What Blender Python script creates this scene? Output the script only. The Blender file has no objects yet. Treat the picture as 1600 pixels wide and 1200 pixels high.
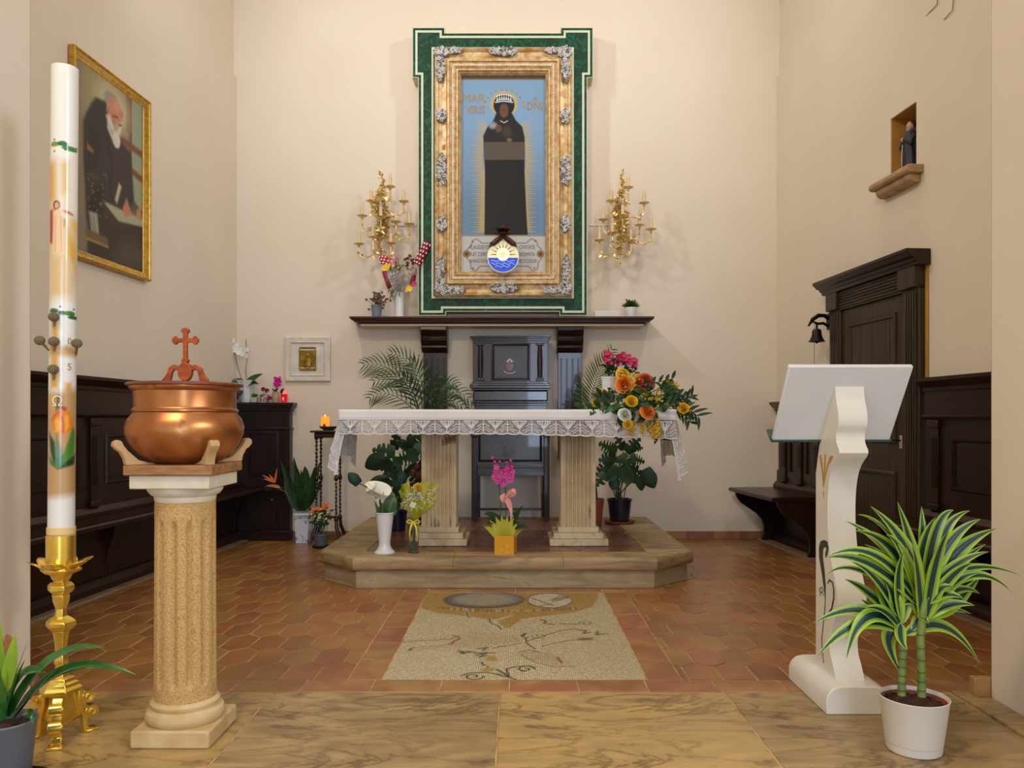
import bpy, bmesh, math, random
import numpy as np
from mathutils import Vector, Matrix
R = random.Random(7)
PI = math.pi
SC = bpy.context.scene
COL = SC.collection

# ------------------------------------------------------------------ camera, world, lights, exposure
F = 1240.0            # focal length in pixels of a 1600 px wide frame
CH = 1.12             # eye height
cam_d = bpy.data.cameras.new('camera')
cam = bpy.data.objects.new('camera', cam_d); COL.objects.link(cam)
cam.location = (0, 0, CH); cam.rotation_euler = (PI/2, 0, 0)
cam_d.sensor_width = 36; cam_d.lens = 36*F/1600
cam_d.shift_x = -7/1600; cam_d.shift_y = 57/1600
cam_d.clip_start = .05
SC.camera = cam

def P(px, py, Y):                      # photograph pixel at a known distance -> point in the room
    return Vector(((px-807)*Y/F, Y, CH-(py-657)*Y/F))

def lin(c):
    return tuple(((v/255)/12.92 if v/255 <= .04045 else ((v/255+.055)/1.055)**2.4) for v in c)

w = bpy.data.worlds.new('world'); SC.world = w; w.use_nodes = True
w.node_tree.nodes['Background'].inputs[0].default_value = (1.0, .96, .91, 1)
w.node_tree.nodes['Background'].inputs[1].default_value = .72

def area(name, loc, target, size, power, color, shape='SQUARE', spread=180, sy=None):
    l = bpy.data.lights.new(name, 'AREA'); l.energy = power; l.color = color
    l.shape = 'RECTANGLE' if sy else shape; l.size = size
    if sy: l.size_y = sy
    l.spread = math.radians(spread)
    o = bpy.data.objects.new(name, l); COL.objects.link(o)
    o.location = loc
    o.rotation_euler = (Vector(target)-Vector(loc)).to_track_quat('-Z', 'Y').to_euler()
    return o
area('flood_left', (-2.2, 5.15, 5.55), (.6, 7.5, 3.0), .26, 24, (.98, .98, 1), spread=140)
area('flood_right', (2.0, 5.15, 5.55), (-.7, 7.5, 3.0), .26, 21, (.98, .98, 1), spread=140)
area('nave_door', (1.6, -7.0, 1.9), (0, 6, 1.0), 2.6, 210, (.56, .73, 1.0), sy=3.0)
area('nave_window', (4.6, -1.5, 3.8), (.2, 5.0, .8), 1.0, 150, (.86, .93, 1.0), sy=1.8)
area('nave_lamp', (-1.6, .2, 5.2), (.0, 3.6, .0), .7, 85, (1, .82, .58))
area('chapel_lamp', (0, 5.0, 6.1), (0, 5.6, 0), 1.6, 12, (1, .88, .72))
SC.view_settings.view_transform = 'Standard'
try: SC.view_settings.look = 'None'
except Exception: pass
SC.view_settings.gamma = 1; SC.view_settings.exposure = .16
SC.view_settings.use_curve_mapping = False

# ------------------------------------------------------------------ materials
MATS = {}
def mat(name, rgb, rough=.5, metal=0, rgb2=None, nscale=6, stretch=(1, 1, 1), lo=.35, hi=.65, bump=0, bscale=40,
        coat=0, trans=0, alpha=1, emit=None, estr=1, distort=0, attr=None, rnd=None, spec=None, sheen=0, rgb3=None, ior=None, sss=0, detail=6):
    if name in MATS: return MATS[name]
    m = bpy.data.materials.new(name); MATS[name] = m; m.use_nodes = True
    nt = m.node_tree; N = nt.nodes; L = nt.links; b = N['Principled BSDF']
    b.inputs['Base Color'].default_value = (*lin(rgb), 1)
    b.inputs['Roughness'].default_value = rough; b.inputs['Metallic'].default_value = metal
    b.inputs['Coat Weight'].default_value = coat; b.inputs['Transmission Weight'].default_value = trans
    b.inputs['Alpha'].default_value = alpha
    if ior: b.inputs['IOR'].default_value = ior
    if spec is not None: b.inputs['Specular IOR Level'].default_value = spec
    if sss: b.inputs['Subsurface Weight'].default_value = sss; b.inputs['Subsurface Radius'].default_value = (.02, .015, .01)
    if emit: b.inputs['Emission Color'].default_value = (*lin(emit), 1); b.inputs['Emission Strength'].default_value = estr
    tc = N.new('ShaderNodeTexCoord'); mp = N.new('ShaderNodeMapping'); mp.inputs['Scale'].default_value = stretch
    L.new(tc.outputs['Object'], mp.inputs[0])
    col = None
    if rnd is not None:
        oi = N.new('ShaderNodeObjectInfo')
        cmb = N.new('ShaderNodeVectorMath'); cmb.operation = 'ADD'
        sc = N.new('ShaderNodeMath'); sc.operation = 'MULTIPLY'; sc.inputs[1].default_value = 37.0
        L.new(oi.outputs['Random'], sc.inputs[0]); L.new(tc.outputs['Object'], cmb.inputs[0]); L.new(sc.outputs[0], cmb.inputs[1])
        L.new(cmb.outputs[0], mp.inputs[0])
    if rgb2 is not None:
        n = N.new('ShaderNodeTexNoise'); n.inputs['Scale'].default_value = nscale; n.inputs['Detail'].default_value = detail
        n.inputs['Distortion'].default_value = distort
        L.new(mp.outputs[0], n.inputs['Vector'])
        r = N.new('ShaderNodeValToRGB'); L.new(n.outputs['Fac'], r.inputs[0])
        r.color_ramp.elements[0].position = lo; r.color_ramp.elements[0].color = (*lin(rgb), 1)
        r.color_ramp.elements[1].position = hi; r.color_ramp.elements[1].color = (*lin(rgb2), 1)
        if rgb3 is not None:
            e = r.color_ramp.elements.new(min(.98, hi+.08)); e.color = (*lin(rgb3), 1)
        col = r.outputs[0]
    if attr:
        a = N.new('ShaderNodeAttribute'); a.attribute_name = attr
        col = a.outputs['Color']
    if rnd is not None:
        hs = N.new('ShaderNodeHueSaturation')
        mr = N.new('ShaderNodeMapRange'); mr.inputs['To Min'].default_value = 1-rnd; mr.inputs['To Max'].default_value = 1+rnd
        at = N.new('ShaderNodeAttribute'); at.attribute_name = 'tint'
        ad = N.new('ShaderNodeMath'); ad.operation = 'ADD'; fr = N.new('ShaderNodeMath'); fr.operation = 'FRACT'
        L.new(oi.outputs['Random'], ad.inputs[0]); L.new(at.outputs['Fac'], ad.inputs[1]); L.new(ad.outputs[0], fr.inputs[0])
        L.new(fr.outputs[0], mr.inputs['Value']); L.new(mr.outputs[0], hs.inputs['Value'])
        mh = N.new('ShaderNodeMapRange'); mh.inputs['From Max'].default_value = 1
        f2 = N.new('ShaderNodeMath'); f2.operation = 'MULTIPLY'; f2.inputs[1].default_value = 7.3
        f3 = N.new('ShaderNodeMath'); f3.operation = 'FRACT'
        L.new(fr.outputs[0], f2.inputs[0]); L.new(f2.outputs[0], f3.inputs[0]); L.new(f3.outputs[0], mh.inputs['Value'])
        mh.inputs['To Min'].default_value = .49; mh.inputs['To Max'].default_value = .515
        L.new(mh.outputs[0], hs.inputs['Hue'])
        if col is not None: L.new(col, hs.inputs['Color'])
        else: hs.inputs['Color'].default_value = (*lin(rgb), 1)
        col = hs.outputs[0]
    if col is not None: L.new(col, b.inputs['Base Color'])
    if bump:
        nb = N.new('ShaderNodeTexNoise'); nb.inputs['Scale'].default_value = bscale; nb.inputs['Detail'].default_value = 4
        L.new(mp.outputs[0], nb.inputs['Vector'])
        bp = N.new('ShaderNodeBump'); bp.inputs['Strength'].default_value = bump; bp.inputs['Distance'].default_value = .004
        L.new(nb.outputs['Fac'], bp.inputs['Height']); L.new(bp.outputs[0], b.inputs['Normal'])
    return m

PLASTER = mat('cream_plaster', (223, 210, 191), .88, rgb2=(228, 216, 198), nscale=1.6, bump=.12, bscale=26, lo=.3, hi=.7)
PLASTER2 = mat('back_wall_plaster', (225, 212, 193), .88, rgb2=(229, 217, 200), nscale=1.4, bump=.12, bscale=22, lo=.3, hi=.7)
OCHRE = mat('ochre_plaster', (196, 150, 70), .9, rgb2=(180, 132, 58), nscale=5, bump=.1)
TERRA = mat('terracotta_tile', (138, 88, 50), .3, rgb2=(164, 114, 66), nscale=5, bump=.12, bscale=60, rnd=.13, lo=.3, hi=.72, rgb3=(138, 112, 66))
TERRA2 = mat('border_terracotta', (146, 96, 62), .4, rgb2=(168, 122, 80), nscale=8, bump=.15, bscale=80, rnd=.12)
GROUT = mat('tile_grout', (204, 172, 124), .8, rgb2=(160, 124, 84), nscale=9, bump=.2)
def wood(name, a, b, rough=.32, st=(9, 9, .7), coat=.0, spec=.4, **k): return mat(name, a, rough, rgb2=b, nscale=3.2, stretch=st, bump=.08, bscale=14, coat=coat, distort=.6, spec=spec, **k)
DARKW = wood('dark_walnut', (27, 12, 8), (44, 22, 14), .36)
DARKH = wood('dark_walnut_rails', (30, 13, 9), (48, 24, 15), .34, st=(9, .7, 9))
DARKX = wood('dark_walnut_boards', (30, 13, 10), (48, 25, 18), .3, st=(.7, 9, 9))
DOORW = wood('door_oak', (42, 32, 22), (66, 52, 36), .45)
DOORH = wood('door_oak_rails', (42, 30, 22), (66, 48, 34), .45, st=(9, .7, 9))
CHAIRW = wood('throne_wood', (24, 13, 14), (44, 28, 28), .25, st=(1.2, 9, 9), coat=.35, spec=.5)
CHAIRV = wood('throne_wood_stiles', (34, 17, 14), (54, 30, 26), .28, coat=.3)
STONE = mat('sandstone_step', (132, 108, 76), .5, rgb2=(176, 150, 108), nscale=3, stretch=(.8, 2.2, 6), bump=.2, bscale=40, distort=1.4, rgb3=(120, 92, 60))
WHITE = mat('white_marble', (222, 219, 208), .34, rgb2=(214, 208, 192), nscale=5)
CREAM = mat('cream_line', (206, 214, 186), .45)
GOLD = mat('gold_leaf', (176, 132, 72), .45, .4, rgb2=(216, 194, 150), nscale=16, bump=.4, bscale=120, rgb3=(150, 92, 40))
PALEGOLD = mat('pale_gold_leaf', (218, 196, 152), .45, .35, rgb2=(190, 146, 88), nscale=22, bump=.4, bscale=150)
SILVER = mat('silver_leaf', (240, 239, 236), .4, .05, rgb2=(212, 210, 210), nscale=40, bump=.4, bscale=200)
BRASS = mat('polished_brass', (238, 206, 96), .22, .85, rgb2=(216, 176, 66), nscale=14, lo=.4, hi=.75)
GILT = mat('gilt_metal', (244, 224, 170), .3, .65, rgb2=(214, 182, 108), nscale=30)
COPPER = mat('worn_copper', (160, 98, 56), .32, .8, rgb2=(188, 126, 74), nscale=7, rgb3=(92, 56, 38), bump=.12, bscale=18)
WAX = mat('white_wax', (222, 220, 214), .38, sss=.05)
PRINT = mat('paint', (128, 128, 128), .5, attr='Col', spec=.3)
PRINTG = mat('varnished_paint', (128, 128, 128), .45, attr='Col', spec=.25)
GREENLEAF = mat('leaf_green', (34, 66, 28), .4, rgb2=(52, 92, 36), nscale=12)
DARKLEAF = mat('leaf_dark_green', (20, 46, 20), .42, rgb2=(36, 70, 28), nscale=9, spec=.35)
LIGHTLEAF = mat('leaf_fresh_green', (92, 130, 40), .42, rgb2=(70, 106, 34), nscale=12)
STEM = mat('green_stem', (76, 104, 44), .5, rgb2=(60, 86, 36), nscale=20)
SOIL = mat('soil', (74, 46, 26), .95, rgb2=(46, 28, 16), nscale=60, bump=1, bscale=120)
WHITEP = mat('white_glaze', (224, 226, 228), .22, coat=.2)
WHITEPL = mat('white_plastic_pot', (218, 212, 200), .42)
BLACKP = mat('black_plastic', (26, 27, 32), .4)
GREYP = mat('grey_plastic', (92, 98, 108), .45)
BLUEP = mat('dark_blue_glaze', (22, 26, 48), .2, coat=.3)
TERRP = mat('terracotta_pot', (158, 84, 54), .7, rgb2=(140, 70, 44), nscale=12)
GLASS = mat('clear_glass', (240, 245, 245), .03, trans=1, ior=1.45)
IRON = mat('black_iron', (26, 23, 22), .45, .6)
CLOTH = mat('white_linen', (232, 231, 232), .85, bump=.1, bscale=400)
CABLE = mat('white_cable', (226, 222, 214), .6)

# ------------------------------------------------------------------ mesh builder
LAST = [None]
class MB:
    def __init__(s): s.v = []; s.f = []; s.a = None; s.c = None
    def add(s, vs, fs, at=None):
        o = len(s.v); s.v += [tuple(v) for v in vs]; s.f += [tuple(i+o for i in f) for f in fs]
        if at is not None:
            if s.a is None: s.a = [0.0]*o
            s.a += at
        elif s.a is not None: s.a += [0.0]*len(vs)
        return s
    def box(s, x0, x1, y0, y1, z0, z1):
        return s.add([(x0,y0,z0),(x1,y0,z0),(x1,y1,z0),(x0,y1,z0),(x0,y0,z1),(x1,y0,z1),(x1,y1,z1),(x0,y1,z1)],
                     [(0,3,2,1),(4,5,6,7),(0,1,5,4),(1,2,6,5),(2,3,7,6),(3,0,4,7)])
    def prism(s, poly, a0, a1, axis='z'):
        n = len(poly)
        def mk(p, a): return (p[0], p[1], a) if axis == 'z' else ((p[0], a, p[1]) if axis == 'y' else (a, p[0], p[1]))
        vs = [mk(p, a0) for p in poly]+[mk(p, a1) for p in poly]
        return s.add(vs, [tuple(range(n))[::-1], tuple(range(n, 2*n))]+[(i, (i+1) % n, (i+1) % n+n, i+n) for i in range(n)])
    def ring(s, outer, inner, a0, a1, axis='y'):       # closed band between two polygons with equal point counts
        n = len(outer)
        def mk(p, a): return (p[0], p[1], a) if axis == 'z' else ((p[0], a, p[1]) if axis == 'y' else (a, p[0], p[1]))
        vs = [mk(p, a0) for p in outer]+[mk(p, a0) for p in inner]+[mk(p, a1) for p in outer]+[mk(p, a1) for p in inner]
        fs = []
        for i in range(n):
            j = (i+1) % n
            fs += [(i, j, n+j, n+i), (2*n+i, 3*n+i, 3*n+j, 2*n+j), (i, 2*n+i, 2*n+j, j), (n+i, n+j, 3*n+j, 3*n+i)]
        return s.add(vs, fs)
    def lathe(s, prof, c=(0,0,0), seg=32, mod=None, ph=0, sx=1, sy=1, caps=True):
        vs = []; fs = []; n = len(prof)
        for r, z in prof:
            for k in range(seg):
                t = ph+2*PI*k/seg; rr = r*(mod(t, z) if mod else 1)
                vs.append((c[0]+rr*math.cos(t)*sx, c[1]+rr*math.sin(t)*sy, c[2]+z))
        for i in range(n-1):
            for k in range(seg):
                k2 = (k+1) % seg; fs.append((i*seg+k, i*seg+k2, (i+1)*seg+k2, (i+1)*seg+k))
        if caps: fs += [tuple(range(seg))[::-1], tuple(range((n-1)*seg, n*seg))]
        return s.add(vs, fs)
    def tube(s, pts, r, seg=8, caps=True):
        pts = [Vector(p) for p in pts]; n = len(pts)
        rs = r if isinstance(r, (list, tuple)) else [r]*n
        vs = []; fs = []; up = None
        for i in range(n):
            d = (pts[min(i+1, n-1)]-pts[max(i-1, 0)])
            d = d.normalized() if d.length > 1e-9 else Vector((0, 0, 1))
            if up is None: up = d.orthogonal().normalized()
            up = (up-d*up.dot(d)); up = up.normalized() if up.length > 1e-6 else d.orthogonal().normalized()
            b = d.cross(up)
            for k in range(seg):
                t = 2*PI*k/seg; vs.append(pts[i]+(up*math.cos(t)+b*math.sin(t))*rs[i])
        for i in range(n-1):
            for k in range(seg):
                k2 = (k+1) % seg; fs.append((i*seg+k, i*seg+k2, (i+1)*seg+k2, (i+1)*seg+k))
        if caps: fs += [tuple(range(seg))[::-1], tuple(range((n-1)*seg, n*seg))]
        return s.add(vs, fs)
    def ball(s, c, rx, ry=None, rz=None, seg=12, rows=8):
        ry = ry or rx; rz = rz or rx
        vs = [(c[0], c[1], c[2]-rz)]; fs = []
        for i in range(1, rows):
            a = -PI/2+PI*i/rows
            for k in range(seg):
                t = 2*PI*k/seg; vs.append((c[0]+rx*math.cos(a)*math.cos(t), c[1]+ry*math.cos(a)*math.sin(t), c[2]+rz*math.sin(a)))
        vs.append((c[0], c[1], c[2]+rz)); m = len(vs)-1
        for k in range(seg):
            k2 = (k+1) % seg
            fs.append((0, 1+k2, 1+k)); fs.append((m, m-seg+k, m-seg+k2))
            for i in range(rows-2): fs.append((1+i*seg+k, 1+i*seg+k2, 1+(i+1)*seg+k2, 1+(i+1)*seg+k))
        return s.add(vs, fs)
    def frame(s, x0, x1, z0, z1, prof, plane='y'):     # mitred moulding; prof = [(inset, coordinate along the normal)]
        vs = []; fs = []
        for ins, d in prof:
            for (a, b) in ((x0+ins, z0+ins), (x1-ins, z0+ins), (x1-ins, z1-ins), (x0+ins, z1-ins)):
                vs.append((a, d, b) if plane == 'y' else ((d, a, b) if plane == 'x' else (a, b, d)))
        for i in range(len(prof)-1):
            for k in range(4): k2 = (k+1) % 4; fs.append((i*4+k, i*4+k2, i*4+4+k2, i*4+4+k))
        return s.add(vs, fs)
    def grid(s, fn, nu, nv):
        vs = [fn(i/nu, j/nv) for j in range(nv+1) for i in range(nu+1)]
        return s.add(vs, [(j*(nu+1)+i, j*(nu+1)+i+1, (j+1)*(nu+1)+i+1, (j+1)*(nu+1)+i) for j in range(nv) for i in range(nu)])
    def leaf(s, p0, p1, p2, width, n0=(0, -.6, .8), nseg=9, na=4, fold=.18, shape=.8, twist=0, wavy=0):
        p0, p1, p2 = Vector(p0), Vector(p1), Vector(p2); n0 = Vector(n0); vs = []; at = []
        for i in range(nseg+1):
            t = i/nseg; q = p0*(1-t)**2+p1*2*t*(1-t)+p2*t*t
            d = ((p1-p0)*(1-t)+(p2-p1)*t); d = d.normalized() if d.length > 1e-8 else Vector((0, 0, 1))
            sd = d.cross(n0); sd = sd.normalized() if sd.length > 1e-3 else Vector((1, 0, 0))
            if twist: sd = Matrix.Rotation(twist*t, 3, d) @ sd
            nn = sd.cross(d)
            wv = width*.5*max(.02, (math.sin(PI*min(1, t**shape*.96+.04))**.85))
            for j in range(na+1):
                c = -1+2*j/na
                vs.append(q+sd*wv*c+nn*(abs(c)*fold*wv+wavy*math.sin(t*14+j)*width)); at.append(abs(c))
        fs = [(i*(na+1)+j, i*(na+1)+j+1, (i+1)*(na+1)+j+1, (i+1)*(na+1)+j) for i in range(nseg) for j in range(na)]
        return s.add(vs, fs, at)
    def build(s, name, m, parent=None, smooth=35, bevel=0, recalc=True, solid=0, sub=0, seg=2):
        me = bpy.data.meshes.new(name); me.from_pydata(s.v, [], s.f)
        if recalc:
            bm = bmesh.new(); bm.from_mesh(me); bmesh.ops.recalc_face_normals(bm, faces=bm.faces); bm.to_mesh(me); bm.free()
        if s.a is not None:
            a = me.attributes.new('across', 'FLOAT', 'POINT'); a.data.foreach_set('value', s.a)
        if smooth:
            me.polygons.foreach_set('use_smooth', [True]*len(me.polygons))
            try: me.set_sharp_from_angle(angle=math.radians(smooth))
            except Exception: pass
        if m: me.materials.append(m)
        o = bpy.data.objects.new(name, me); COL.objects.link(o); LAST[0] = o
        if parent: o.parent = parent
        if bevel:
            b = o.modifiers.new('bevel', 'BEVEL'); b.width = bevel; b.segments = seg; b.limit_method = 'ANGLE'; b.angle_limit = .6
        if solid:
            b = o.modifiers.new('solid', 'SOLIDIFY'); b.thickness = solid; b.offset = 0
        if sub:
            b = o.modifiers.new('sub', 'SUBSURF'); b.levels = sub; b.render_levels = sub
        return o

def tag(o, label, cat, group=None, kind=None):
    if label: o['label'] = label
    if cat: o['category'] = cat
    if group: o['group'] = group
    if kind: o['kind'] = kind
    return o
def thing(name, label, cat, loc=(0,0,0), rz=0, group=None):
    o = bpy.data.objects.new(name, None); COL.objects.link(o); o.empty_display_size = .05
    o.location = loc; o.rotation_euler = (0, 0, rz)
    return tag(o, label, cat, group)
def struct(mb, name, m, parent=None, **k):
    o = mb.build(name, m, parent, **k)
    if not parent: o['kind'] = 'structure'
    return o
def B(x0, x1, y0, y1, z0, z1): return MB().box(x0, x1, y0, y1, z0, z1)
def text(name, body, size, loc, rot, m, parent, ext=.001, sx=1, align='CENTER'):
    c = bpy.data.curves.new(name, 'FONT'); c.body = body; c.size = size; c.extrude = ext
    c.align_x = align; c.align_y = 'CENTER'; c.resolution_u = 3
    t = bpy.data.objects.new(name, c); COL.objects.link(t)
    bpy.context.view_layer.update()
    me = bpy.data.meshes.new_from_object(t.evaluated_get(bpy.context.evaluated_depsgraph_get()))
    bpy.data.objects.remove(t); bpy.data.curves.remove(c)
    me.name = name; me.materials.clear(); me.materials.append(m)
    o = bpy.data.objects.new(name, me); COL.objects.link(o); o.parent = parent
    o.location = loc; o.rotation_euler = rot; o.scale = (sx, 1, 1)
    return o

# ------------------------------------------------------------------ soft painted panels (colour per vertex)
class Canvas:
    def __init__(s, w, h, n, bg, fx):       # fx maps a point given in photograph pixels to (u, v) metres on the panel
        s.w, s.h, s.fx = w, h, fx; s.nx = int(n); s.ny = int(n*h/w)
        s.U, s.V = np.meshgrid(np.linspace(0, w, s.nx), np.linspace(0, h, s.ny))
        s.a = np.zeros((s.ny, s.nx, 3)); s.a[:] = lin(bg); s.rs = np.random.RandomState(3)
    def mix(s, m, c, k=1): m = np.clip(m, 0, 1)[..., None]*k; s.a = s.a*(1-m)+np.array(lin(c))*m
    def dist(s, pts):
        d = np.full(s.U.shape, 1e9)
        for (x0, y0), (x1, y1) in zip(pts[:-1], pts[1:]):
            dx, dy = x1-x0, y1-y0; L2 = dx*dx+dy*dy+1e-12
            t = np.clip(((s.U-x0)*dx+(s.V-y0)*dy)/L2, 0, 1)
            d = np.minimum(d, np.hypot(s.U-x0-t*dx, s.V-y0-t*dy))
        return d
    def poly(s, pts, c, soft=.004, k=1, raw=False):
        p = pts if raw else [s.fx(*q) for q in pts]
        ins = np.zeros(s.U.shape, bool); n = len(p)
        for i in range(n):
            x0, y0 = p[i]; x1, y1 = p[(i+1) % n]
            if y0 == y1: continue
            cnd = ((y0 > s.V) != (y1 > s.V)) & (s.U < (x1-x0)*(s.V-y0)/(y1-y0)+x0)
            ins ^= cnd
        d = s.dist(list(p)+[p[0]]); sd = np.where(ins, -d, d)
        s.mix(.5-sd/(2*max(soft, 1e-4)), c, k); return s
    def line(s, pts, wd, c, soft=.002, k=1, raw=False):
        p = pts if raw else [s.fx(*q) for q in pts]
        s.mix(.5-(s.dist(p)-wd/2)/(2*soft), c, k); return s
    def ell(s, cx, cy, rx, ry, c, soft=.12, k=1):       # radii in photograph pixels
        u, v = s.fx(cx, cy); a = abs(s.fx(cx+rx, cy)[0]-u)+1e-6; b = abs(s.fx(cx, cy+ry)[1]-v)+1e-6
        q = np.hypot((s.U-u)/a, (s.V-v)/b); s.mix((1-q)/soft+.5, c, k); return s
    def speck(s, amt, m=None):
        n = 1+amt*(s.rs.rand(s.ny, s.nx, 1)-.5); s.a = s.a*(n if m is None else 1+(n-1)*m); return s
    def mesh(s, name, fn, m, parent):        # fn(u, v) -> local point
        mb = MB(); u = s.U.ravel(); v = s.V.ravel()
        mb.v = [fn(a, b) for a, b in zip(u, v)]
        nx = s.nx; mb.f = [(j*nx+i, j*nx+i+1, (j+1)*nx+i+1, (j+1)*nx+i) for j in range(s.ny-1) for i in range(nx-1)]
        o = mb.build(name, m, parent, smooth=0, recalc=False)
        at = o.data.attributes.new('Col', 'FLOAT_COLOR', 'POINT')
        c4 = np.ones((s.ny*s.nx, 4), np.float32); c4[:, :3] = s.a.reshape(-1, 3); at.data.foreach_set('color', c4.ravel())
        return o

# ------------------------------------------------------------------ room shell
YB = 7.51                                  # back wall
LX, RX = -2.647, 2.46                      # back corners
LA, RA = .06, .08                          # side walls open a little towards the nave
LT, RT = -math.atan(LA), math.atan(RA)
def lx(y): return LX-LA*(YB-y)
def rx(y): return RX+RA*(YB-y)
TOPZ = 6.4; ST = 4.36
struct(B(LX-.6, RX+.6, YB, YB+.2, -.1, TOPZ), 'wall_back', PLASTER2)
def sidewall(sign, z0, z1, off):
    f = lx if sign < 0 else rx; a, b = (f(3.1)+sign*off, 3.1), (f(YB)+sign*off, YB)
    return MB().prism([a, b, (b[0]+sign*.5, b[1]), (a[0]+sign*.5, a[1])], z0, z1)
wl = struct(sidewall(-1, -.1, ST, 0), 'wall_left', PLASTER)
struct(sidewall(-1, ST, TOPZ, .03), 'upper_wall', PLASTER, wl)
# right wall with its niche: boxes around the opening, in the frame of the wall (x = 0 on the wall face, +x into the masonry)
wr = thing('wall_right', None, None, (RX, YB, 0), RT); wr['kind'] = 'structure'
del_keys = [k for k in ('label', 'category') if k in wr]
def rwall_pt(px):                          # distance along the right wall from the back corner for a pixel column
    Y = (RX+RA*YB)/((px-807)/F+RA); return YB-Y
NV0, NV1, NZ0, NZ1 = 1.965, 2.275, 2.77, 3.228
mb = MB()
mb.box(0, .5, -4.45, .2, -.1, NZ0).box(0, .5, -4.45, .2, NZ1, ST).box(0, .5, -NV0, .2, NZ0, NZ1).box(0, .5, -4.45, -NV1, NZ0, NZ1)
struct(mb, 'plaster', PLASTER, wr)
struct(B(.03, .53, -4.45, .2, ST, TOPZ), 'upper_wall', PLASTER, wr)
nb = MB().box(.30, .5, -NV1, -NV0, NZ0, NZ1)
nb.box(0.006, .30, -NV1, -NV1+.004, NZ0, NZ1).box(.006, .30, -NV0-.004, -NV0, NZ0, NZ1).box(.006, .30, -NV1, -NV0, NZ1-.004, NZ1)
struct(nb, 'niche_lining', OCHRE, wr)
# arch jambs towards the nave
struct(B(-3.9, -1.95, 1.7, 3.2, -.1, TOPZ), 'wall_front_left', PLASTER, bevel=.02)
struct(B(1.905, 3.9, 1.7, 3.2, -.1, TOPZ), 'wall_front_right', PLASTER, bevel=.02)
struct(B(-3.9, 3.9, 1.7, YB+.2, TOPZ, TOPZ+.2), 'ceiling', PLASTER)

# floor
fl = struct(B(-4.2, 4.2, -3, YB+.2, -.16, -.0026), 'floor', GROUT, smooth=0)
MX0, MX1, MY0, MY1 = -.5775, .561, 3.43, 5.17            # mosaic
PC = -.076                                               # platform centre
HW, HS, HP = .148, .185, .06                             # elongated hexagonal tile: width, straight side, point
def hexpts(w, s, p): return [(0, -s/2-p), (w/2, -s/2), (w/2, s/2), (0, s/2+p), (-w/2, s/2), (-w/2, -s/2)]
def hexmesh(name):
    o = hexpts(HW-.005, HS-.004, HP); i = hexpts(HW-.011, HS-.006, HP-.002)
    vs = [(x, y, -.01) for x, y in o]+[(x, y, -.0015) for x, y in o]+[(x, y, 0) for x, y in i]
    fs = [(12, 13, 14, 15, 16, 17)]
    for k in range(6):
        j = (k+1) % 6; fs += [(k, j, 6+j, 6+k), (6+k, 6+j, 12+j, 12+k)]
    me = bpy.data.meshes.new(name); me.from_pydata(vs, [], fs); me.materials.append(TERRA); return me, vs, fs
hexme, hv, hf = hexmesh('tile')
def clip(poly, hp):                       # keep the side where a*x+b*y <= c
    a, b, c = hp; out = []
    for i in range(len(poly)):
        p, q = poly[i], poly[(i+1) % len(poly)]; dp, dq = a*p[0]+b*p[1]-c, a*q[0]+b*q[1]-c
        if dp <= 0: out.append(p)
        if (dp < 0 < dq) or (dq < 0 < dp): f_ = dp/(dp-dq); out.append((p[0]+(q[0]-p[0])*f_, p[1]+(q[1]-p[1])*f_))
    return out
def cutme(x, y, planes, m, name='tile'):
    pl = [(a+x, b+y) for a, b in hexpts(HW-.008, HS-.005, HP)]
    for h in planes: pl = clip(pl, h)
    if len(pl) < 3 or max(p[0] for p in pl)-min(p[0] for p in pl) < .015 or max(p[1] for p in pl)-min(p[1] for p in pl) < .02: return None
    n = len(pl); cx_, cy_ = sum(p[0] for p in pl)/n, sum(p[1] for p in pl)/n
    me = bpy.data.meshes.new(name); me.from_pydata([(p[0]-cx_, p[1]-cy_, -.008) for p in pl]+[(p[0]-cx_, p[1]-cy_, 0) for p in pl], [], [tuple(range(n, 2*n))]+[(i, (i+1) % n, (i+1) % n+n, i+n) for i in range(n)])
    me.materials.append(m); o = bpy.data.objects.new(name, me); COL.objects.link(o); o.location = (cx_, cy_, 0); return o
def inplat(x, y, m=0): # inside the platform footprint (with margin)
    if y < 5.30-m: return False
    e = 1.276+m-max(0, (5.58-y))*1.0
    return abs(x-PC) < e
cells = []; cuts = []
row = 0; y = 3.43+HS/2+HP*.0
while y < YB+.1:
    k = -22
    while k < 22:
        x = -.065+(k+(.5 if row % 2 else 0))*HW
        k += 1
        if x < lx(y)-.02 or x > rx(y)+.02: continue
        if x > 4 or inplat(x, y, -.10): continue
        if MX0-.16-HW*.5 < x < MX1+.16+HW*.5 and y < 5.30+HS/2+HP:
            if MX0-.10 < x < MX1+.10 : continue
            o = cutme(x, y, [(1, 0, MX0-.158)] if x < 0 else [(-1, 0, -(MX1+.158))], TERRA)
            if o: o.parent = fl; cuts.append((x, y))
            continue
        if y < 3.44+HS/2+HP:
            o = cutme(x, y, [(0, -1, -3.434)], TERRA)
            if o: o.parent = fl; cuts.append((x, y))
            continue
        cells.append((x, y))
    row += 1; y += HS+HP
vis = sorted([c for c in cells if abs(c[0]/c[1]) < .66 and c[1] < 7.5], key=lambda c: c[1])
near = set(vis[:max(0, 225-len(cuts))])
sv = MB(); tints = []
for c in cells:
    dz = R.uniform(-.0012, .0012)
    if c in near:
        o = bpy.data.objects.new('tile', hexme); COL.objects.link(o); o.parent = fl
        o.location = (c[0], c[1], dz); o.rotation_euler = (R.uniform(-.004, .004), R.uniform(-.006, .006), R.uniform(-.01, .01))
    else:
        sv.add([(a+c[0], b+c[1], z+dz) for a, b, z in hv], hf); tints += [R.random()]*len(hv)
o = sv.build('far_tiles', TERRA, fl, smooth=0, recalc=False); o['kind'] = 'stuff'
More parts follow.
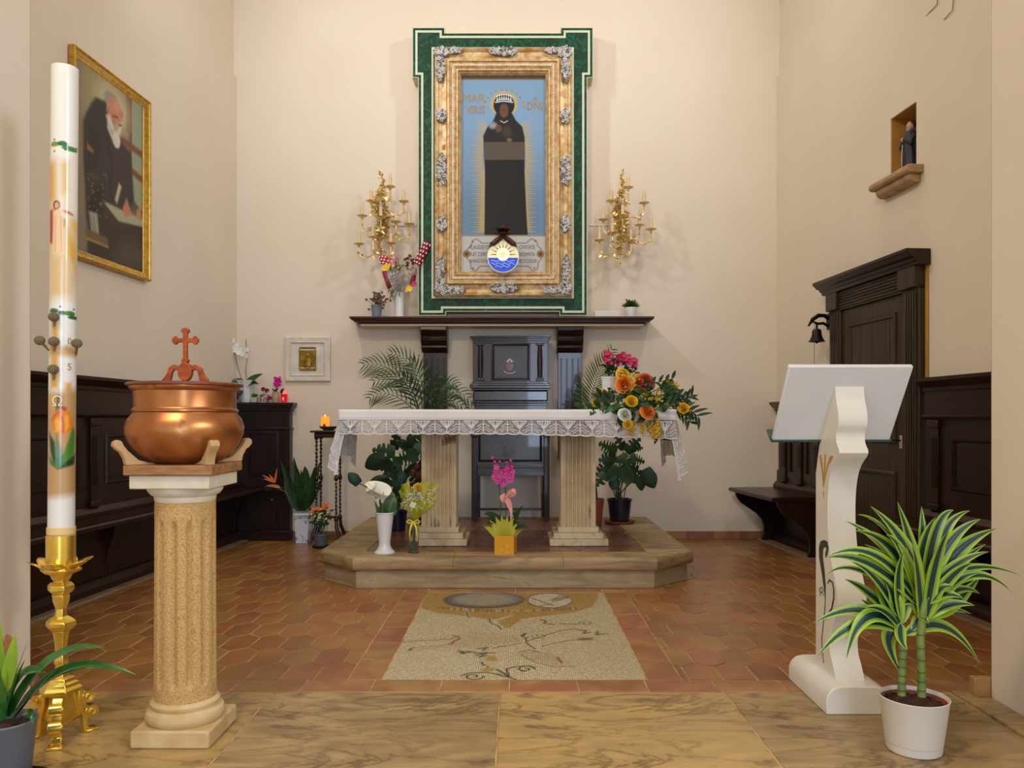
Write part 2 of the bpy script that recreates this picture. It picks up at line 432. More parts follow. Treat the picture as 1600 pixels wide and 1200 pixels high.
at = o.data.attributes.new('tint', 'FLOAT', 'POINT'); at.data.foreach_set('value', tints)
def slabtile(x0, x1, y0, y1, m, z=0, name='tile', parent=None, g=.003, bv=.002, h=.01):
    cx, cy = (x0+x1)/2, (y0+y1)/2; a, b = (x1-x0)/2-g, (y1-y0)/2-g
    vs = [(-a, -b, -h), (a, -b, -h), (a, b, -h), (-a, b, -h), (-a, -b, -bv), (a, -b, -bv), (a, b, -bv), (-a, b, -bv),
          (-a+bv, -b+bv, 0), (a-bv, -b+bv, 0), (a-bv, b-bv, 0), (-a+bv, b-bv, 0)]
    fs = [(8, 9, 10, 11)]+[(k, (k+1) % 4, 4+(k+1) % 4, 4+k) for k in range(4)]+[(4+k, 4+(k+1) % 4, 8+(k+1) % 4, 8+k) for k in range(4)]
    mb = MB(); mb.add(vs, fs); o = mb.build(name, m, parent or fl, smooth=0, recalc=False); o.location = (cx, cy, z+R.uniform(-.0006, .0006)); return o
x = -2.0-.06
while x < 1.95:                                         # straight row along the stone threshold
    slabtile(x, x+.29, 3.275, 3.43, TERRA2); x += .29
for a in (MX0-.155, MX1+.005):
    y = 3.43
    while y < 5.29: slabtile(a, a+.15, y, min(y+.29, 5.30), TERRA2); y += .29
x = MX0
while x < MX1-.02: slabtile(x, min(x+.285, MX1), 5.18, 5.30, TERRA2); x += .285
# stone slabs of the nave side
def slabmat(i):
    return mat('threshold_stone_%d' % i, [(160, 132, 84), (136, 112, 74), (164, 136, 88), (140, 118, 82)][i % 4], .33, rgb2=[(184, 152, 98), (176, 150, 104), (192, 158, 98), (176, 146, 100)][i % 4],
               nscale=2.2, stretch=(1, 2.6, 1), distort=1.6, rgb3=(112, 86, 58), lo=.34, hi=.62, bump=.06, bscale=30, detail=9)
JX = [-1.95, -1.0, -.068, .86, 1.785]
def vein(m):                                            # thin wandering brown veins along the bedding of the stone
    nt = m.node_tree; N = nt.nodes; L = nt.links; b = N['Principled BSDF']
    src = b.inputs['Base Color'].links[0].from_socket
    tc = N.new('ShaderNodeTexCoord'); mp = N.new('ShaderNodeMapping'); mp.inputs['Scale'].default_value = (.5, 1.5, 1); L.new(tc.outputs['Object'], mp.inputs[0])
    n1 = N.new('ShaderNodeTexNoise'); n1.inputs['Scale'].default_value = 2.6; n1.inputs['Detail'].default_value = 7; n1.inputs['Roughness'].default_value = .62; n1.inputs['Distortion'].default_value = .9
    L.new(mp.outputs[0], n1.inputs['Vector'])
    sb = N.new('ShaderNodeMath'); sb.operation = 'SUBTRACT'; sb.inputs[1].default_value = .5; L.new(n1.outputs['Fac'], sb.inputs[0])
    ab = N.new('ShaderNodeMath'); ab.operation = 'ABSOLUTE'; L.new(sb.outputs[0], ab.inputs[0])
    r = N.new('ShaderNodeValToRGB'); L.new(ab.outputs[0], r.inputs[0])
    r.color_ramp.elements[0].position = 0; r.color_ramp.elements[0].color = (1, 1, 1, 1)
    r.color_ramp.elements[1].position = .024; r.color_ramp.elements[1].color = (0, 0, 0, 1)
    ns = N.new('ShaderNodeTexNoise'); ns.inputs['Scale'].default_value = 2.2; ns.inputs['Detail'].default_value = 0; L.new(tc.outputs['Object'], ns.inputs[0])
    ml = N.new('ShaderNodeMath'); ml.operation = 'MULTIPLY'; L.new(r.outputs[0], ml.inputs[0]); L.new(ns.outputs['Fac'], ml.inputs[1])
    mx = N.new('ShaderNodeMix'); mx.data_type = 'RGBA'; L.new(ml.outputs[0], mx.inputs[0]); L.new(src, mx.inputs[6]); mx.inputs[7].default_value = (*lin((74, 46, 28)), 1)
    L.new(mx.outputs[2], b.inputs['Base Color'])
for i in range(4):
    for (ya, yb) in ((2.15, 3.27), (1.0, 2.15), (-.2, 1.0)):
        slabtile(JX[i], JX[i+1], ya, yb, slabmat(i), name='slab')
for i in range(4): vein(slabmat(i))
slabtile(1.785, 1.905, 1.7, 3.27, slabmat(3), .012, name='slab', h=.02)
struct(B(-3.9, 3.9, -3, -.2, -.0025, 0), 'floor_nave', slabmat(0))
# terracotta skirting, tile by tile
bb = B(-2.64, 2.45, YB-.012, YB, -.005, .075); bo = struct(bb, 'baseboard_back', GROUT)
x = -2.64
while x < 2.40:
    slab = MB().box(x+.002, min(x+.248, 2.45), YB-.022, YB-.010, 0, .074); slab.build('tile', TERRA2, bo, smooth=0, bevel=.002, seg=1); x += .25
for nm, a, b in (('baseboard_left', -2.02, -1.94), ('baseboard_right', 1.84, 1.915)):
    q = struct(B(a, b, 3.19, 3.225, 0, .085), nm, TERRA2, bevel=.003)
# ------------------------------------------------------------------ choir benches and panelling along the side walls
def stall(name, label, loc, rz, s, y0, y1, top, depth, pil, plinth=.1, open_end=False):
    t = thing(name, label, 'bench', loc, rz)            # local x*s points into the room, local y runs along the wall
    def bx(mb, a, b, *r): a, b = sorted((a*s, b*s)); return mb.box(a, b, *r)
    bx(MB(), .004, .022, y0, y1, 0, top-.03).build('backboard', DARKW, t)
    # cornice and rails
    c = MB()
    prof = [(.004, top-.085), (.06, top-.085), (.066, top-.06), (.085, top-.05), (.1, top-.03), (.112, top-.022), (.112, top), (.004, top)]
    c.prism([(p[0]*s, p[1]) for p in prof], y0, y1, 'y'); c.build('cornice', DARKH, t, bevel=.002)
    bx(MB(), .02, .045, y0, y1, top-.24, top-.085).build('frieze', DARKH, t)
    c = MB(); c.prism([(q[0]*s, q[1]) for q in [(.02, top-.262), (.055, top-.262), (.07, top-.245), (.055, top-.232), (.02, top-.232)]], y0, y1, 'y'); c.build('moulding', DARKH, t)
    bx(MB(), .02, .038, y0, y1, top-.335, top-.262).build('rail', DARKH, t)
    bx(MB(), .02, .038, y0, y1, .56, .66).build('rail', DARKH, t)
    c = MB(); c.prism([(q[0]*s, q[1]) for q in [(.02, .50), (.075, .50), (.075, .525), (.055, .55), (.045, .56), (.02, .56)]], y0, y1, 'y'); c.build('skirting', DARKH, t, bevel=.002)
    z0, z1 = .66, top-.335
    ys = sorted([y0]+list(pil)+[y1])
    for p in pil:
        bx(MB(), .02, .036, p-.11, p+.11, z0, z1).build('stile', DARKW, t)
        q = MB(); bx(q, .036, .052, p-.04, p+.04, .60, top-.30); q.build('pilaster', DARKW, t, bevel=.002)
        k = LAST[0]
        f = MB()
        for j in range(4): f.box(*sorted(((.0525)*s, .056*s)), p-.03+j*.0165, p-.03+j*.0165+.009, .70, top-.38)
        f.build('fluting', DARKW, k)
        bx(MB(), .036, .066, p-.052, p+.052, top-.315, top-.265).build('pilaster_cap', DARKH, t, bevel=.006)
        bx(MB(), .036, .066, p-.052, p+.052, .56, .60).build('pilaster_foot', DARKH, t, bevel=.006)
    edges = []
    cur = y0
    for p in sorted(pil): 
        if p-.11-cur > .15: edges.append((cur, p-.11))
        cur = p+.11
    if y1-cur > .15: edges.append((cur, y1))
    for a, b in edges:
        m = MB().frame(a+.0, b-.0, z0-.0, z1+.0, [(0, .036*s), (.035, .036*s), (.042, .046*s), (.055, .044*s), (.062, .026*s), (.07, .026*s), (.09, .032*s)], plane='x')
        m.build('panel_moulding', DARKW, t)
        bx(MB(), .022, .032, a+.085, b-.085, z0+.085, z1-.085).build('panel', DARKW, t)
    # seat on a boarded front
    sp = [(.02, .462), (depth-.02, .462), (depth-.004, .470), (depth, .480), (depth-.002, .492), (depth-.012, .50), (.02, .50)]
    MB().prism([(q[0]*s, q[1]) for q in sp], y0, y1, 'y').build('seat', DARKX, t)
    bx(MB(), .02, .04, y0, y1, .09, .462).build('front_board', DARKW, t)
    c = MB(); c.prism([(q[0]*s, q[1]) for q in [(.004, 0), (plinth, 0), (plinth, .05), (plinth-.015, .07), (plinth-.03, .09), (.004, .09)]], y0, y1, 'y'); c.build('plinth', DARKH, t, bevel=.002)
    n = max(2, int(round((y1-y0)/1.15))+1)
    for i in range(n):
        yy = y0+.01+(y1-y0-.05)*i/(n-1)
        bp = [(.02, 0), (.16, 0), (.165, .03), (.15, .07), (.15, .14), (.165, .2), (.21, .26), (.28, .315), (.34, .36), (.375, .42), (.385, .462), (.02, .462)]
        k = (depth-.05)/.385 if s < 0 else .3
        MB().prism([(q[0]*s*k, q[1]) for q in bp], yy, yy+.03, 'y').build('bracket', DARKW, t, bevel=.003)
    return t
sl = stall('choir_bench', 'long dark walnut panelled bench on the left wall behind the copper font', (LX, YB, 0), LT, 1, -4.29, -.12, 1.40, .33, [-3.51, -2.36, -1.21])
# panelled return on the back wall, left corner
t = thing('wall_panelling', 'dark walnut panelling in the left corner carrying pots and candle', 'panelling', (-2.38, YB, 0))
x0, x1, top = -.265, .262, 1.285
B(x0, x1, -.10, 0, 0, top-.04).build('body', DARKW, t, bevel=.003)
c = MB()
for a, b, z in ((.016, .016, top-.075), (.03, .03, top-.05), (.045, .045, top-.028)): c.box(x0, x1+a, -.10-b, 0, z, z+.03)
c.build('cornice', DARKX, t, bevel=.004)
B(x0, x1+.012, -.115, 0, 1.035, 1.055).build('moulding', DARKX, t, bevel=.004)
MB().frame(x0+.14, x1-.10, .60, 1.02, [(0, -.10), (0, -.108), (.02, -.112), (.03, -.09), (.045, -.09), (.06, -.098)], 'y').build('panel_moulding', DARKW, t)
B(x0+.19, x1-.15, -.104, -.092, .65, .97).build('panel', DARKW, t)
B(x0, x1, -.17, -.10, .462, .50).build('seat', DARKX, t, bevel=.006)
MB().frame(x0+.1, x1-.1, .12, .40, [(0, -.10), (0, -.108), (.02, -.108), (.025, -.101)], 'y').build('cupboard_door', DARKW, t)
k = MB().ball((.10, -.112, .38), .009, seg=10, rows=6); k.build('knob', BRASS, t)
B(x0, x1+.006, -.13, 0, 0, .09).build('plinth', DARKX, t, bevel=.004)
# right wall, beyond the door and before it
stall('choir_bench', 'short dark walnut bench with curved bracket in the right back corner', (RX, YB, 0), RT, -1, -1.10, -.10, 1.29, .50, [-.93, -.60, -.27])
stall('choir_bench', 'dark walnut panelled bench on the right wall beyond the striped plant', (RX, YB, 0), RT, -1, -4.29, -2.44, 1.388, .42, [-3.72, -2.55], plinth=.12)
# pale stone curbs at the foot of the benches
for nm, loc, rz, s, ys in (('trim_1', (LX, YB, 0), LT, 1, (-4.29, -.1)), ('trim_2', (RX, YB, 0), RT, -1, (-4.29, -2.4)), ('trim_3', (RX, YB, 0), RT, -1, (-1.12, -.04))):
    q = MB().box(*sorted((.004*s, (.16 if s > 0 else .2)*s)), ys[0], ys[1], -.005, .012).build(nm, mat('curb_stone', (150, 126, 100), .6, rgb2=(128, 104, 80), nscale=8), None, bevel=.003)
    q.location = loc; q.rotation_euler = (0, 0, rz); q['kind'] = 'structure'

# ------------------------------------------------------------------ door in the right wall
d = thing('door_1', None, None, (RX, YB, 0), RT); d['kind'] = 'structure'
D0, D1 = -2.39, -1.165
B(-.05, -.004, D0, D0+.2, 0, 2.0).build('casing', DOORW, d, bevel=.004)
B(-.05, -.004, D1-.17, D1, 0, 2.0).build('casing', DOORW, d, bevel=.004)
for a, n, w0 in ((D0+.03, 5, .14), (D1-.15, 5, .13)):
    for j in range(n): B(-.058, -.05, a+j*w0/n, a+j*w0/n+.014, .2, 1.96).build('flute', DOORW, d, bevel=.002)
B(-.055, -.004, D0+.0, D1, 1.975, 2.12).build('frieze', DOORH, d)
for a, b in ((D0, D0+.2), (D1-.17, D1)): B(-.085, -.05, a, b, 1.985, 2.13).build('block', DOORW, d, bevel=.004)
for j in range(6): B(-.064, -.055, D0+.21, D1-.18, 1.99+j*.022, 2.004+j*.022).build('reed', DOORH, d, bevel=.003)
cp = [(.0, 2.12), (-.085, 2.12), (-.09, 2.14), (-.105, 2.15), (-.115, 2.165), (-.135, 2.172), (-.15, 2.19), (-.165, 2.2), (-.165, 2.222), (0, 2.222)]
MB().prism([(q[0]-.004 if q[0] else -.004, q[1]) for q in cp], D0-.05, D1+.05, 'y').build('cornice', DARKH, d, bevel=.003)
L0, L1 = D0+.2, D1-.17
lf = B(-.03, -.004, L0+.004, L1-.004, .01, 1.972).build('door_leaf', DOORW, d)
for a, b in ((.96, 1.86), (.14, .77)):
    MB().frame(L0+.10, L1-.10, a, b, [(0, -.03), (0, -.036), (.012, -.046), (.028, -.042), (.036, -.024), (.06, -.024), (.085, -.032)], 'x').build('panel_moulding', DOORW, lf)
    B(-.032, -.028, L0+.18, L1-.18, a+.08, b-.08).build('panel', DOORW, lf)
B(-.034, -.03, L0+.03, L0+.06, .93, 1.02).build('escutcheon', mat('steel_plate', (190, 188, 180), .3, .8), lf, bevel=.004)
MB().tube([(-.034, L0+.045, .985), (-.06, L0+.045, .985), (-.066, L0+.09, .985)], .006).build('handle', IRON, lf)
B(-.012, -.004, D0-.028, D0-.002, 1.4, 2.12).build('gap_strip', OCHRE, d)

# bell beside the door
t = thing('wall_bell', 'small black hanging bell on a scrolled bracket beside the door', 'bell', (RX, YB, 0), RT)
yb = -1.10; zb = 1.955
MB().prism([(-.004, zb-.10), (-.03, zb-.10), (-.035, zb-.03), (-.03, zb+.03), (-.004, zb+.03)], yb-.03, yb+.03, 'y').build('wall_plate', IRON, t, bevel=.004)
pts = [(-.02, yb, zb-.02), (-.06, yb, zb+.012), (-.11, yb, zb+.012), (-.16, yb, zb-.02), (-.195, yb, zb-.075)]
MB().tube(pts, [.014, .016, .018, .016, .007], 10).build('arm', IRON, t)
MB().tube([(-.02, yb, zb-.08), (-.07, yb, zb-.05), (-.12, yb, zb-.055), (-.17, yb, zb-.03)], [.01, .012, .012, .008], 8).build('brace', IRON, t)
bc = (-.125, yb, zb-.20)
b = MB().lathe([(.012, .105), (.03, .10), (.036, .085), (.038, .06), (.044, .035), (.058, .01), (.066, 0), (.062, 0), (.05, .008)], bc, 28, caps=False).build('bell', IRON, t)
MB().tube([(bc[0], yb, bc[2]+.03), (bc[0], yb, bc[2]-.012)], [.004, .011], 8).build('clapper', IRON, b)
MB().tube([(bc[0], yb, bc[2]+.10), (bc[0], yb, bc[2]+.155)], .009, 8).build('hanger', IRON, t)
MB().tube([(bc[0]-.03, yb-.02, zb-.03), (bc[0]-.03, yb-.02, 1.30)], .0025, 6).build('pull_chain', mat('steel_chain', (150, 140, 130), .4, .7), t)

# two thin wires on the right wall, high up
for i, (a, b_, c_) in enumerate((((1447, 25), (1464, 7), (1465, -30)), ((1475, 31), (1488, 16), (1490, -30)))):
    Yw = 4.75-.12*i
    def wp(p): X = rx(Yw)-.03; YY = X*F/(p[0]-807); return Vector((X, YY, CH-(p[1]-657)*YY/F))
    o = MB().tube([wp(a), wp(b_), wp(c_)+Vector((.01, 0, 0))], .003, 6).build('wire', mat('copper_wire', (150, 110, 90), .4, .5), None)
    tag(o, ['thin bent wire high on the right wall, the one nearer the back', 'thin bent wire high on the right wall, the one nearer the arch'][i], 'wire')

# niche sill and statue
s_ = thing('niche_sill', 'moulded stone sill under the wall niche with the statuette', 'sill', (RX, YB, 0), RT)
stn = mat('sill_stone', (158, 128, 92), .7, rgb2=(184, 156, 116), nscale=14, bump=.4, bscale=60)
q = MB(); q.prism([(.22, 2.735), (-.10, 2.735), (-.118, 2.75), (-.118, 2.775), (-.10, 2.79), (.22, 2.79)], -2.36, -1.88, 'y'); q.build('slab', stn, s_, bevel=.008)
q = MB(); q.prism([(-.004, 2.68), (-.05, 2.68), (-.075, 2.70), (-.085, 2.735), (-.004, 2.735)], -2.33, -1.91, 'y'); q.build('moulding', stn, s_, bevel=.006)
t = thing('statuette', 'small friar statuette in a dark habit standing in the wall niche', 'statue', (RX, YB, 0), RT)
HAB = mat('statue_habit', (30, 28, 36), .5, rgb2=(44, 52, 72), nscale=9); SKIN = mat('statue_skin', (196, 150, 130), .5)
cx, cy, cz = .045, -2.14, 2.79
def fold(tt, z): return 1+.06*math.sin(tt*9+z*10)
MB().lathe([(.058, 0), (.055, .05), (.048, .14), (.052, .21), (.05, .25), (.028, .285), (.018, .295)], (cx, cy, cz), 40, mod=fold).build('habit', HAB, t)
h = MB().ball((cx-.004, cy, cz+.325), .026, .025, .034, 16, 12); h.ball((cx-.03, cy, cz+.322), .006, .005, .007, 8, 6); h.build('head', SKIN, t)
MB().ball((cx+.008, cy, cz+.338), .029, .029, .028, 16, 10).build('hair', mat('statue_hair', (52, 26, 18), .7), t)
MB().ball((cx-.016, cy, cz+.303), .017, .02, .02, 12, 8).build('beard', mat('statue_beard', (150, 150, 160), .7), t)
MB().tube([(cx-.01, cy+.05, cz+.25), (cx-.035, cy+.052, cz+.19), (cx-.055, cy+.01, cz+.215)], [.02, .019, .012], 10).tube([(cx-.01, cy-.05, cz+.25), (cx-.035, cy-.052, cz+.19), (cx-.055, cy-.005, cz+.23)], [.02, .019, .012], 10).build('sleeves', HAB, t)
MB().ball((cx-.062, cy, cz+.23), .012, .01, .014).build('hands', SKIN, t)
MB().tube([(cx-.052, cy+.012, cz+.22), (cx-.06, cy+.012, cz+.12), (cx-.056, cy+.012, cz+.01)], .0035, 6).build('rope_cord', mat('statue_cord', (200, 190, 180), .6), t)
MB().lathe([(.064, 0), (.064, .006)], (cx, cy, cz-.001), 24).build('base', HAB, t)

# ------------------------------------------------------------------ gilded picture on the left wall (hangs on the wall, real plane)
def lwall(px, py, off=.05):               # point on the left wall face for a pixel: local (y, z)
    # wall line X = LX - LA*(YB-Y) + off
    Y = (LX-LA*YB+off)/((px-807)/F-LA); return (-(YB-Y)/math.cos(LT), CH-(py-657)*Y/F)
t = thing('framed_painting', 'tall gold-framed painting of a white-bearded friar on the left wall', 'painting', (LX, YB, 0), LT)
a0 = lwall(118, 43); a1 = lwall(237, 152); b0 = lwall(121, 386)
FY0, FY1 = a0[0], a1[0]; FZ0, FZ1 = 2.145, 3.468
GOLD2 = mat('bright_gold_frame', (190, 148, 52), .32, .75, rgb2=(216, 180, 92), nscale=30, bump=.25, bscale=160)
MB().frame(FY0, FY1, FZ0, FZ1, [(0, .006), (0, .045), (.006, .050), (.014, .05), (.02, .040), (.032, .036), (.038, .028), (.05, .024), (.056, .020), (.06, .014)], 'x').build('frame', GOLD2, t)
bd = MB()
for (ya, za, yb_, zb_) in ((FY0+.010, FZ0+.010, FY1-.010, FZ0+.010), (FY0+.010, FZ1-.010, FY1-.010, FZ1-.010), (FY0+.010, FZ0+.010, FY0+.010, FZ1-.010), (FY1-.010, FZ0+.010, FY1-.010, FZ1-.010)):
    n = int(math.hypot(yb_-ya, zb_-za)/.017)
    for i in range(n+1): bd.ball((.049, ya+(yb_-ya)*i/n, za+(zb_-za)*i/n), .0062, seg=6, rows=4)
bd.build('beading', GOLD2, t)
W_, H_ = FY1-FY0-.11, FZ1-FZ0-.11
def fx1(px, py): q = lwall(px, py, .016); return (q[0]-FY0-.055, q[1]-FZ0-.055)
cv = Canvas(W_, H_, 110, (128, 116, 96), fx1)
cv.poly([(130, 70), (175, 110), (165, 190), (130, 180)], (150, 128, 100), .12)
cv.poly([(136, 90), (236, 190), (236, 240), (136, 170)], (166, 146, 116), .1)
cv.poly([(136, 100), (165, 130), (160, 170), (136, 170)], (150, 148, 96), .08)
cv.poly([(202, 130), (238, 160), (238, 340), (202, 330)], (90, 84, 62), .02)
cv.poly([(206, 142), (222, 156), (222, 330), (206, 310)], (150, 158, 134), .01)
for a, b in (((190, 218), (232, 250)), ((200, 262), (232, 290))): cv.line([a, b], .05, (122, 78, 54), .01)
cv.poly([(197, 130), (205, 138), (205, 210), (197, 205)], (138, 92, 72), .012)
cv.ell(177, 166, 24, 34, (196, 186, 152), .8, .8)
cv.poly([(130, 186), (143, 160), (150, 152), (166, 158), (172, 200), (205, 240), (210, 315), (190, 345), (136, 345), (130, 250)], (62, 54, 54), .014)
cv.poly([(136, 180), (150, 156), (166, 165), (166, 205), (150, 260), (136, 270)], (52, 46, 48), .03)
cv.line([(168, 215), (175, 260), (170, 320)], .02, (44, 38, 40), .02)
cv.ell(174, 156, 11, 12, (150, 144, 134), .4)
cv.ell(179.5, 174, 11.5, 20, (196, 134, 104), .3)
cv.ell(183, 166, 6, 9, (212, 154, 122), .6, .7)
cv.ell(175, 186, 5, 9, (176, 112, 88), .6, .6)
cv.ell(168.5, 172, 2.4, 5, (176, 110, 88), .4)
cv.poly([(166, 180), (172, 198), (178, 210), (188, 212), (191, 192), (180, 208), (172, 180)], (212, 206, 192), .014)
cv.ell(182, 219, 6, 12, (214, 210, 198), .3)
cv.poly([(168, 182), (174, 205), (183, 226), (177, 222), (168, 200)], (200, 194, 180), .01)
cv.line([(177, 181), (184, 184)], .012, (90, 50, 36), .006); cv.line([(186, 196), (190, 196)], .012, (110, 50, 40), .006)
cv.ell(190, 178, 3, 5, (190, 128, 100), .5)
cv.poly([(136, 222), (147, 236), (145, 240), (136, 232)], (140, 100, 70), .008)
cv.poly([(157, 312), (168, 300), (190, 345), (236, 352), (236, 440), (136, 440), (136, 300)], (64, 56, 50), .02)
cv.poly([(160, 313), (185, 345), (232, 357), (232, 347), (205, 335), (190, 328), (165, 316)], (170, 166, 140), .008)
cv.poly([(192, 325), (198, 310), (206, 335), (196, 340)], (186, 128, 96), .01); cv.poly([(213, 330), (219, 322), (222, 345), (214, 342)], (186, 128, 96), .01)
cv.poly([(183, 318), (190, 292), (186, 286), (180, 312)], (196, 180, 160), .01)
cv.poly([(137, 300), (160, 285), (162, 330), (150, 345), (137, 340)], (46, 42, 34), .04)
for i in range(60):
    x_, y_ = 137+R.random()*32, 270+R.random()*70; cv.ell(x_, y_, 1.2, 1.6, R.choice([(90, 84, 60), (60, 60, 40), (120, 110, 90)]), .5, .8)
cv.poly([(139, 330), (152, 334), (155, 368), (143, 362)], (158, 156, 140), .01)
cv.line([(141, 336), (147, 362)], .008, (110, 108, 90), .004); cv.line([(146, 338), (150, 364)], .008, (110, 108, 90), .004)
cv.poly([(135, 356), (168, 372), (170, 388), (135, 374)], (110, 92, 62), .008); cv.line([(135, 372), (169, 386)], .012, (168, 132, 70), .006)
cv.poly([(192, 380), (236, 392), (236, 430), (180, 400)], (84, 76, 68), .06)
cv.speck(.10)
cv.mesh('canvas', lambda u, v: (.016, FY0+.055+u, FZ0+.055+v), PRINT, t)

# ------------------------------------------------------------------ altarpiece on the back wall: malachite painted surround, gilded frame, icon
YF = 7.34; s = F/YF
def fz(px, py): return ((px-807)/s, CH-(py-657)/s)
t = thing('altarpiece', 'large malachite green altarpiece with gilded frame around the dark robed Madonna', 'altarpiece', (PC, YB, 2.066))
def LP(px, py): x, z = fz(px, py); return (x-PC, z-2.066)
MAL = mat('malachite_paint', (2, 50, 33), .5, rgb2=(16, 104, 68), nscale=11, distort=2.6, lo=.46, hi=.72, rgb3=(70, 150, 110), spec=.3, detail=8)
def mirror(half): return half+[(1571-x, y) for x, y in half[::-1]]
outl = mirror([(695, 52), (695, 43.5), (644.5, 43.5), (644.5, 122), (653.5, 122), (653.5, 493.5), (697, 493.5), (697, 487)])
outl = [p for i, p in enumerate(outl) if p != outl[i-1]]
d0 = YF-YB
MB().prism([LP(*p) for p in outl], d0+.012, -.001, 'y').build('side_board', mat('cream_board', (214, 196, 150), .7), t)
MB().prism([LP(*p) for p in outl], d0, d0+.011, 'y').build('surround', MAL, t, bevel=.003)
def inset(poly, d):                       # rectilinear polygon moved inwards by d pixels
    n = len(poly); out = []
    A = sum(poly[i][0]*poly[(i+1) % n][1]-poly[(i+1) % n][0]*poly[i][1] for i in range(n)); sg = 1 if A > 0 else -1
    def unit(a, b): dx, dy = b[0]-a[0], b[1]-a[1]; l = math.hypot(dx, dy); return (dx/l, dy/l)
    for i in range(n):
        a = unit(poly[i-1], poly[i]); b = unit(poly[i], poly[(i+1) % n])
        na_, nb_ = (-a[1]*sg, a[0]*sg), (-b[1]*sg, b[0]*sg)
        if abs(a[0]*b[1]-a[1]*b[0]) < 1e-6: out.append((poly[i][0]+na_[0]*d, poly[i][1]+na_[1]*d))
        else: out.append((poly[i][0]+(na_[0]+nb_[0])*d, poly[i][1]+(na_[1]+nb_[1])*d))
    return out
def inlay(a, b, name='inlay', y0=d0-.008):
    MB().ring([LP(*p) for p in inset(outl, a)], [LP(*p) for p in inset(outl, b)], y0, d0+.001, 'y').build(name, CREAM, t)
inlay(0, .9); inlay(4.6, 8)
r0 = [(674.5, 74.5), (896.5, 74.5), (896.5, 466.5), (674.5, 466.5)]
MB().ring([LP(*p) for p in r0], [LP(x+(3 if x < 700 else -3), y+(3 if y < 100 else -3)) for x, y in r0], d0-.01, d0+.001, 'y').build('inlay', CREAM, t)
gx0, gz1 = LP(680, 78); gx1, gz0 = LP(893, 465)
def gf(name, m, prof): return MB().frame(gx0, gx1, gz0, gz1, [(a/s, d0-b) for a, b in prof], 'y').build(name, m, t)
gf('outer_moulding', GOLD, [(0, 0), (0, .05), (3, .062), (5, .056), (7, .04), (12, .034), (18, .05), (20, .075), (23, .078)])
gf('ornament_band', PALEGOLD, [(23, .078), (24, .06), (26, .055), (27, .066), (30, .068), (32, .058)])
gf('inner_moulding', PALEGOLD, [(32, .058), (33, .05), (34, .06), (36, .062), (37.5, .04), (39, .034), (41, .012), (41.2, -.004)])
# silver egg and dart along the ornament band, gold bead along the sight edge
def beads(name, ins, dep, r, step, m, sq=1):
    mb = MB(); i = ins/s; xa, xb, za, zb = gx0+i, gx1-i, gz0+i, gz1-i
    for (p, q) in (((xa, za), (xb, za)), ((xb, za), (xb, zb)), ((xb, zb), (xa, zb)), ((xa, zb), (xa, za))):
        n = int(math.hypot(q[0]-p[0], q[1]-p[1])/step); ver = abs(q[0]-p[0]) < 1e-6
        for k in range(n):
            f_ = (k+.5)/n; mb.ball((p[0]+(q[0]-p[0])*f_, d0-dep, p[1]+(q[1]-p[1])*f_), r*(1 if ver else sq), r*.7, r*(sq if ver else 1), 6, 4)
    mb.build(name, m, t)
beads('silver_beading', 28.5, .068, .0075, .021, SILVER, 1.2); beads('gold_beading', 38.2, .04, .006, .013, GOLD)
def applique(px, py, w_, h_, seed):       # silver scrollwork casts on the gold
    rr = random.Random(seed); mb = MB(); cx_, cz_ = LP(px, py); n = int(14+w_*h_/13)
    for i in range(n):
        a = rr.random()*2*PI; q = math.sqrt(rr.random()); ox = math.cos(a)*q*w_/2/s; oz = math.sin(a)*q*h_/2/s
        rad = rr.uniform(.009, .018); tw = rr.choice((-1, 1)); ph = rr.random()*6.28; k = 7
        pts = [(cx_+ox+rad*(1-j/k*.75)*math.cos(ph+tw*j*.8), d0-.062-.016*rr.random()-.004*j/k, cz_+oz+rad*(1-j/k*.75)*math.sin(ph+tw*j*.8)) for j in range(k)]
        mb.tube(pts, [.0018, .0034, .004, .004, .0036, .003, .0022], 5)
    BK_ = mat('gap_shade_backing', (112, 100, 92), .6); m_ = 18  # dark plate added behind the scrolls, painting shade into their gaps
    k0 = MB().prism([(cx_+math.cos(2*PI*j/m_)*w_/2/s*rr.uniform(.85, 1.2), cz_+math.sin(2*PI*j/m_)*h_/2/s*rr.uniform(.85, 1.2)) for j in range(m_)], d0-.064, d0-.05, 'y').build('applique_backing', BK_, t, smooth=0)
    o = mb.build('applique', SILVER, k0); o['kind'] = 'stuff'
for i, (px, py, w_, h_) in enumerate(((691, 86, 22, 16), (710, 84, 26, 8), (689, 112, 12, 42), (882, 86, 22, 16), (864, 84, 26, 8), (884, 112, 12, 42), (787, 85, 44, 13),
        (691, 184, 15, 22), (883, 184, 15, 22), (691, 268, 16, 46), (883, 268, 16, 46), (691, 352, 15, 24), (883, 352, 15, 24),
        (691, 452, 22, 18), (712, 455, 30, 10), (689, 425, 12, 46), (882, 452, 22, 18), (861, 455, 30, 10), (884, 425, 12, 46), (787, 450, 44, 18))):
    applique(px, py, w_, h_, 40+i)
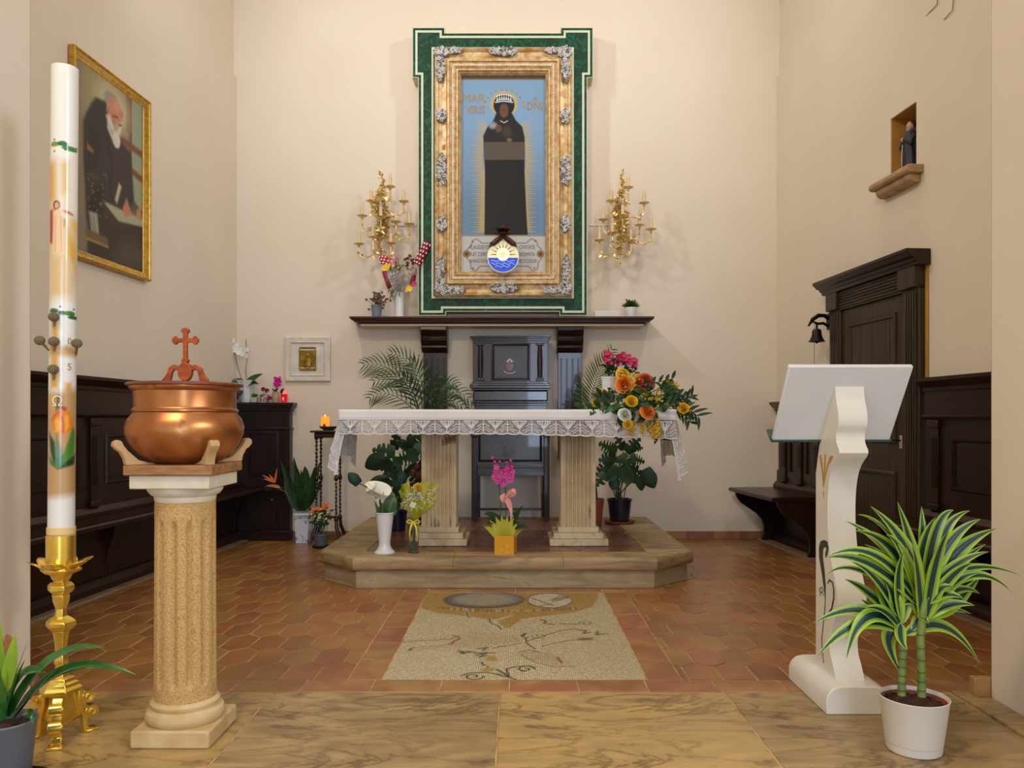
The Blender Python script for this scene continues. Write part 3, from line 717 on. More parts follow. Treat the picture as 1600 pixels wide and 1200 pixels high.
# icon
ix0, iz1 = LP(719.5, 118); ix1, iz0 = LP(854.5, 426)
def fx2(px, py): x, z = LP(px, py); return (x-ix0, z-iz0)
cv = Canvas(ix1-ix0, iz1-iz0, 210, (118, 150, 180), fx2)
cv.poly([(719, 118), (855, 118), (855, 230), (719, 215)], (124, 160, 194), .15)
cv.poly([(719, 300), (855, 300), (855, 370), (719, 370)], (96, 126, 152), .2)
cv.poly([(719, 118), (855, 118), (855, 124.5), (719, 124.5)], (96, 72, 44), .006)
GY = (188, 160, 92)
for sx_ in (-1, 1):
    for k in range(46):                   # rays down both sides
        f_ = k/45; yy = 196+f_*166; hw = 30+7*math.sin(min(1, f_*3.2)*PI/2)+(-3 if f_ > .4 else 0)
        L_ = (17 if k % 2 else 12); el = max(0, .75-f_*3)
        x_a = 787.5+sx_*(hw-3); cv.poly([(x_a, yy-1.5), (x_a, yy+1.5), (787.5+sx_*(hw+L_), yy-L_*el)], GY, .0025)
cv.poly([(748, 362), (757, 240), (760, 362)], GY, .004, .5); cv.poly([(818, 362), (818, 240), (828, 362)], GY, .004, .5)
cv.ell(787.5, 163, 21, 20, (188, 166, 106), .08); cv.ell(787.5, 164.5, 16.5, 17, (18, 32, 48), .06)
cv.poly([(776, 175), (799, 175), (806, 188), (816, 198), (820, 215), (820, 240), (819, 300), (825, 368), (757, 368), (760, 300), (756, 240), (755, 212), (762, 198), (771, 188)], (30, 30, 34), .005)
cv.poly([(756, 222), (820, 222), (819, 250), (757, 250)], (84, 76, 66), .003)
cv.poly([(758, 250), (819, 250), (824, 368), (757, 368)], (24, 22, 25), .004)
cv.ell(787.5, 172, 10, 14, (24, 24, 28), .1); cv.ell(787.5, 173, 7, 11, (104, 70, 54), .3)
cv.line([(784.5, 171), (786, 171)], .006, (50, 32, 28), .003); cv.line([(789.5, 171), (791, 171)], .006, (50, 32, 28), .003); cv.line([(787.6, 172), (787.4, 177)], .004, (76, 48, 38), .003); cv.line([(786, 180), (789, 180)], .005, (128, 62, 54), .003)
for k in range(7):
    cx_ = 777+k*3.5; cy_ = 157-3.5*math.cos((k-3)/3*1.2); cv.poly([(cx_-1.6, cy_+2.5), (cx_, cy_-5), (cx_+1.6, cy_+2.5)], (204, 214, 222), .0015); cv.ell(cx_, cy_-5.5, 1.2, 1.2, (224, 230, 236), .4)
cv.line([(774, 160), (787, 158), (801, 160)], .01, (196, 206, 214), .002)
cv.line([(782, 189), (787.5, 192), (793, 189)], .006, (214, 214, 210), .002)
cv.ell(770, 196, 6, 5, (150, 154, 160), .9, .9); cv.ell(779, 201, 5, 6, (104, 74, 64), .6, .8); cv.ell(792, 206, 7, 9, (70, 56, 52), .8, .8); cv.ell(796, 219, 4, 3, (128, 98, 88), .5, .8)
for k in range(12):
    a = PI*(.02+.96*k/11); cv.ell(787.5+31*math.cos(a), 165-29*math.sin(a)+4, 1.8, 1.8, (156, 138, 84), .4)
cv.poly([(719, 367.5), (855, 367.5), (855, 426), (719, 426)], (186, 188, 188), .003)
cv.line([(720, 368.5), (854, 368.5)], .01, (150, 126, 84), .003)
pl = [(738, 376), (745, 373), (753, 380), (822, 380), (830, 373), (838, 376), (840, 384), (846, 390), (847, 402), (841, 410), (840, 420), (833, 424), (826, 416), (750, 416), (743, 424), (736, 420), (735, 410), (729, 402), (730, 390), (736, 384), (738, 376)]
cv.line(pl, .009, (136, 112, 70), .003)
cv.ell(729, 397, 6, 6, (150, 116, 66), .2); cv.ell(844.5, 397, 6, 6, (150, 116, 66), .2); cv.ell(729, 397, 3, 3, (92, 66, 40), .3); cv.ell(844.5, 397, 3, 3, (92, 66, 40), .3)
for x_, y_ in ((739, 378), (836, 377), (739, 419), (835, 419)): cv.ell(x_, y_, 1.5, 1.5, (110, 110, 110), .4)
cv.speck(.08)
ic = cv.mesh('icon_panel', lambda u, v: (ix0+u, d0-.002, iz0+v), PRINTG, t)
GT = mat('gilt_lettering', (168, 130, 72), .5); GRT = mat('grey_lettering', (112, 104, 92), .6)
rt = (PI/2, 0, 0)
for body, px, py, sz, m, sx_ in (('MAR', 740, 154, .105, GT, .92), ('VIRIS', 743, 172.5, .10, GT, .78), ('DNI', 835.5, 166.5, .10, GT, .82), ('^', 836, 157.5, .09, GT, 1.2),
        ('PLAUDENTE', 750, 386.5, .048, GRT, .98), ('FUIT CORON', 750.5, 397.5, .048, GRT, .9), ('ANNO DOMI', 749.5, 408, .046, GRT, .92),
        ('CIVITATE', 823.5, 386.5, .048, GRT, .95), ('REDIMITA', 823.5, 397.5, .046, GRT, .95), ('MDCCXXXII', 824, 408, .046, GRT, .9)):
    x, z = LP(px, py); text('lettering', body, sz*1.05, (x, d0-.004, z), rt, m, t, .0008, sx_*(.72 if py > 300 else 1))

# backlit emblem hung before the inscription
ex, ez = (786-807)*7.19/F, CH-(404-657)*7.26/F
e = thing('backlit_emblem', 'round glowing glass emblem, yellow sun over blue waves, with bronze crown', 'emblem', (ex, 7.19, ez))
def glow(n, c, k): return mat(n, c, .3, emit=c, estr=k*.55)
SUNW, SUNY, SEA, SEAL = glow('lit_white_glass', (226, 220, 176), .55), glow('lit_yellow_glass', (224, 226, 196), .8), glow('lit_blue_glass', (28, 66, 200), .55), glow('lit_pale_wave', (150, 175, 230), .7)
rr = 23.5/1240*7.19
def disc(mb, cx, cz, r, y0, y1, a0=0, a1=2*PI, n=40): return mb.prism([(cx+r*math.cos(a0+(a1-a0)*i/n), cz+r*math.sin(a0+(a1-a0)*i/n)) for i in range(n+(0 if a1-a0 > 6.2 else 1))], y0, y1, 'y')
zc = -.5; aa = math.asin(-.06)
disc(MB(), 0, 0, rr, -.006, .006, aa, PI-aa).build('sky_glass', SUNW, e, smooth=0)
disc(MB(), 0, 0, rr, -.006, .006, PI-aa, 2*PI+aa).build('sea_glass', SEA, e, smooth=0)
disc(MB(), 0, .022, rr*.42, -.010, -.006).build('sun', SUNY, e, smooth=0)
mb = MB()
for k in range(16):
    a = 2*PI*k/16; 
    if math.sin(a) < -.2: continue
    c_, s2 = math.cos(a), math.sin(a); mb.prism([(rr*.46*c_-s2*.004, .022+rr*.46*s2+c_*.004), (rr*.46*c_+s2*.004, .022+rr*.46*s2-c_*.004), (rr*.84*c_, (.022+rr*.84*s2))], -.010, -.006, 'y')
mb.build('sun_rays', mat('lead_line', (84, 74, 40), .5), e, smooth=0)
mb = MB(); disc(mb, 0, .022, rr*.2, -.0115, -.010); mb.build('sun_core', SUNW, e, smooth=0)
for k in range(3):
    pts = [(-rr*.78+i*rr*.09, -.012, -.040-.024*k+.008*math.sin(i*1.3+k)) for i in range(18)]
    if k == 2: pts = pts[3:-3]
    MB().tube(pts, .0035, 5).build('wave', SEAL, e)
mb = MB(); mb.tube([(rr*1.02*math.cos(2*PI*i/40), 0, rr*1.02*math.sin(2*PI*i/40)) for i in range(41)], .005, 6); mb.build('rim', SUNW, e)
BRONZE = mat('dark_bronze', (82, 52, 40), .4, .6)
cr = MB()
for sg in (-1, 1):
    cr.tube([(sg*.008, -.01, rr*1.32), (sg*.05, -.012, rr*1.1), (sg*.09, -.012, rr*.86), (sg*.118, -.012, rr*.72), (sg*.108, -.012, rr*.98)], [.018, .026, .024, .018, .005], 8)
cr.lathe([(.012, 0), (.02, .015), (.062, .022), (.072, .034), (.055, .04), (.04, .048), (.082, .062), (.06, .075), (.02, .08), (.012, .1), (.004, .12)], (0, -.01, rr*1.3), 20, mod=lambda a, z: 1+.12*math.cos(a*8))
cr.build('crown', BRONZE, e)
MB().tube([(0, .0, rr*.6), (0, .03, rr*.6), (0, .066, rr*.55)], .006, 6).build('bracket', BRONZE, e)
# ------------------------------------------------------------------ mantel shelf on two consoles
t = thing('mantel_shelf', 'long dark wood mantel shelf on two scrolled fluted consoles under the altarpiece', 'shelf', (-.133, YB, 2.0))
zz = 2.066-2.0
def shelfprof(h0, steps):                 # moulded board, profile returned at both ends
    mb = MB()
    for dx, dy, z0, z1 in steps: mb.box(-1.385+dx, 1.385-dx, -.31+dy, -.001, z0, z1)
    return mb
shelfprof(0, [(0, 0, .046, .066), (.012, .012, .034, .046), (.035, .03, .018, .034), (.07, .055, .004, .018)]).build('moulded_board', wood('shelf_walnut', (58, 25, 16), (84, 42, 28), .34, st=(.7, 9, 9)), t, bevel=.005)
B(-1.30, 1.30, -.24, -.001, -.014, .004).build('pale_underside', mat('shelf_bed', (214, 198, 170), .8), t, bevel=.003)  # cream board forming the underside of the dark shelf
def shp(px, py, Y): return ((px-807)*Y/F+.133, CH-(py-657)*Y/F-2.0)
for pc, w_ in ((677.5, 41), (891.5, 41)):
    xc = shp(pc, 500, 7.3)[0]; hw = w_/2/170
    pr = [(0, -.0155), (-.235, -.0155), (-.24, -.05), (-.225, -.075), (-.19, -.10), (-.185, -.12), (-.20, -.135), (-.18, -.165), (-.155, -.185), (-.16, -.205), (-.135, -.225), (-.11, -.245), (0, -.245)]
    b = MB().prism(pr, xc-hw, xc+hw, 'x').build('console', DARKX, t, bevel=.005)
    xs = [xc-hw*.9, xc+hw*.9]
    MB().box(xs[0], xs[1], -.085, 0, -1.24, -.245).build('pilaster', CHAIRV, t, bevel=.003)
    k = LAST[0]
    for j in range(4):
        a = xs[0]+.022+j*(xs[1]-xs[0]-.044-.012)/3
        MB().box(a, a+.014, -.097, -.085, -1.2, -.30).build('reed', CHAIRV, k, bevel=.004)

# ------------------------------------------------------------------ gilt wall sconces with ten candles each
BULB = mat('bulb_glass', (244, 236, 222), .08, trans=.6, alpha=.55)
SLEEVE = mat('candle_sleeve', (224, 198, 150), .6)
def sconce(label, cx, top, bot, dishes, seed):
    rr = random.Random(seed); YC = 7.36
    c0 = P(cx, (top+bot)/2, YC)
    t = thing('wall_sconce', label, 'sconce', (c0.x, YB, c0.z), 0, 'gilt sconces beside the altarpiece')
    def L(px, py, Y): q = P(px, py, Y); return Vector((q.x-c0.x, Y-YB, q.z-c0.z))
    MB().lathe([(.0, -.0), (.05, 0), (.06, .008), (.03, .02), (.0, .022)], (0, 0, 0), 16).build('wall_rose', GILT, t)
    LAST[0].rotation_euler = (PI/2, 0, 0)
    st = [L(cx+3*math.sin(i*.9), top+(bot-top)*i/14, YC) for i in range(15)]
    MB().tube([Vector((0, 0, 0)), Vector((0, YC-YB, 0))], .012).build('bracket', GILT, t)
    MB().tube(st, [.003, .006, .008, .01, .012, .014, .016, .017, .018, .017, .015, .012, .01, .008, .004], 8).build('stem', GILT, t)
    lf = MB()
    for i in range(230):                  # chased leaves crowding the stem
        f_ = min(.97, max(.02, rr.betavariate(2.4, 2.2))); w_ = .022+.062*math.sin(PI*f_)**2
        a = rr.random()*2*PI; o = L(cx+3*math.sin(f_*14*.9), top+(bot-top)*f_, YC)
        d = Vector((math.cos(a), -abs(math.sin(a))*.7, rr.uniform(-.3, 1.0))).normalized()
        ln = w_*rr.uniform(.7, 1.25)
        lf.leaf(o, o+d*ln*.8+Vector((0, 0, .01)), o+d*ln+Vector((d.x*.01, -.01, -.012)), rr.uniform(.016, .028), (rr.uniform(-.4, .4), -1, .2), 4, 2, .35)
    for i in range(10):
        o = L(cx+rr.uniform(-2, 2), top-3+rr.uniform(0, 16), YC); d = Vector((rr.uniform(-1, 1), -.5, rr.uniform(.1, 1))).normalized()
        lf.leaf(o, o+d*.03, o+d*.04, .014, (0, -1, 0), 4, 2, .3)
    lf.build('leafage', GILT, t, solid=.0015, recalc=False)
    for i, (px, py) in enumerate(dishes):
        side = abs(px-cx)/30; Y = YC-.13+.07*min(1, side)+(.02 if i % 2 else -.02)
        q = L(px, py, Y)
        f_ = min(.95, max(.2, (py+16-top)/(bot-top))); o = L(cx, top+(bot-top)*f_, YC)
        low = q+Vector((0, 0, -.095)); mid = o.lerp(low, .55)+Vector((0, -.01, -.035))
        pts = [o+(mid-o)*k/4 for k in range(4)]+[mid.lerp(low, k/3)+Vector((0, 0, -.018*math.sin(PI*k/3))) for k in range(4)]+[q+Vector((0, 0, -.06)), q+Vector((0, 0, -.02))]
        am = MB().tube(pts, [.007]*8+[.007, .009], 7)
        for k in range(7):
            b_ = pts[2+k % 6]; d = Vector((rr.uniform(-1, 1), rr.uniform(-.8, .2), rr.uniform(-.7, 1))).normalized()
            am.leaf(b_, b_+d*.03, b_+d*.042+Vector((0, 0, -.008)), .02, (0, -1, .3), 4, 2, .3)
        a_ = am.build('arm', GILT, t, recalc=False)
        MB().lathe([(.004, -.03), (.012, -.024), (.008, -.016), (.014, -.008), (.042, .001), (.047, .007), (.042, .005), (.010, 0)], q, 16, mod=lambda a, z: 1+.06*math.cos(a*8), caps=False).build('drip_dish', GILT, a_)
        c_ = MB().lathe([(.0155, 0), (.0145, .098)], q, 12).build('candle', SLEEVE, t)
        MB().lathe([(.009, .098), (.014, .11), (.013, .13), (.005, .158), (.001, .168)], q, 10).build('bulb', BULB, c_)
    return t
sconce('gilt leafy wall sconce left of the altarpiece above the bouquet', 596, 272, 398, [(610, 292.7), (580, 315), (566, 338), (631, 315.7), (619, 347.6), (639.3, 351), (595, 340), (583, 371.7), (561, 382), (610.7, 381)], 3)
sconce('gilt leafy wall sconce right of the altarpiece with a long tail', 970, 271, 418, [(981.6, 294), (954.7, 315), (1006.4, 318), (942.7, 344), (973, 337.6), (999.3, 352.8), (1017.3, 359), (957, 364.8), (936.7, 376.4), (985.9, 376.9)], 5)
for lab, a, b in (('white cable duct on the wall left of the altarpiece', 606, 652), ('white cable duct on the wall right of the altarpiece', 921, 951)):
    p, q = P(a, 352, YB-.006), P(b, 352, YB-.006)
    tag(B(p.x, q.x, YB-.011, YB-.001, p.z-.007, p.z+.007).build('cable_duct', CABLE, None, bevel=.002), lab, 'cable')

# ------------------------------------------------------------------ wooden throne against the wall
YT = 7.20; cxT = (797.5-807)*YT/F
t = thing('throne_chair', 'tall dark wooden throne with painted crest panel behind the altar', 'chair', (cxT, 7.3, .21))
def T(px, py, Y=YT): return ((px-807)*Y/F-cxT, CH-(py-657)*Y/F-.21)
def tb(x0, x1, y0, y1, ya, yb, name, m, bev=.003, par=None, Y=YT):   # box given by photo columns and rows on the chair front plane
    a, z1 = T(x0, y0, Y); b, z0 = T(x1, y1, Y)
    return B(a, b, ya-7.3, yb-7.3, z0, z1).build(name, m, par or t, bevel=bev)
tb(741, 854, 533, 727, 7.22, 7.42, 'back', CHAIRW)
cor = MB()
for x0, x1, y0, y1, ya in ((734, 861, 525, 527.5, 7.15), (735.5, 859.5, 527.5, 530, 7.165), (737.5, 857.5, 530, 533, 7.18), (739, 856, 533, 536, 7.195)):
    a, z1 = T(x0, y0); b, z0 = T(x1, y1); cor.box(a, b, ya-7.3, .14, z0, z1)
cor.build('cornice', CHAIRW, t, bevel=.003)
tb(739, 768, 536, 597, 7.2, 7.3, 'stile', CHAIRV); tb(828, 856, 536, 597, 7.2, 7.3, 'stile', CHAIRV)
for xc in (750.7, 843.5):
    a, z1 = T(xc, 540); _, z0 = T(xc, 590)
    MB().lathe([(.022, 0), (.026, (z1-z0)*.5), (.019, z1-z0)], (a, -.105, z0), 16).build('half_column', DARKW, t)
    k = LAST[0]
    tb(xc-6, xc+6, 536, 540, 7.175, 7.2, 'column_capital', DARKX, .003, k); tb(xc-6, xc+6, 590, 595, 7.175, 7.2, 'column_base', DARKX, .003, k)
a, z1 = T(768, 536); b, z0 = T(828, 595)
MB().frame(a, b, z0, z1, [(0, -.09), (0, -.102), (.012, -.104), (.02, -.086), (.024, -.078), (.03, -.084)], 'y').build('panel_frame', DARKX, t)
PT = B(a+.02, b-.02, -.0815, -.07, z0+.02, z1-.02).build('crest_panel', mat('panel_oak', (46, 36, 34), .35, rgb2=(32, 23, 22), nscale=9, coat=.3), t)
# painted crest: hat, shield halves, ribbon
ca, cz_ = T(796.5, 571); CM = lambda n, c: mat(n, c, .5)
cr = MB(); cr.prism([(ca-.035, cz_+.038), (ca, cz_+.066), (ca+.035, cz_+.038), (ca+.02, cz_+.03), (ca-.02, cz_+.03)], -.0835, -.081, 'y'); cr.build('crest_hat', CM('crest_pale', (176, 178, 178)), PT)
MB().box(ca-.003, ca+.003, -.0835, -.081, cz_+.012, cz_+.05).box(ca-.012, ca+.012, -.0835, -.081, cz_+.034, cz_+.039).build('crest_cross', CM('crest_blue', (96, 150, 170)), PT)
MB().prism([(ca-.033, cz_+.018), (ca, cz_+.018), (ca, cz_-.05), (ca-.02, cz_-.04), (ca-.033, cz_-.018)], -.0835, -.081, 'y').build('crest_shield', CM('crest_red', (150, 74, 78)), PT)
MB().prism([(ca, cz_+.018), (ca+.033, cz_+.018), (ca+.033, cz_-.018), (ca+.02, cz_-.04), (ca, cz_-.05)], -.0835, -.081, 'y').build('crest_shield', CM('crest_green', (98, 118, 120)), PT)
MB().tube([(ca-.055, -.083, cz_-.052), (ca-.03, -.083, cz_-.068), (ca, -.083, cz_-.074), (ca+.03, -.083, cz_-.068), (ca+.055, -.083, cz_-.052)], .0045, 5).build('crest_ribbon', CM('crest_pale', (176, 178, 178)), PT)
for sg in (-1, 1):
    for k in range(3): MB().ball((ca+sg*(.05+.010*k), -.0825, cz_+.03-.026*k), .006, .002, .008, 8, 5).build('crest_tassel', CM('crest_green', (98, 118, 120)), PT)
le = MB()
for x0, x1, y0, y1, ya in ((737, 858, 597, 600, 7.18), (734.5, 860.5, 600, 603, 7.155), (734, 861, 603, 607, 7.15), (737, 858, 607, 610, 7.175)):
    a, z1 = T(x0, y0); b, z0 = T(x1, y1); le.box(a, b, ya-7.3, .1, z0, z1)
le.build('ledge', CHAIRW, t, bevel=.004)
tb(739, 856, 610, 627, 7.185, 7.3, 'plain_band', mat('polished_band', (52, 38, 38), .2, rgb2=(32, 20, 20), nscale=4, stretch=(1, 9, 9), coat=.5), .012)
tb(736.5, 858, 627, 630, 7.16, 7.3, 'moulding', CHAIRW, .004); tb(739, 856, 630, 634, 7.18, 7.3, 'moulding', CHAIRW, .004)
a, z1 = T(741, 634); b, z0 = T(853, 728)
MB().frame(a, b, z0, z1, [(0, -.08), (0, -.10), (.035, -.10), (.042, -.09), (.05, -.096), (.056, -.085), (.062, -.085), (.07, -.076)], 'y').build('panel_frame', CHAIRW, t)
B(a+.06, b-.06, -.088, -.074, z0+.06, z1-.06).build('lower_panel', mat('blue_sheen_panel', (50, 42, 46), .25, rgb2=(28, 22, 24), nscale=12, stretch=(1, 1, 6), coat=.5), t)
tb(737, 745.5, 683, 813.5, 7.13, 7.18, 'arm_post', CHAIRV, .004, None, 7.15); tb(850, 858.5, 683, 813.5, 7.13, 7.18, 'arm_post', CHAIRV, .004, None, 7.15)
for xc in (741, 854): tb(xc-5, xc+5, 678, 683, 7.10, 7.42, 'armrest', CHAIRV, .006, None, 7.15)
for xc in (747, 849): tb(xc-3.5, xc+3.5, 728, 807.5, 7.38, 7.42, 'leg', CHAIRV, .003, None, 7.40)
tb(745.5, 850, 731, 743.5, 7.14, 7.17, 'apron', CHAIRW, .003, None, 7.15)
tb(745.5, 850, 727.5, 731, 7.12, 7.40, 'seat', CHAIRW, .004, None, 7.15)
tb(748, 848, 794, 797, 7.385, 7.415, 'stretcher', CHAIRV, .002, None, 7.40)

# ------------------------------------------------------------------ stone platform
t = thing('altar_platform', 'low stone altar platform with chamfered corners and worn rounded edge', 'platform', (PC, 6.4, 0))
def TP(pts): return [(x-PC, y-6.4) for x, y in pts]
xl, xr, yf, ch = -1.352, 1.2, 5.30, .28
MB().prism(TP([(xl+ch, yf), (xr-ch, yf), (xr, yf+ch), (xr, YB-.022), (xl, YB-.022), (xl, yf+ch)]), 0.0, .118, 'z').build('riser', mat('riser_stone', (150, 128, 94), .6, rgb2=(178, 158, 122), nscale=3, stretch=(1, 1, 5), rgb3=(128, 104, 76), distort=1, bump=.2), t, bevel=.003)
o_ = .04; A_ = (xl+ch-.016, yf-o_); B_ = (xr-ch+.016, yf-o_)
ix0_, ix1_, iy = -1.05, .90, 5.50
pieces = [[A_, (-.42, yf-o_), (-.42, iy), (ix0_, iy)], [(-.42, yf-o_), (.31, yf-o_), (.31, iy), (-.42, iy)], [(.31, yf-o_), B_, (ix1_, iy), (.31, iy)],
          [A_, (ix0_, iy), (ix0_, 5.78), (xl-o_, 5.78), (xl-o_, yf+ch-.016)], [B_, (xr+o_, yf+ch-.016), (xr+o_, 5.78), (ix1_, 5.78), (ix1_, iy)]]
for a, b in ((xl-o_, ix0_), (ix1_, xr+o_)):
    pieces += [[(a, 5.78), (b, 5.78), (b, 6.62), (a, 6.62)], [(a, 6.62), (b, 6.62), (b, YB-.022), (a, YB-.022)]]
for p in pieces:
    cx_ = sum(q[0] for q in p)/len(p); cy_ = sum(q[1] for q in p)/len(p)
    pp = [(cx_+(q[0]-cx_)*.997, cy_+(q[1]-cy_)*.997) for q in p]
    mb = MB().prism(TP(pp), .118, .21, 'z')
    o = mb.build('slab', STONE, t)
    # round only the exposed nosing
    bm = bmesh.new(); bm.from_mesh(o.data); es = []
    for e_ in bm.edges:
        vs = [v.co for v in e_.verts]
        if abs(vs[0].z-vs[1].z) > 1e-4: continue
        mx, my = (vs[0].x+vs[1].x)/2+PC, (vs[0].y+vs[1].y)/2+6.4
        front = my < yf-o_+.01; side = mx < xl-o_+.01 or mx > xr+o_-.01
        chm = my < 5.56 and (mx < xl+ch-.03 or mx > xr-ch+.03) and my < yf+ch
        if (front and abs(vs[0].y-vs[1].y) < 1e-3) or (side and abs(vs[0].x-vs[1].x) < 1e-3) or (chm and abs(vs[0].x-vs[1].x) > .15 and abs(vs[0].y-vs[1].y) > .15 and my < 5.45): es.append(e_)
    bmesh.ops.bevel(bm, geom=es, offset=.03, segments=4, profile=.5, affect='EDGES'); bm.to_mesh(o.data); bm.free()
    o.data.polygons.foreach_set('use_smooth', [True]*len(o.data.polygons)); o.data.set_sharp_from_angle(angle=.7)
MB().prism(TP([(ix0_, iy), (ix1_, iy), (ix1_, YB-.022), (ix0_, YB-.022)]), .118, .203, 'z').build('tile_bed', GROUT, t, smooth=0)
row = 0; y = iy-.02
PT2 = mat('platform_tile', (98, 62, 44), .3, rgb2=(128, 84, 56), nscale=5, bump=.1, rnd=.15)
pm = hexme.copy(); pm.materials.clear(); pm.materials.append(PT2)
while y < YB+.06:
    k = -9
    while k < 9:
        x = PC+(k+(.5 if row % 2 else 0))*HW; k += 1
        if x+HW/2 < ix0_+.02 or x-HW/2 > ix1_-.02: continue
        if x-HW/2 < ix0_+.004 or x+HW/2 > ix1_-.004 or y-HS/2-HP < iy+.004 or y+HS/2+HP > YB-.03:
            o = cutme(x, y, [(-1, 0, -ix0_-.004), (1, 0, ix1_-.004), (0, -1, -iy-.004), (0, 1, YB-.03)], PT2)
            if o: o.parent = t; o.location.x -= PC; o.location.y -= 6.4; o.location.z = .2095
            continue
        o = bpy.data.objects.new('tile', pm); COL.objects.link(o); o.parent = t; o.location = (x-PC, y-6.4, .2095-R.uniform(0, .0008))
    row += 1; y += HS+HP

# ------------------------------------------------------------------ altar table
ALT = mat('altar_travertine', (184, 160, 124), .6, rgb2=(216, 198, 164), nscale=3.4, stretch=(1.6, 1.6, .9), bump=.35, bscale=45, rgb3=(134, 104, 74), lo=.3, hi=.6, distort=.8)
AX = -.062
t = thing('altar', 'stone altar table on two square fluted pillars with stepped bases', 'altar', (AX, 5.955, .21))
B(-1.188, 1.188, -.335, .335, .93, .985).build('tabletop', ALT, t, bevel=.006)
for pxc in (-.571, .454):
    x = pxc-AX
    B(x-.16, x+.16, -.16, .16, .895, .93).build('pillar_abacus', ALT, t, bevel=.008)
    B(x-.14, x+.14, -.14, .14, .86, .895).build('pillar_capital', ALT, t, bevel=.012)
    hw = .127; n = 9; poly = []
    def edge(p, q, nx, ny):
        L_ = 2*hw; out = []
        for i in range(n):
            c0 = (i+.14)/n; c1 = (i+.86)/n
            for f_, d in ((c0, 0), (c0+.018, .02), ((c0+c1)/2, .026), (c1-.018, .02), (c1, 0)):
                out.append((p[0]+(q[0]-p[0])*f_-nx*d, p[1]+(q[1]-p[1])*f_-ny*d))
        return out
    cs = [(-hw, -hw), (hw, -hw), (hw, hw), (-hw, hw)]
    nn = [(0, -1), (1, 0), (0, 1), (-1, 0)]
    for i in range(4): poly += [cs[i]]+edge(cs[i], cs[(i+1) % 4], *nn[i])
    poly = [(a+x, b) for a, b in poly]
    p_ = MB().prism(poly, .13, .86, 'z').build('pillar_shaft', ALT, t, smooth=50)
    for h, z0, z1 in ((.213, 0, .048), (.183, .048, .09), (.149, .09, .13)):
        B(x-h, x+h, -h, h, z0, z1).build('pillar_base_step', ALT, t, bevel=.005)

# ------------------------------------------------------------------ altar cloth with lace
t = thing('altar_cloth', 'white linen altar cloth with chalice lace hem hanging over the stone altar', 'cloth', (AX, 5.955, 1.197))
X0, X1 = -1.256-AX, 1.13-AX; YF_, YK = 5.600-5.955, 6.31-5.955
LN = bpy.data.materials.new('lace_net'); LN.use_nodes = True
nt = LN.node_tree; N = nt.nodes; L = nt.links; bs = N['Principled BSDF']; bs.inputs['Base Color'].default_value = (*lin((188, 186, 192)), 1); bs.inputs['Roughness'].default_value = .9
tc = N.new('ShaderNodeTexCoord'); vo = N.new('ShaderNodeTexVoronoi'); vo.feature = 'DISTANCE_TO_EDGE'; vo.inputs['Scale'].default_value = 170
L.new(tc.outputs['Object'], vo.inputs['Vector']); cp_ = N.new('ShaderNodeMath'); cp_.operation = 'LESS_THAN'; cp_.inputs[1].default_value = .11
L.new(vo.outputs['Distance'], cp_.inputs[0]); L.new(cp_.outputs[0], bs.inputs['Alpha'])
LE = LN.copy(); LE.name = 'lace_net_close'; [n_ for n_ in LE.node_tree.nodes if n_.type == 'MATH'][0].inputs[1].default_value = .22; LE.node_tree.nodes['Principled BSDF'].inputs['Base Color'].default_value = (*lin((214, 213, 218)), 1)
def hem(f_): return -.168-.036*max(0, (f_-.45)/.55)**1.3-.007*abs(math.sin(f_*PI*28))
MB().grid(lambda u, v: (X0+(X1-X0)*u, YF_+(YK-YF_)*v, .002*math.sin(u*9+v*5)*.3), 24, 6).build('top_cloth', CLOTH, t, solid=.0015)
def front(u, v, off=0): return (X0+(X1-X0)*u, YF_-.004*math.sin(u*40)*v-.012*v*math.sin(u*7+1)**2+off, .0+(-.064 if off == 0 else -.064)*v)
MB().grid(lambda u, v: (X0+(X1-X0)*u, YF_-.003*math.sin(u*40)*v-.006*v, -.068*v), 160, 4).build('front_fall', CLOTH, t, solid=.0015)
def lf(u, v): z1 = hem(u); return (X0+(X1-X0)*u, YF_-.006-.003*math.sin(u*40)-.008*v*math.sin(u*23)**2, -.066+(z1+.066)*v)
MB().grid(lf, 420, 6).build('lace_band', LN, t)
THR = mat('lace_thread', (240, 239, 240), .9)
mo = MB(); nrep = 14; Wd = (X1-X0)/nrep
def lp(u, v, off=-.004): p = lf(min(1, max(0, u)), v); return (p[0], p[1]+off, p[2])
for i in range(nrep):
    c0 = (i+.5)/nrep; q = 1/nrep
    for pts, r_ in (([(-.30, .14), (.30, .14)], .004), ([(-.28, .15), (-.03, .62)], .004), ([(.28, .15), (.03, .62)], .004), ([(-.18, .17), (-.02, .55)], .004), ([(.18, .17), (.02, .55)], .004), ([(-.08, .17), (0, .6)], .004), ([(.08, .17), (0, .6)], .004),
                    ([(0, .55), (0, .84)], .0045), ([(-.12, .86), (.12, .86)], .0045), ([(-.5, .62), (-.4, .5), (-.3, .62), (-.22, .72), (-.12, .74)], .003), ([(.5, .62), (.4, .5), (.3, .62), (.22, .72), (.12, .74)], .003),
                    ([(-.5, .78), (-.4, .66), (-.3, .78), (-.2, .88)], .003), ([(.5, .78), (.4, .66), (.3, .78), (.2, .88)], .003), ([(-.42, .30), (-.34, .42), (-.24, .5)], .003), ([(.42, .30), (.34, .42), (.24, .5)], .003)):
        mo.tube([lp(c0+a*q, b) for a, b in pts], r_, 4, caps=False)
    if i: 
        for pts in ([(-.5, .12), (-.5, .92)], [(-.57, .36), (-.43, .36)]): mo.tube([lp(c0+a*q, b) for a, b in pts], .004, 4, caps=False)
mo.tube([lp(k/200, .03) for k in range(201)], .0035, 4); mo.tube([lp(k/420, .985) for k in range(421)], .0042, 4)
o = mo.build('lace_pattern', THR, t); o['kind'] = 'stuff'
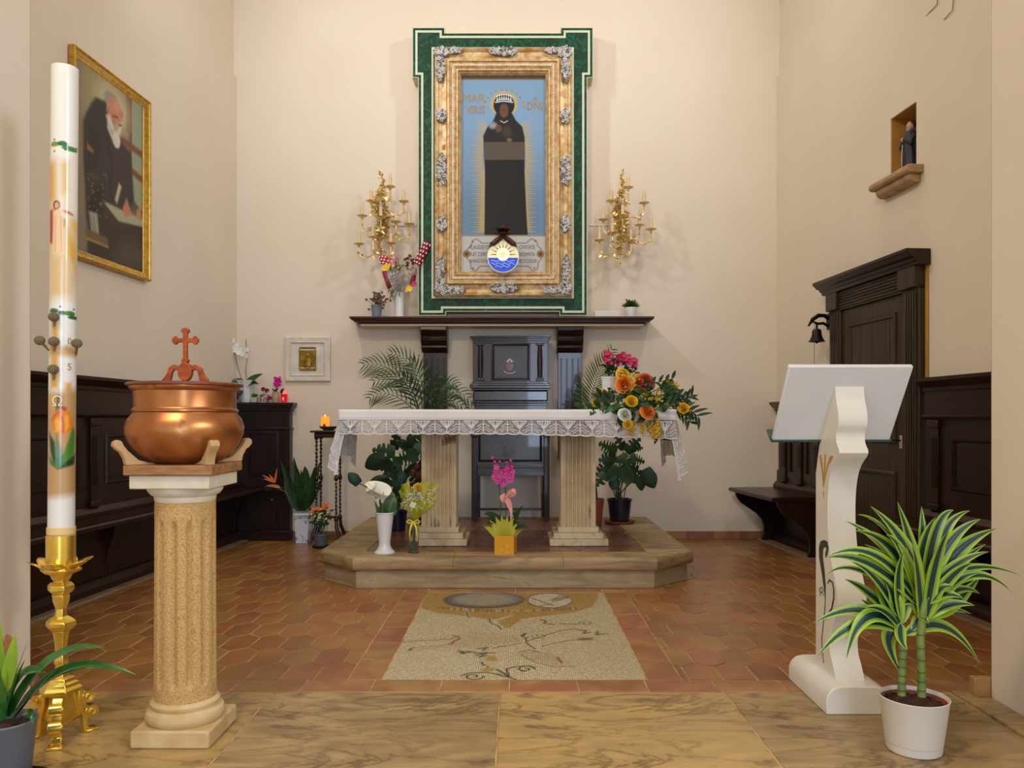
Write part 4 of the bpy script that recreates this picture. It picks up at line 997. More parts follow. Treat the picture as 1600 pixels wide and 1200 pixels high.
def flap(sg, tip, nm):                    # cloth falling over one end, the corner pulled out into a point
    xe = X0 if sg < 0 else X1
    keys = [(-.0, .055, YF_, -.15), (.06, .0, YF_-.005, -.46 if sg < 0 else -.50), (.14, .075, YF_+.01, -.40 if sg < 0 else -.44), (.24, .05, YF_+.08, -.34), (.34, .02, YF_+.17, -.33), (.45, .035, YF_+.26, -.34), (.56, .01, YF_+.35, -.33), (.68, .03, YF_+.45, -.34), (.8, .005, YF_+.54, -.35), (.9, .04, YF_+.62, -.40), (1, .02, YK, -.44)]
    def at(u):
        for a, b in zip(keys[:-1], keys[1:]):
            if u <= b[0]+1e-9:
                f_ = (u-a[0])/(b[0]-a[0]); f_ = f_*f_*(3-2*f_); return [a[k]+(b[k]-a[k])*f_ for k in range(4)]
        return list(keys[-1])
    def fn(u, v):
        _, out, y, zl = at(u); top_y = YF_+(YK-YF_)*u
        if u < .06: out = -.055*(1-u/.06)*1+.03*u/.06
        vv = min(1, v*1.4)
        return (xe+sg*(out*v+.003), top_y+(y-top_y)*vv, zl*v-.004*math.sin(u*60)*v*v)
    MB().grid(lambda u, v: fn(u, v*.55), 70, 10).build('end_fall', CLOTH, t, solid=.0015)
    MB().grid(lambda u, v: fn(u, .55+v*.45), 120, 8).build('lace_end', LE, t)
    th = MB(); rr = random.Random(9)
    for i in range(70):
        u, v = rr.random(), rr.uniform(.6, .97); k = 6; ph = rr.random()*6; pts = []
        for j in range(k): pts.append(Vector(fn(min(1, max(0, u+.022*math.cos(ph+j*.9)*(1-j*.1))), min(1, v+.05*math.sin(ph+j*.9)*(1-j*.1))))+Vector((sg*.002, -.002, 0)))
        th.tube(pts, .003, 4, caps=False)
    th.tube([Vector(fn(j/120, 1)) for j in range(121)], .004, 4); th.tube([Vector(fn(j/120, .55)) for j in range(121)], .003, 4)
    o = th.build('lace_pattern', THR, t); o['kind'] = 'stuff'
flap(-1, 0, 'left'); flap(1, 0, 'right')

# ------------------------------------------------------------------ floor mosaic of small tesserae
def fx3(px, py): Y = F*CH/(py-657); return ((px-807)*Y/F-MX0, Y-MY0)
cv = Canvas(MX1-MX0, MY1-MY0, 136, (216, 202, 164), fx3)
OC, DG, PK, BK, LG, CR = (188, 150, 76), (72, 76, 80), (182, 140, 116), (52, 50, 44), (160, 160, 152), (222, 214, 190)
def mx(X, Y): return (560+X/3.478, 900+Y/3.478)
def M_(l): return [mx(*p) for p in l]
cv.poly(M_([(355, 88), (1300, 88), (1300, 130), (1270, 165), (1180, 195), (1000, 218), (880, 232), (830, 275), (800, 280), (740, 235), (560, 215), (430, 200), (350, 180), (325, 150)]), OC, .01)
cv.ell(*mx(680, 128), 64, 13.5, DG, .1); cv.ell(*mx(686, 125), 55, 11.2, (124, 128, 128), .3); cv.ell(*mx(690, 125), 46, 9.5, LG, .4); cv.ell(*mx(680, 128), 42, 8, (178, 172, 150), .5, .7)
cv.ell(*mx(1040, 130), 36, 12.5, (80, 84, 92), .07); cv.ell(*mx(1040, 130), 34, 11.2, CR, .07)
for l in ([(920, 150), (980, 165), (1050, 150)], [(940, 120), (1000, 140), (1060, 160)], [(1050, 130), (1100, 105), (1140, 120)], [(1060, 140), (1110, 125), (1140, 115)]): cv.line(M_(l), .012, (96, 98, 96), .006)
cv.line(M_([(1060, 130), (1100, 120), (1130, 112)]), .03, (150, 128, 100), .01)
for i in range(46):                       # ring of lettering around the medallions
    x_ = 440+i*16.5; y_ = 172+16*math.sin((x_-440)/760*PI)
    cv.line(M_([(x_, y_-6), (x_+R.uniform(-4, 6), y_+6)]), .008, R.choice([(96, 78, 48), (214, 196, 150), (110, 92, 60)]), .005)
cv.line(M_([(590, 195), (600, 225), (690, 245), (790, 300)]), .022, CR, .008); cv.line(M_([(590, 195), (598, 222), (610, 226)]), .01, BK, .005)
cv.line(M_([(830, 215), (760, 235), (740, 262), (795, 300)]), .022, CR, .008); cv.line(M_([(712, 232), (720, 255), (760, 268), (780, 290)]), .011, BK, .005)
cv.poly(M_([(190, 358), (500, 325), (620, 300), (800, 315), (900, 350), (700, 385), (550, 390), (300, 400), (270, 395), (460, 372), (540, 350)]), (192, 162, 128), .03, .5)
cv.poly(M_([(860, 415), (960, 400), (1090, 425), (1130, 480), (1100, 492), (980, 470), (900, 432)]), (190, 156, 126), .03, .5)
cv.line(M_([(200, 360), (500, 342), (545, 325)]), .008, (160, 96, 76), .005); cv.line(M_([(270, 402), (300, 385), (480, 375), (540, 340)]), .008, (160, 96, 76), .005)
cv.line(M_([(505, 370), (525, 350), (550, 345), (545, 330), (515, 320)]), .012, (140, 78, 62), .005); cv.ell(*mx(278, 398), 3.4, 1.8, (160, 70, 54), .4)
cv.line(M_([(880, 425), (960, 470), (1060, 492), (1180, 490)]), .009, (150, 96, 74), .005); cv.line(M_([(1080, 440), (1100, 465), (1105, 470)]), .014, (140, 62, 50), .006)
cv.line(M_([(545, 415), (600, 408), (640, 418), (740, 415)]), .016, (84, 90, 58), .008)
for l in ([(540, 405), (570, 412), (560, 422), (600, 415)], [(640, 430), (700, 415), (660, 440), (700, 430)], [(650, 395), (700, 388), (680, 402)], [(990, 235), (1020, 245), (1010, 255), (1060, 262)], [(1195, 290), (1240, 295), (1225, 310), (1260, 305)], [(1295, 300), (1300, 318), (1345, 312)], [(865, 335), (905, 310), (880, 340), (915, 335)]):
    cv.line(M_(l), .016, R.choice([(70, 76, 52), BK, (96, 84, 56)]), .006)
cv.line(M_([(740, 390), (800, 378), (860, 368), (920, 352), (1010, 322), (1100, 295), (1180, 285)]), .009, BK, .004)
cv.line(M_([(1000, 380), (1090, 360), (1170, 345), (1280, 345)]), .008, (110, 70, 54), .004); cv.poly(M_([(1190, 335), (1280, 332), (1270, 348), (1200, 350)]), (140, 100, 82), .01)
cv.line(M_([(870, 330), (900, 350), (930, 380), (1000, 410)]), .022, CR, .008); cv.line(M_([(905, 335), (915, 365), (960, 395)]), .01, BK, .004)
cv.line(M_([(870, 412), (930, 400), (985, 412)]), .01, (96, 90, 110), .005)
def spiral(cx, cy, r, dr, n, a0, sg, wd=.009, col=BK):
    pts = [(cx+(r-dr*i/n)*math.cos(a0+sg*i*.42), cy+(r-dr*i/n)*.36*math.sin(a0+sg*i*.42)) for i in range(n)]
    cv.line(M_(pts), wd, col, .004)
spiral(982, 325, 44, 34, 18, PI, -1, .007, (110, 96, 60)); spiral(1240, 256, 40, 32, 18, PI, 1, .008, (70, 76, 56)); cv.line(M_([(1100, 258), (1150, 262), (1200, 262)]), .014, (84, 92, 62), .008)
spiral(905, 505, 52, 42, 19, PI*.0, -1, .012); cv.line(M_([(955, 500), (930, 488), (860, 490), (800, 505), (815, 545)]), .012, BK, .004)
spiral(628, 545, 56, 46, 19, 0, 1, .012); cv.line(M_([(560, 540), (600, 527), (700, 522), (760, 535), (820, 550), (890, 574)]), .012, BK, .004); cv.line(M_([(748, 508), (790, 530), (815, 548)]), .014, BK, .005)
cv.poly(M_([(690, 440), (740, 430), (770, 450), (745, 465), (700, 462)]), OC, .01); cv.poly(M_([(665, 510), (700, 492), (740, 500), (725, 518), (680, 520)]), OC, .01)
cv.line(M_([(700, 492), (680, 478), (672, 465)]), .012, BK, .005); cv.line(M_([(500, 470), (560, 450), (670, 462)]), .012, (208, 206, 186), .008)
cv.poly(M_([(790, 250), (880, 238), (820, 280), (800, 282)]), OC, .006)
cv.speck(.32)
t = thing('floor_mosaic', 'cream floor mosaic with ochre medallions and scrolls set before the platform', 'mosaic', (MX0, MY0, -.0055))
tm = MB(); cols = []; cw = .0083; nx_, ny_ = int((MX1-MX0)/cw), int((MY1-MY0)/cw)
for j in range(ny_):
    for i in range(nx_):
        x = (i+.5)*cw+R.uniform(-.0006, .0006)+.0012*math.sin(j*.11+i*.05); y = (j+.5)*cw+R.uniform(-.0006, .0006)+.002*math.sin(i*.09+1.3)
        h = cw*.5-R.uniform(.0006, .0013)
        tm.v += [(x-h, y-h, .0045), (x+h, y-h, .0045), (x+h, y+h, .0045), (x-h, y+h, .0045)]; b0_ = len(tm.v); tm.f.append((b0_-4, b0_-3, b0_-2, b0_-1))
        ii = min(cv.nx-1, int(x/cv.w*(cv.nx-1)+.5)); jj = min(cv.ny-1, max(0, int(y/cv.h*(cv.ny-1)+.5)))
        c_ = cv.a[jj, max(0, ii)]*R.uniform(.82, 1.14); cols += [list(c_)+[1]]*4
o = tm.build('tesserae', mat('tesserae', (200, 190, 150), .45, attr='Col'), t, smooth=0, recalc=False); o['kind'] = 'stuff'
o.data.attributes.new('Col', 'FLOAT_COLOR', 'POINT').data.foreach_set('color', np.array(cols, np.float32).ravel())
B(0, MX1-MX0, 0, MY1-MY0, 0, .0035).build('mortar_bed', mat('mosaic_mortar', (150, 134, 98), .9), t, smooth=0)
# ------------------------------------------------------------------ baptismal font: fluted column, wooden cradle, copper basin
FC = (-1.182, 2.835)
t = thing('baptismal_font', 'fluted sandstone column on square plinth carrying a wooden cradle at the left front', 'column', (FC[0], FC[1], 0))
SAND = mat('grainy_sandstone', (206, 170, 112), .85, rgb2=(182, 140, 82), nscale=170, lo=.4, hi=.64, bump=1, bscale=260, rgb3=(150, 108, 58), detail=3)
SAND2 = mat('smooth_limestone', (206, 180, 134), .6, rgb2=(190, 158, 108), nscale=12, bump=.15, bscale=60)
LIME = mat('pale_limestone', (214, 208, 188), .55, rgb2=(200, 190, 166), nscale=10)
B(-.1355, .1355, -.1355, .1355, 0, .062).build('plinth', SAND2, t, bevel=.008)
MB().lathe([(.125, .062), (.132, .072), (.134, .086), (.128, .10), (.116, .106), (.112, .112), (.117, .120), (.117, .128), (.110, .136), (.104, .14)], (0, 0, 0), 64).build('base_torus', SAND2, t)
def flute(a, z):
    n = 12; k = (math.cos(a*n)+1)/2; e = max(0, min(1, (z-.19)/.02))*max(0, min(1, (.775-z)/.02))
    return 1-.15*e*(k**3.2)
zs = [.14, .18, .19, .195, .2, .21]+[.25+.05*i for i in range(10)]+[.755, .76, .765, .77, .775, .79, .815, .835]
MB().lathe([(.1045-.003*(z-.14)/.7, z) for z in zs], (0, 0, 0), 192, mod=flute, ph=.0).build('shaft', SAND, t)
MB().lathe([(.101, .835), (.104, .845), (.104, .853), (.116, .860), (.126, .874), (.129, .888), (.124, .893)], (0, 0, 0), 64).build('capital', LIME, t)
B(-.1365, .1365, -.1365, .1365, .886, .933).build('abacus', LIME, t, bevel=.004)
CW = mat('cradle_wood', (136, 92, 54), .5, rgb2=(170, 124, 78), nscale=6, stretch=(1.5, 8, 8), bump=.25, bscale=40, rgb3=(108, 66, 36))
CW2 = mat('cradle_wood_pale', (178, 142, 96), .55, rgb2=(196, 160, 112), nscale=9, bump=.15)
B(-.151, .151, -.151, .151, .933, .968).build('cradle_board', CW, t, bevel=.005)
for sx_, sy_ in ((-1, -1), (1, -1), (1, 1), (-1, 1)):
    pr = [(.10, .968), (.205, .968), (.210, .99), (.222, 1.012), (.236, 1.022), (.246, 1.034), (.244, 1.048), (.232, 1.055), (.219, 1.05), (.213, 1.036), (.20, 1.018), (.165, .985), (.13, .975)]
    mb = MB(); mb.prism(pr, -.016, .016, 'y'); o = mb.build('cradle_bracket', CW2, t, bevel=.004); o.rotation_euler = (0, 0, math.atan2(sy_, sx_))
t = thing('copper_basin', 'round worn copper cauldron held in the wooden cradle of the font', 'basin', (FC[0], FC[1], .968))
def dent(a, z): return 1+.006*math.sin(a*5+z*30)+.004*math.sin(a*11+2)
MB().lathe([(.09, 0), (.10, .002), (.125, .012), (.158, .035), (.184, .07), (.198, .105), (.199, .13), (.190, .158), (.176, .174), (.174, .180), (.178, .184), (.178, .190), (.173, .194), (.171, .20), (.172, .255), (.182, .262), (.186, .268), (.186, .272), (.12, .272)], (0, 0, 0), 96, mod=dent).build('bowl', COPPER, t)
t = thing('basin_lid', 'round reddish wood lid with a carved cross on the copper basin', 'lid', (FC[0], FC[1], 1.240))
RW = mat('red_cherry_wood', (178, 84, 26), .35, rgb2=(132, 54, 16), nscale=6, stretch=(2, 2, 8), spec=.4)
MB().lathe([(.188, 0), (.196, .003), (.1965, .009), (.19, .013), (.0, .014)], (0, 0, 0), 72).build('disc', mat('lid_wood', (128, 66, 44), .4, rgb2=(104, 50, 34), nscale=7, stretch=(1, 8, 8)), t)
def crosspiece(pts, name, y=.009):
    o = MB().prism([(a, b) for a, b in pts], -y, y, 'y').build(name, RW, t, bevel=.0025); return o
def cpx(px, py): return ((px-293)/443, CH-(py-657)/443-1.240)
# scrolled foot: two arcs and a central boss
for sg in (-1, 1):
    pts = []
    for k in range(13):
        a = PI*k/12; 
        pts.append((sg*(.046-.030*math.cos(a)*1.0), .014+.045*math.sin(a)))
    outer = [(sg*.080, .012), (sg*.083, .024), (sg*.074, .034), (sg*.066, .045), (sg*.058, .068), (sg*.040, .080), (sg*.018, .074), (sg*.010, .056), (sg*.026, .058), (sg*.038, .062), (sg*.046, .052), (sg*.050, .030), (sg*.056, .014), (sg*.066, .010)]
    crosspiece(outer if sg > 0 else outer[::-1], 'foot_scroll')
crosspiece([(.026*math.cos(2*PI*i/20)*.95, .054+.034*math.sin(2*PI*i/20)) for i in range(20)], 'boss', .012)
w_ = .0075; cz0 = .088
cr = [(-w_, cz0), (w_, cz0), (w_, .156)]
def lobe(cx, cz, a0):
    out = []
    for da in (-70, 0, 70):
        a = math.radians(a0+da); c2 = (cx+.0085*math.cos(a), cz+.0085*math.sin(a))
        for b in (-50, 0, 50): q = a+math.radians(b); out.append((c2[0]+.0078*math.cos(q), c2[1]+.0078*math.sin(q)))
    return out
cc = .166
cr = [(-w_, cz0), (w_, cz0), (w_, cc-w_)]+[(.028, cc-w_)]+lobe(.032, cc, 0)+[(.028, cc+w_), (w_, cc+w_), (w_, .192)]+lobe(0, .197, 90)+[(-w_, .192), (-w_, cc+w_), (-.028, cc+w_)]+lobe(-.032, cc, 180)+[(-.028, cc-w_), (-w_, cc-w_)]
crosspiece(cr, 'cross', .007)
crosspiece([(.013*math.cos(2*PI*i/14), .094+.009*math.sin(2*PI*i/14)) for i in range(14)], 'cross_knop', .010)

# ------------------------------------------------------------------ paschal candle and its brass stand
KC = (-1.607, 2.80)
t = thing('candle_stand', 'tall polished brass candlestick on scrolled three-footed base by the left pillar', 'candlestick', (KC[0], KC[1], 0))
def hexl(name, prof, seg=6, ph=.2): return MB().lathe(prof, (0, 0, 0), seg, ph=ph).build(name, BRASS, t, smooth=20, bevel=.0015)
MB().lathe([(.028, .60), (.0475, .602), (.0475, .716), (.0455, .718), (.044, .62)], (0, 0, 0), 32, caps=False).build('cup', BRASS, t)
hexl('drip_pan', [(.012, .545), (.03, .56), (.038, .578), (.066, .590), (.070, .598), (.05, .606), (.02, .606)])
pt = MB()
for k in range(6):
    a = .2+PI/6+k*PI/3; c_, s_ = math.cos(a), math.sin(a); vs = []
    n = 6
    for i in range(5):
        f_ = i/4; r_ = .058+.046*f_; z_ = .600+.010*math.sin(f_*PI)+.030*f_*f_
        for j in range(n+1):
            g = -1+2*j/n; wd = .034*(1-.85*f_**2.2)*(1+.0*f_); vs.append((r_*c_-g*wd*s_, r_*s_+g*wd*c_, z_+.010*g*g*(1-f_)))
    pt.add(vs, [(i*(n+1)+j, i*(n+1)+j+1, (i+1)*(n+1)+j+1, (i+1)*(n+1)+j) for i in range(4) for j in range(n)])
pt.build('pan_petals', BRASS, t, solid=.002, recalc=False)
hexl('stem', [(.026, .515), (.024, .53), (.03, .548), (.02, .56)][::-1][::-1])
hexl('knop', [(.02, .505), (.036, .515), (.044, .524), (.044, .540), (.034, .550), (.026, .552)])
hexl('stem', [(.018, .455), (.021, .465), (.027, .48), (.030, .505), (.022, .51)])
hexl('collar', [(.018, .425), (.022, .43), (.020, .442), (.018, .458)])
hexl('knop', [(.024, .375), (.04, .386), (.050, .398), (.050, .412), (.036, .424), (.02, .432)])
hexl('stem', [(.018, .295), (.022, .34), (.027, .372), (.03, .378)])
hexl('collar', [(.018, .255), (.024, .265), (.024, .285), (.019, .298)])
hexl('stem', [(.030, .215), (.022, .235), (.018, .258)])
hexl('base_cornice', [(.07, .165), (.072, .178), (.062, .188), (.058, .198), (.050, .203), (.046, .216), (.03, .22)], 6)
MB().lathe([(.082, .055), (.078, .08), (.068, .11), (.060, .14), (.062, .168)], (0, 0, 0), 3, ph=-PI/2+.35).build('base_body', BRASS, t, smooth=20, bevel=.012)
for k in range(3):
    a = -PI/2+.35+k*2*PI/3; c_, s_ = math.cos(a), math.sin(a)
    def rp(r, z): return (r*c_, r*s_, z)
    lg = MB()
    prof = [(.052, .162), (.066, .15), (.074, .135), (.078, .11), (.084, .085), (.088, .06), (.082, .03), (.092, .012), (.108, .010), (.110, 0), (.070, 0), (.068, .025), (.066, .06), (.058, .09), (.05, .12)]
    lg2 = MB().prism(prof, -.017, .017, 'y').build('foot', BRASS, t, bevel=.003); lg2.rotation_euler = (0, 0, a)
    for zc, rc, rr_ in ((.128, .086, .021), (.072, .098, .023)):
        v = MB().lathe([(rr_*.3, -.022), (rr_*.45, -.023), (rr_*.5, -.018), (rr_, -.019), (rr_, .019), (rr_*.5, .018), (rr_*.45, .023), (rr_*.3, .022)], (0, 0, 0), 20).build('volute', BRASS, lg2)
        v.rotation_euler = (PI/2, 0, 0); v.location = (rc, 0, zc)
    B(-.022, .022, -.024, .024, 0, .010).build('toe', BRASS, lg2, bevel=.003).location = (.098, 0, 0)
t = thing('paschal_candle', 'tall thick painted white candle with five resin grains standing in the brass candlestick', 'candle', (KC[0], KC[1], .6025))
HC = 1.757; rC = .043
az = math.atan2(-KC[1], -KC[0])           # direction from the candle to the viewer side, taken as its front
lean = (.014, 0)
hw_ = PI*rC/2
def fx4(px, py):
    v = (869-py)/443; cxp = 94+(835-py)/730*6.5; s_ = max(-1, min(1, (px-cxp)/22)); return ((math.asin(s_)/(PI/2)+1)*hw_, v)
cv = Canvas(2*hw_, HC, 46, (224, 222, 216), fx4); cv.U = cv.U
WG, WR = (196, 150, 76), (190, 144, 100)
cv.poly([(76, 240), (88, 238), (90, 330), (100, 330), (96, 240), (106, 238), (108, 320), (122, 330), (122, 410), (112, 450), (76, 452), (76, 300)], (208, 176, 118), .02, .8)
cv.poly([(76, 244), (84, 244), (84, 300), (76, 300)], (206, 160, 72), .015); cv.poly([(96, 245), (104, 242), (104, 285), (97, 290)], (214, 170, 84), .012)
cv.poly([(104, 345), (116, 370), (116, 400), (106, 385)], (214, 160, 50), .012); cv.poly([(112, 330), (120, 335), (120, 345), (112, 342)], (222, 180, 60), .01)
for a, b in (((78, 211), (99, 217)), ((90, 214), (100, 210)), ((99, 214), (121, 224))): pass
for cx_, cy_, rx_, ry_, c_ in ((84, 214, 8, 4, (120, 140, 40)), (97, 213, 9, 4, (30, 104, 60)), (110, 219, 10, 4, (60, 124, 54)), (82, 471, 8, 4, (46, 108, 56)), (95, 474, 6, 3.5, (40, 96, 60)), (108, 474, 8, 4, (50, 118, 52)), (115, 480, 6, 3, (30, 90, 60))):
    cv.ell(cx_, cy_, rx_, ry_, c_, .2)
for x_, y_, c_ in ((84, 207, (120, 30, 60)), (101, 222, (30, 40, 100)), (84, 225, (140, 40, 60)), (119, 215, (140, 60, 60)), (93, 464, (60, 40, 110)), (114, 467, (120, 50, 60))): cv.ell(x_, y_, 1.4, 1.6, c_, .4)
cv.poly([(77, 316), (86, 313), (83, 340), (81, 368), (77, 366)], (166, 34, 34), .004); cv.poly([(96, 315), (106, 316), (114, 320), (112, 322), (101, 319)], (176, 30, 36), .004); cv.poly([(97, 328), (101, 330), (100, 342), (97, 340)], (166, 34, 34), .004)
cv.poly([(82, 316), (97, 315), (99, 345), (102, 384), (81, 384), (82, 345)], (226, 196, 156), .006); cv.line([(86, 325), (85, 380)], .003, (196, 150, 110), .002); cv.line([(94, 325), (95, 380)], .003, (196, 150, 110), .002)
cv.ell(87, 308, 6, 7, (116, 60, 36), .2); cv.ell(87.5, 308.5, 3.6, 5, (212, 160, 124), .25)
cv.poly([(84, 392), (90, 392), (92, 445), (84, 440)], (212, 168, 104), .01, .7); cv.poly([(76, 480), (96, 478), (96, 580), (76, 600)], (212, 206, 200), .01, .6)
cv.poly([(80, 490), (90, 488), (90, 590), (78, 590)], (206, 160, 72), .008); cv.poly([(76, 524), (122, 526), (122, 542), (76, 540)], (198, 152, 80), .008, .8)
cv.poly([(100, 582), (110, 580), (112, 600), (100, 598)], (206, 160, 80), .008)
cv.poly([(72, 598), (122, 590), (120, 755), (72, 760)], (184, 146, 98), .015); cv.poly([(74, 602), (84, 600), (84, 620), (74, 622)], (200, 160, 90), .01)
# tulip
GL, GD = (70, 128, 44), (22, 66, 40)
cv.poly([(88, 660), (92, 640), (92, 600), (88, 600), (84, 640)], GD, .003, .8)
cv.poly([(75, 655), (84, 672), (88, 710), (84, 712), (78, 690)], GD, .004); cv.poly([(74, 690), (84, 705), (88, 715), (78, 708)], (60, 110, 50), .004)
cv.poly([(112, 648), (116, 660), (114, 690), (102, 708), (88, 715), (86, 700), (98, 690), (106, 668)], GL, .004); cv.poly([(106, 700), (116, 690), (115, 708), (95, 714), (88, 715)], GD, .004)
cv.poly([(86, 660), (90, 672), (96, 686), (94, 700), (87, 714), (84, 690)], (60, 120, 120), .004, .8); cv.line([(88, 662), (86, 710)], .004, (90, 140, 60), .002)
cv.poly([(82, 630), (90, 622), (100, 620), (108, 626), (112, 642), (110, 655), (98, 661), (86, 659), (80, 648)], (214, 122, 34), .004)
cv.poly([(84, 640), (90, 634), (94, 645), (92, 658), (86, 656)], (230, 170, 60), .004); cv.poly([(100, 632), (106, 632), (107, 650), (101, 656)], (232, 160, 50), .004)
cv.poly([(92, 620), (96, 617), (104, 620), (100, 626)], (170, 40, 40), .003); cv.line([(95, 634), (98, 645), (97, 659)], .003, (184, 70, 36), .0015); cv.line([(80, 640), (84, 632), (92, 626)], .004, (180, 50, 36), .002)
cv.speck(.05)
def cpt(u, v):
    a = az+(u/hw_-1)*PI/2; f_ = v/HC
    return (lean[0]*f_+rC*math.cos(a), lean[1]*f_+rC*math.sin(a), v)
o = cv.mesh('painted_wax', cpt, mat('painted_candle_wax', (200, 200, 200), .28, attr='Col', coat=.3), t)
o.data.polygons.foreach_set('use_smooth', [True]*len(o.data.polygons))
mb = MB()
def bk(u, v): a = az+PI/2+u*PI; return (lean[0]*v+rC*math.cos(a), lean[1]*v+rC*math.sin(a), v*HC)
mb.grid(bk, 20, 4); mb.build('wax_back', WAX, t)
MB().lathe([(.043, 0), (.043, .006), (.036, .006), (.034, -.03), (0, -.034)], (lean[0], lean[1], HC-.002), 32).build('rim', WAX, t)
B(-.03, .03, -.03, .03, 0, .01).build('spigot', WAX, t)
MB().lathe([(.044, 0), (.0462, .003), (.0462, .026), (.044, .028)], (.001, 0, .116), 32, caps=False).build('wax_collar', mat('yellow_wax', (222, 190, 128), .4), t)
MB().tube([(lean[0], 0, HC-.036), (lean[0]+.003, 0, HC-.012)], .0018, 6).build('wick', IRON, t)
NAIL = mat('incense_grain', (92, 82, 62), .6, rgb2=(140, 126, 96), nscale=300, bump=1.5, bscale=400, detail=2)
for k, (px, py) in enumerate(((84, 495), (62, 532), (84, 533.5), (120, 536.5), (83, 577))):
    q = P(px, py, 2.745); ln = q-Vector((KC[0], KC[1], .6025))
    n_ = MB().ball(ln, .0185, .015, .0165, 16, 12)
    cxp = 94+(835-py)/730*6.5; s_ = max(-.96, min(.96, (px-cxp)/22)); u_, v_ = fx4(cxp+22*s_, py); e_ = Vector(cpt(u_, v_))
    o = n_.build('resin_grain', NAIL, t)
    MB().tube([tuple(ln), tuple(e_)], [.007, .003], 8).build('pin', mat('grain_pin', (150, 126, 84), .4, .6), o)
u_, v_ = fx4(107, 517)
GN = mat('gilt_numeral', (168, 140, 76), .4, .4)
def onc(body, px, py, size):
    u_, v_ = fx4(px, py); q = Vector(cpt(u_, v_)); a = az+(u_/hw_-1)*PI/2
    text('numeral', body, size, (q.x+.0012*math.cos(a), q.y+.0012*math.sin(a), q.z), (PI/2, 0, a+PI/2), GN, t, .0004)
onc('0', 107, 517, .03); onc('5', 107, 557, .034)
u_, v_ = fx4(88, 611); text('omega', '\u03a9', .05, tuple(Vector(cpt(*fx4(88, 611)))+Vector((.001, -.0015, 0))), (PI/2, 0, az+(fx4(88, 611)[0]/hw_-1)*PI/2+PI/2), mat('pale_omega', (226, 214, 176), .5), t, .0004)

# ------------------------------------------------------------------ lectern
t = thing('lectern', 'white marble lectern with wavy post, long rounded foot and slanted bookrest', 'lectern', (1.30, 3.2, 0))
LM = mat('lectern_marble', (234, 232, 224), .3, rgb2=(226, 222, 210), nscale=5)
ft = [(1.300, 598), (1.350, 604), (1351, 620)]
pts = [(1350, 606), (1351, 622), (1355, 645), (1355, 664), (1351.5, 677), (1352, 692), (1357, 708), (1347, 725), (1341, 742), (1337.5, 768), (1336.5, 800), (1337.5, 830), (1341, 866), (1348, 900), (1353, 925), (1354, 950), (1347, 975), (1340.5, 998), (1341, 1020), (1346, 1040), (1351.5, 1062)]
prof = []
for px, py in pts:
    Y = F*1.357/(px-807); prof.append((Y, CH-(py-657)*Y/F))
fr = [(y-3.2, z) for y, z in prof]
fr[-1] = (fr[-1][0], .105)
sm = []
for i in range(len(fr)-1):
    for k in range(3):
        f_ = k/3; p0 = fr[max(0, i-1)]; p1 = fr[i]; p2 = fr[i+1]; p3 = fr[min(len(fr)-1, i+2)]
        sm.append(tuple(.5*((2*p1[c])+(-p0[c]+p2[c])*f_+(2*p0[c]-5*p1[c]+4*p2[c]-p3[c])*f_**2+(-p0[c]+3*p1[c]-3*p2[c]+p3[c])*f_**3) for c in (0, 1)))
sm.append(fr[-1])
trY = lambda z: 3.05+(1.327-z)*.685-3.2+.012       # underside of the tray
ztop = sm[0][1]+.01
poly = sm+[(.10, .105), (.10, .9), (trY(1.02)-.01, 1.02), (trY(ztop)-.006, ztop)]
MB().prism(poly, -.055, .057, 'x').build('post', LM, t, smooth=50)
base = [(-.12, 0), (.127, 0), (.127, .06), (.118, .085), (.10, .10), (.07, .107), (-.06, .107), (-.09, .10), (-.108, .085), (-.12, .06)]
MB().prism(base, -.18, .24, 'y').build('foot', LM, t, bevel=.004)
tn = Vector((0, .825, .565)).normalized()            # reader side normal of the sloped tray
def tp(x, d, k): # x across, d down the slope from the top edge, k out of the face
    dn = Vector((0, .565, -.825)).normalized(); return Vector((x, -.15, 1.327))+dn*d+tn*k
TM = mat('bookrest_marble', (230, 231, 232), .3, rgb2=(222, 224, 226), nscale=4)
def slab6(x0, x1, d0_, d1_, k0, k1):
    vs = [tp(x, d, k) for k in (k0, k1) for x, d in ((x0, d0_), (x1, d0_), (x1, d1_), (x0, d1_))]
    return MB().add(vs, [(0, 1, 2, 3), (7, 6, 5, 4), (0, 4, 5, 1), (1, 5, 6, 2), (2, 6, 7, 3), (3, 7, 4, 0)])
slab6(-.252, .227, 0, .354, 0, .02).build('bookrest', TM, t, bevel=.004)
slab6(-.258, .233, .345, .357, -.004, .075).build('glass_ledge', mat('green_edge_glass', (40, 84, 78), .08, coat=.5), t, bevel=.002)
GP, GK = mat('gold_paint', (190, 150, 84), .5), mat('dark_green_paint', (62, 66, 52), .5)
def side(px, py): Y = 1.244*F/(px-807); return (-.0555, Y-3.2, CH-(py-657)*Y/F)
def sidepoly(l, m, name):
    vs = [side(*p) for p in l]; MB().prism([(v[1], v[2]) for v in vs], -.0565, -.0545, 'x').build(name, m, t, smooth=0)
sidepoly([(1286.5, 763), (1284, 735), (1280.5, 712), (1283, 710), (1286, 730), (1287, 745), (1288.5, 710), (1290.5, 709), (1289.5, 745), (1292, 728), (1297, 712), (1302, 713), (1300, 718), (1294, 728), (1290, 745)], GP, 'painted_fleuron')
sidepoly([(1286, 768), (1287.3, 768), (1286.8, 781)], GP, 'painted_fleuron')
sidepoly([(1279.5, 856), (1282, 846), (1287, 843.5), (1292.5, 846), (1294.5, 856), (1293, 866), (1290, 872), (1289.5, 864), (1291.5, 858), (1289, 854), (1286, 858), (1285.5, 870), (1288, 890), (1290, 915), (1289.5, 940), (1288, 925), (1284, 895), (1280, 872)], GK, 'painted_scroll')
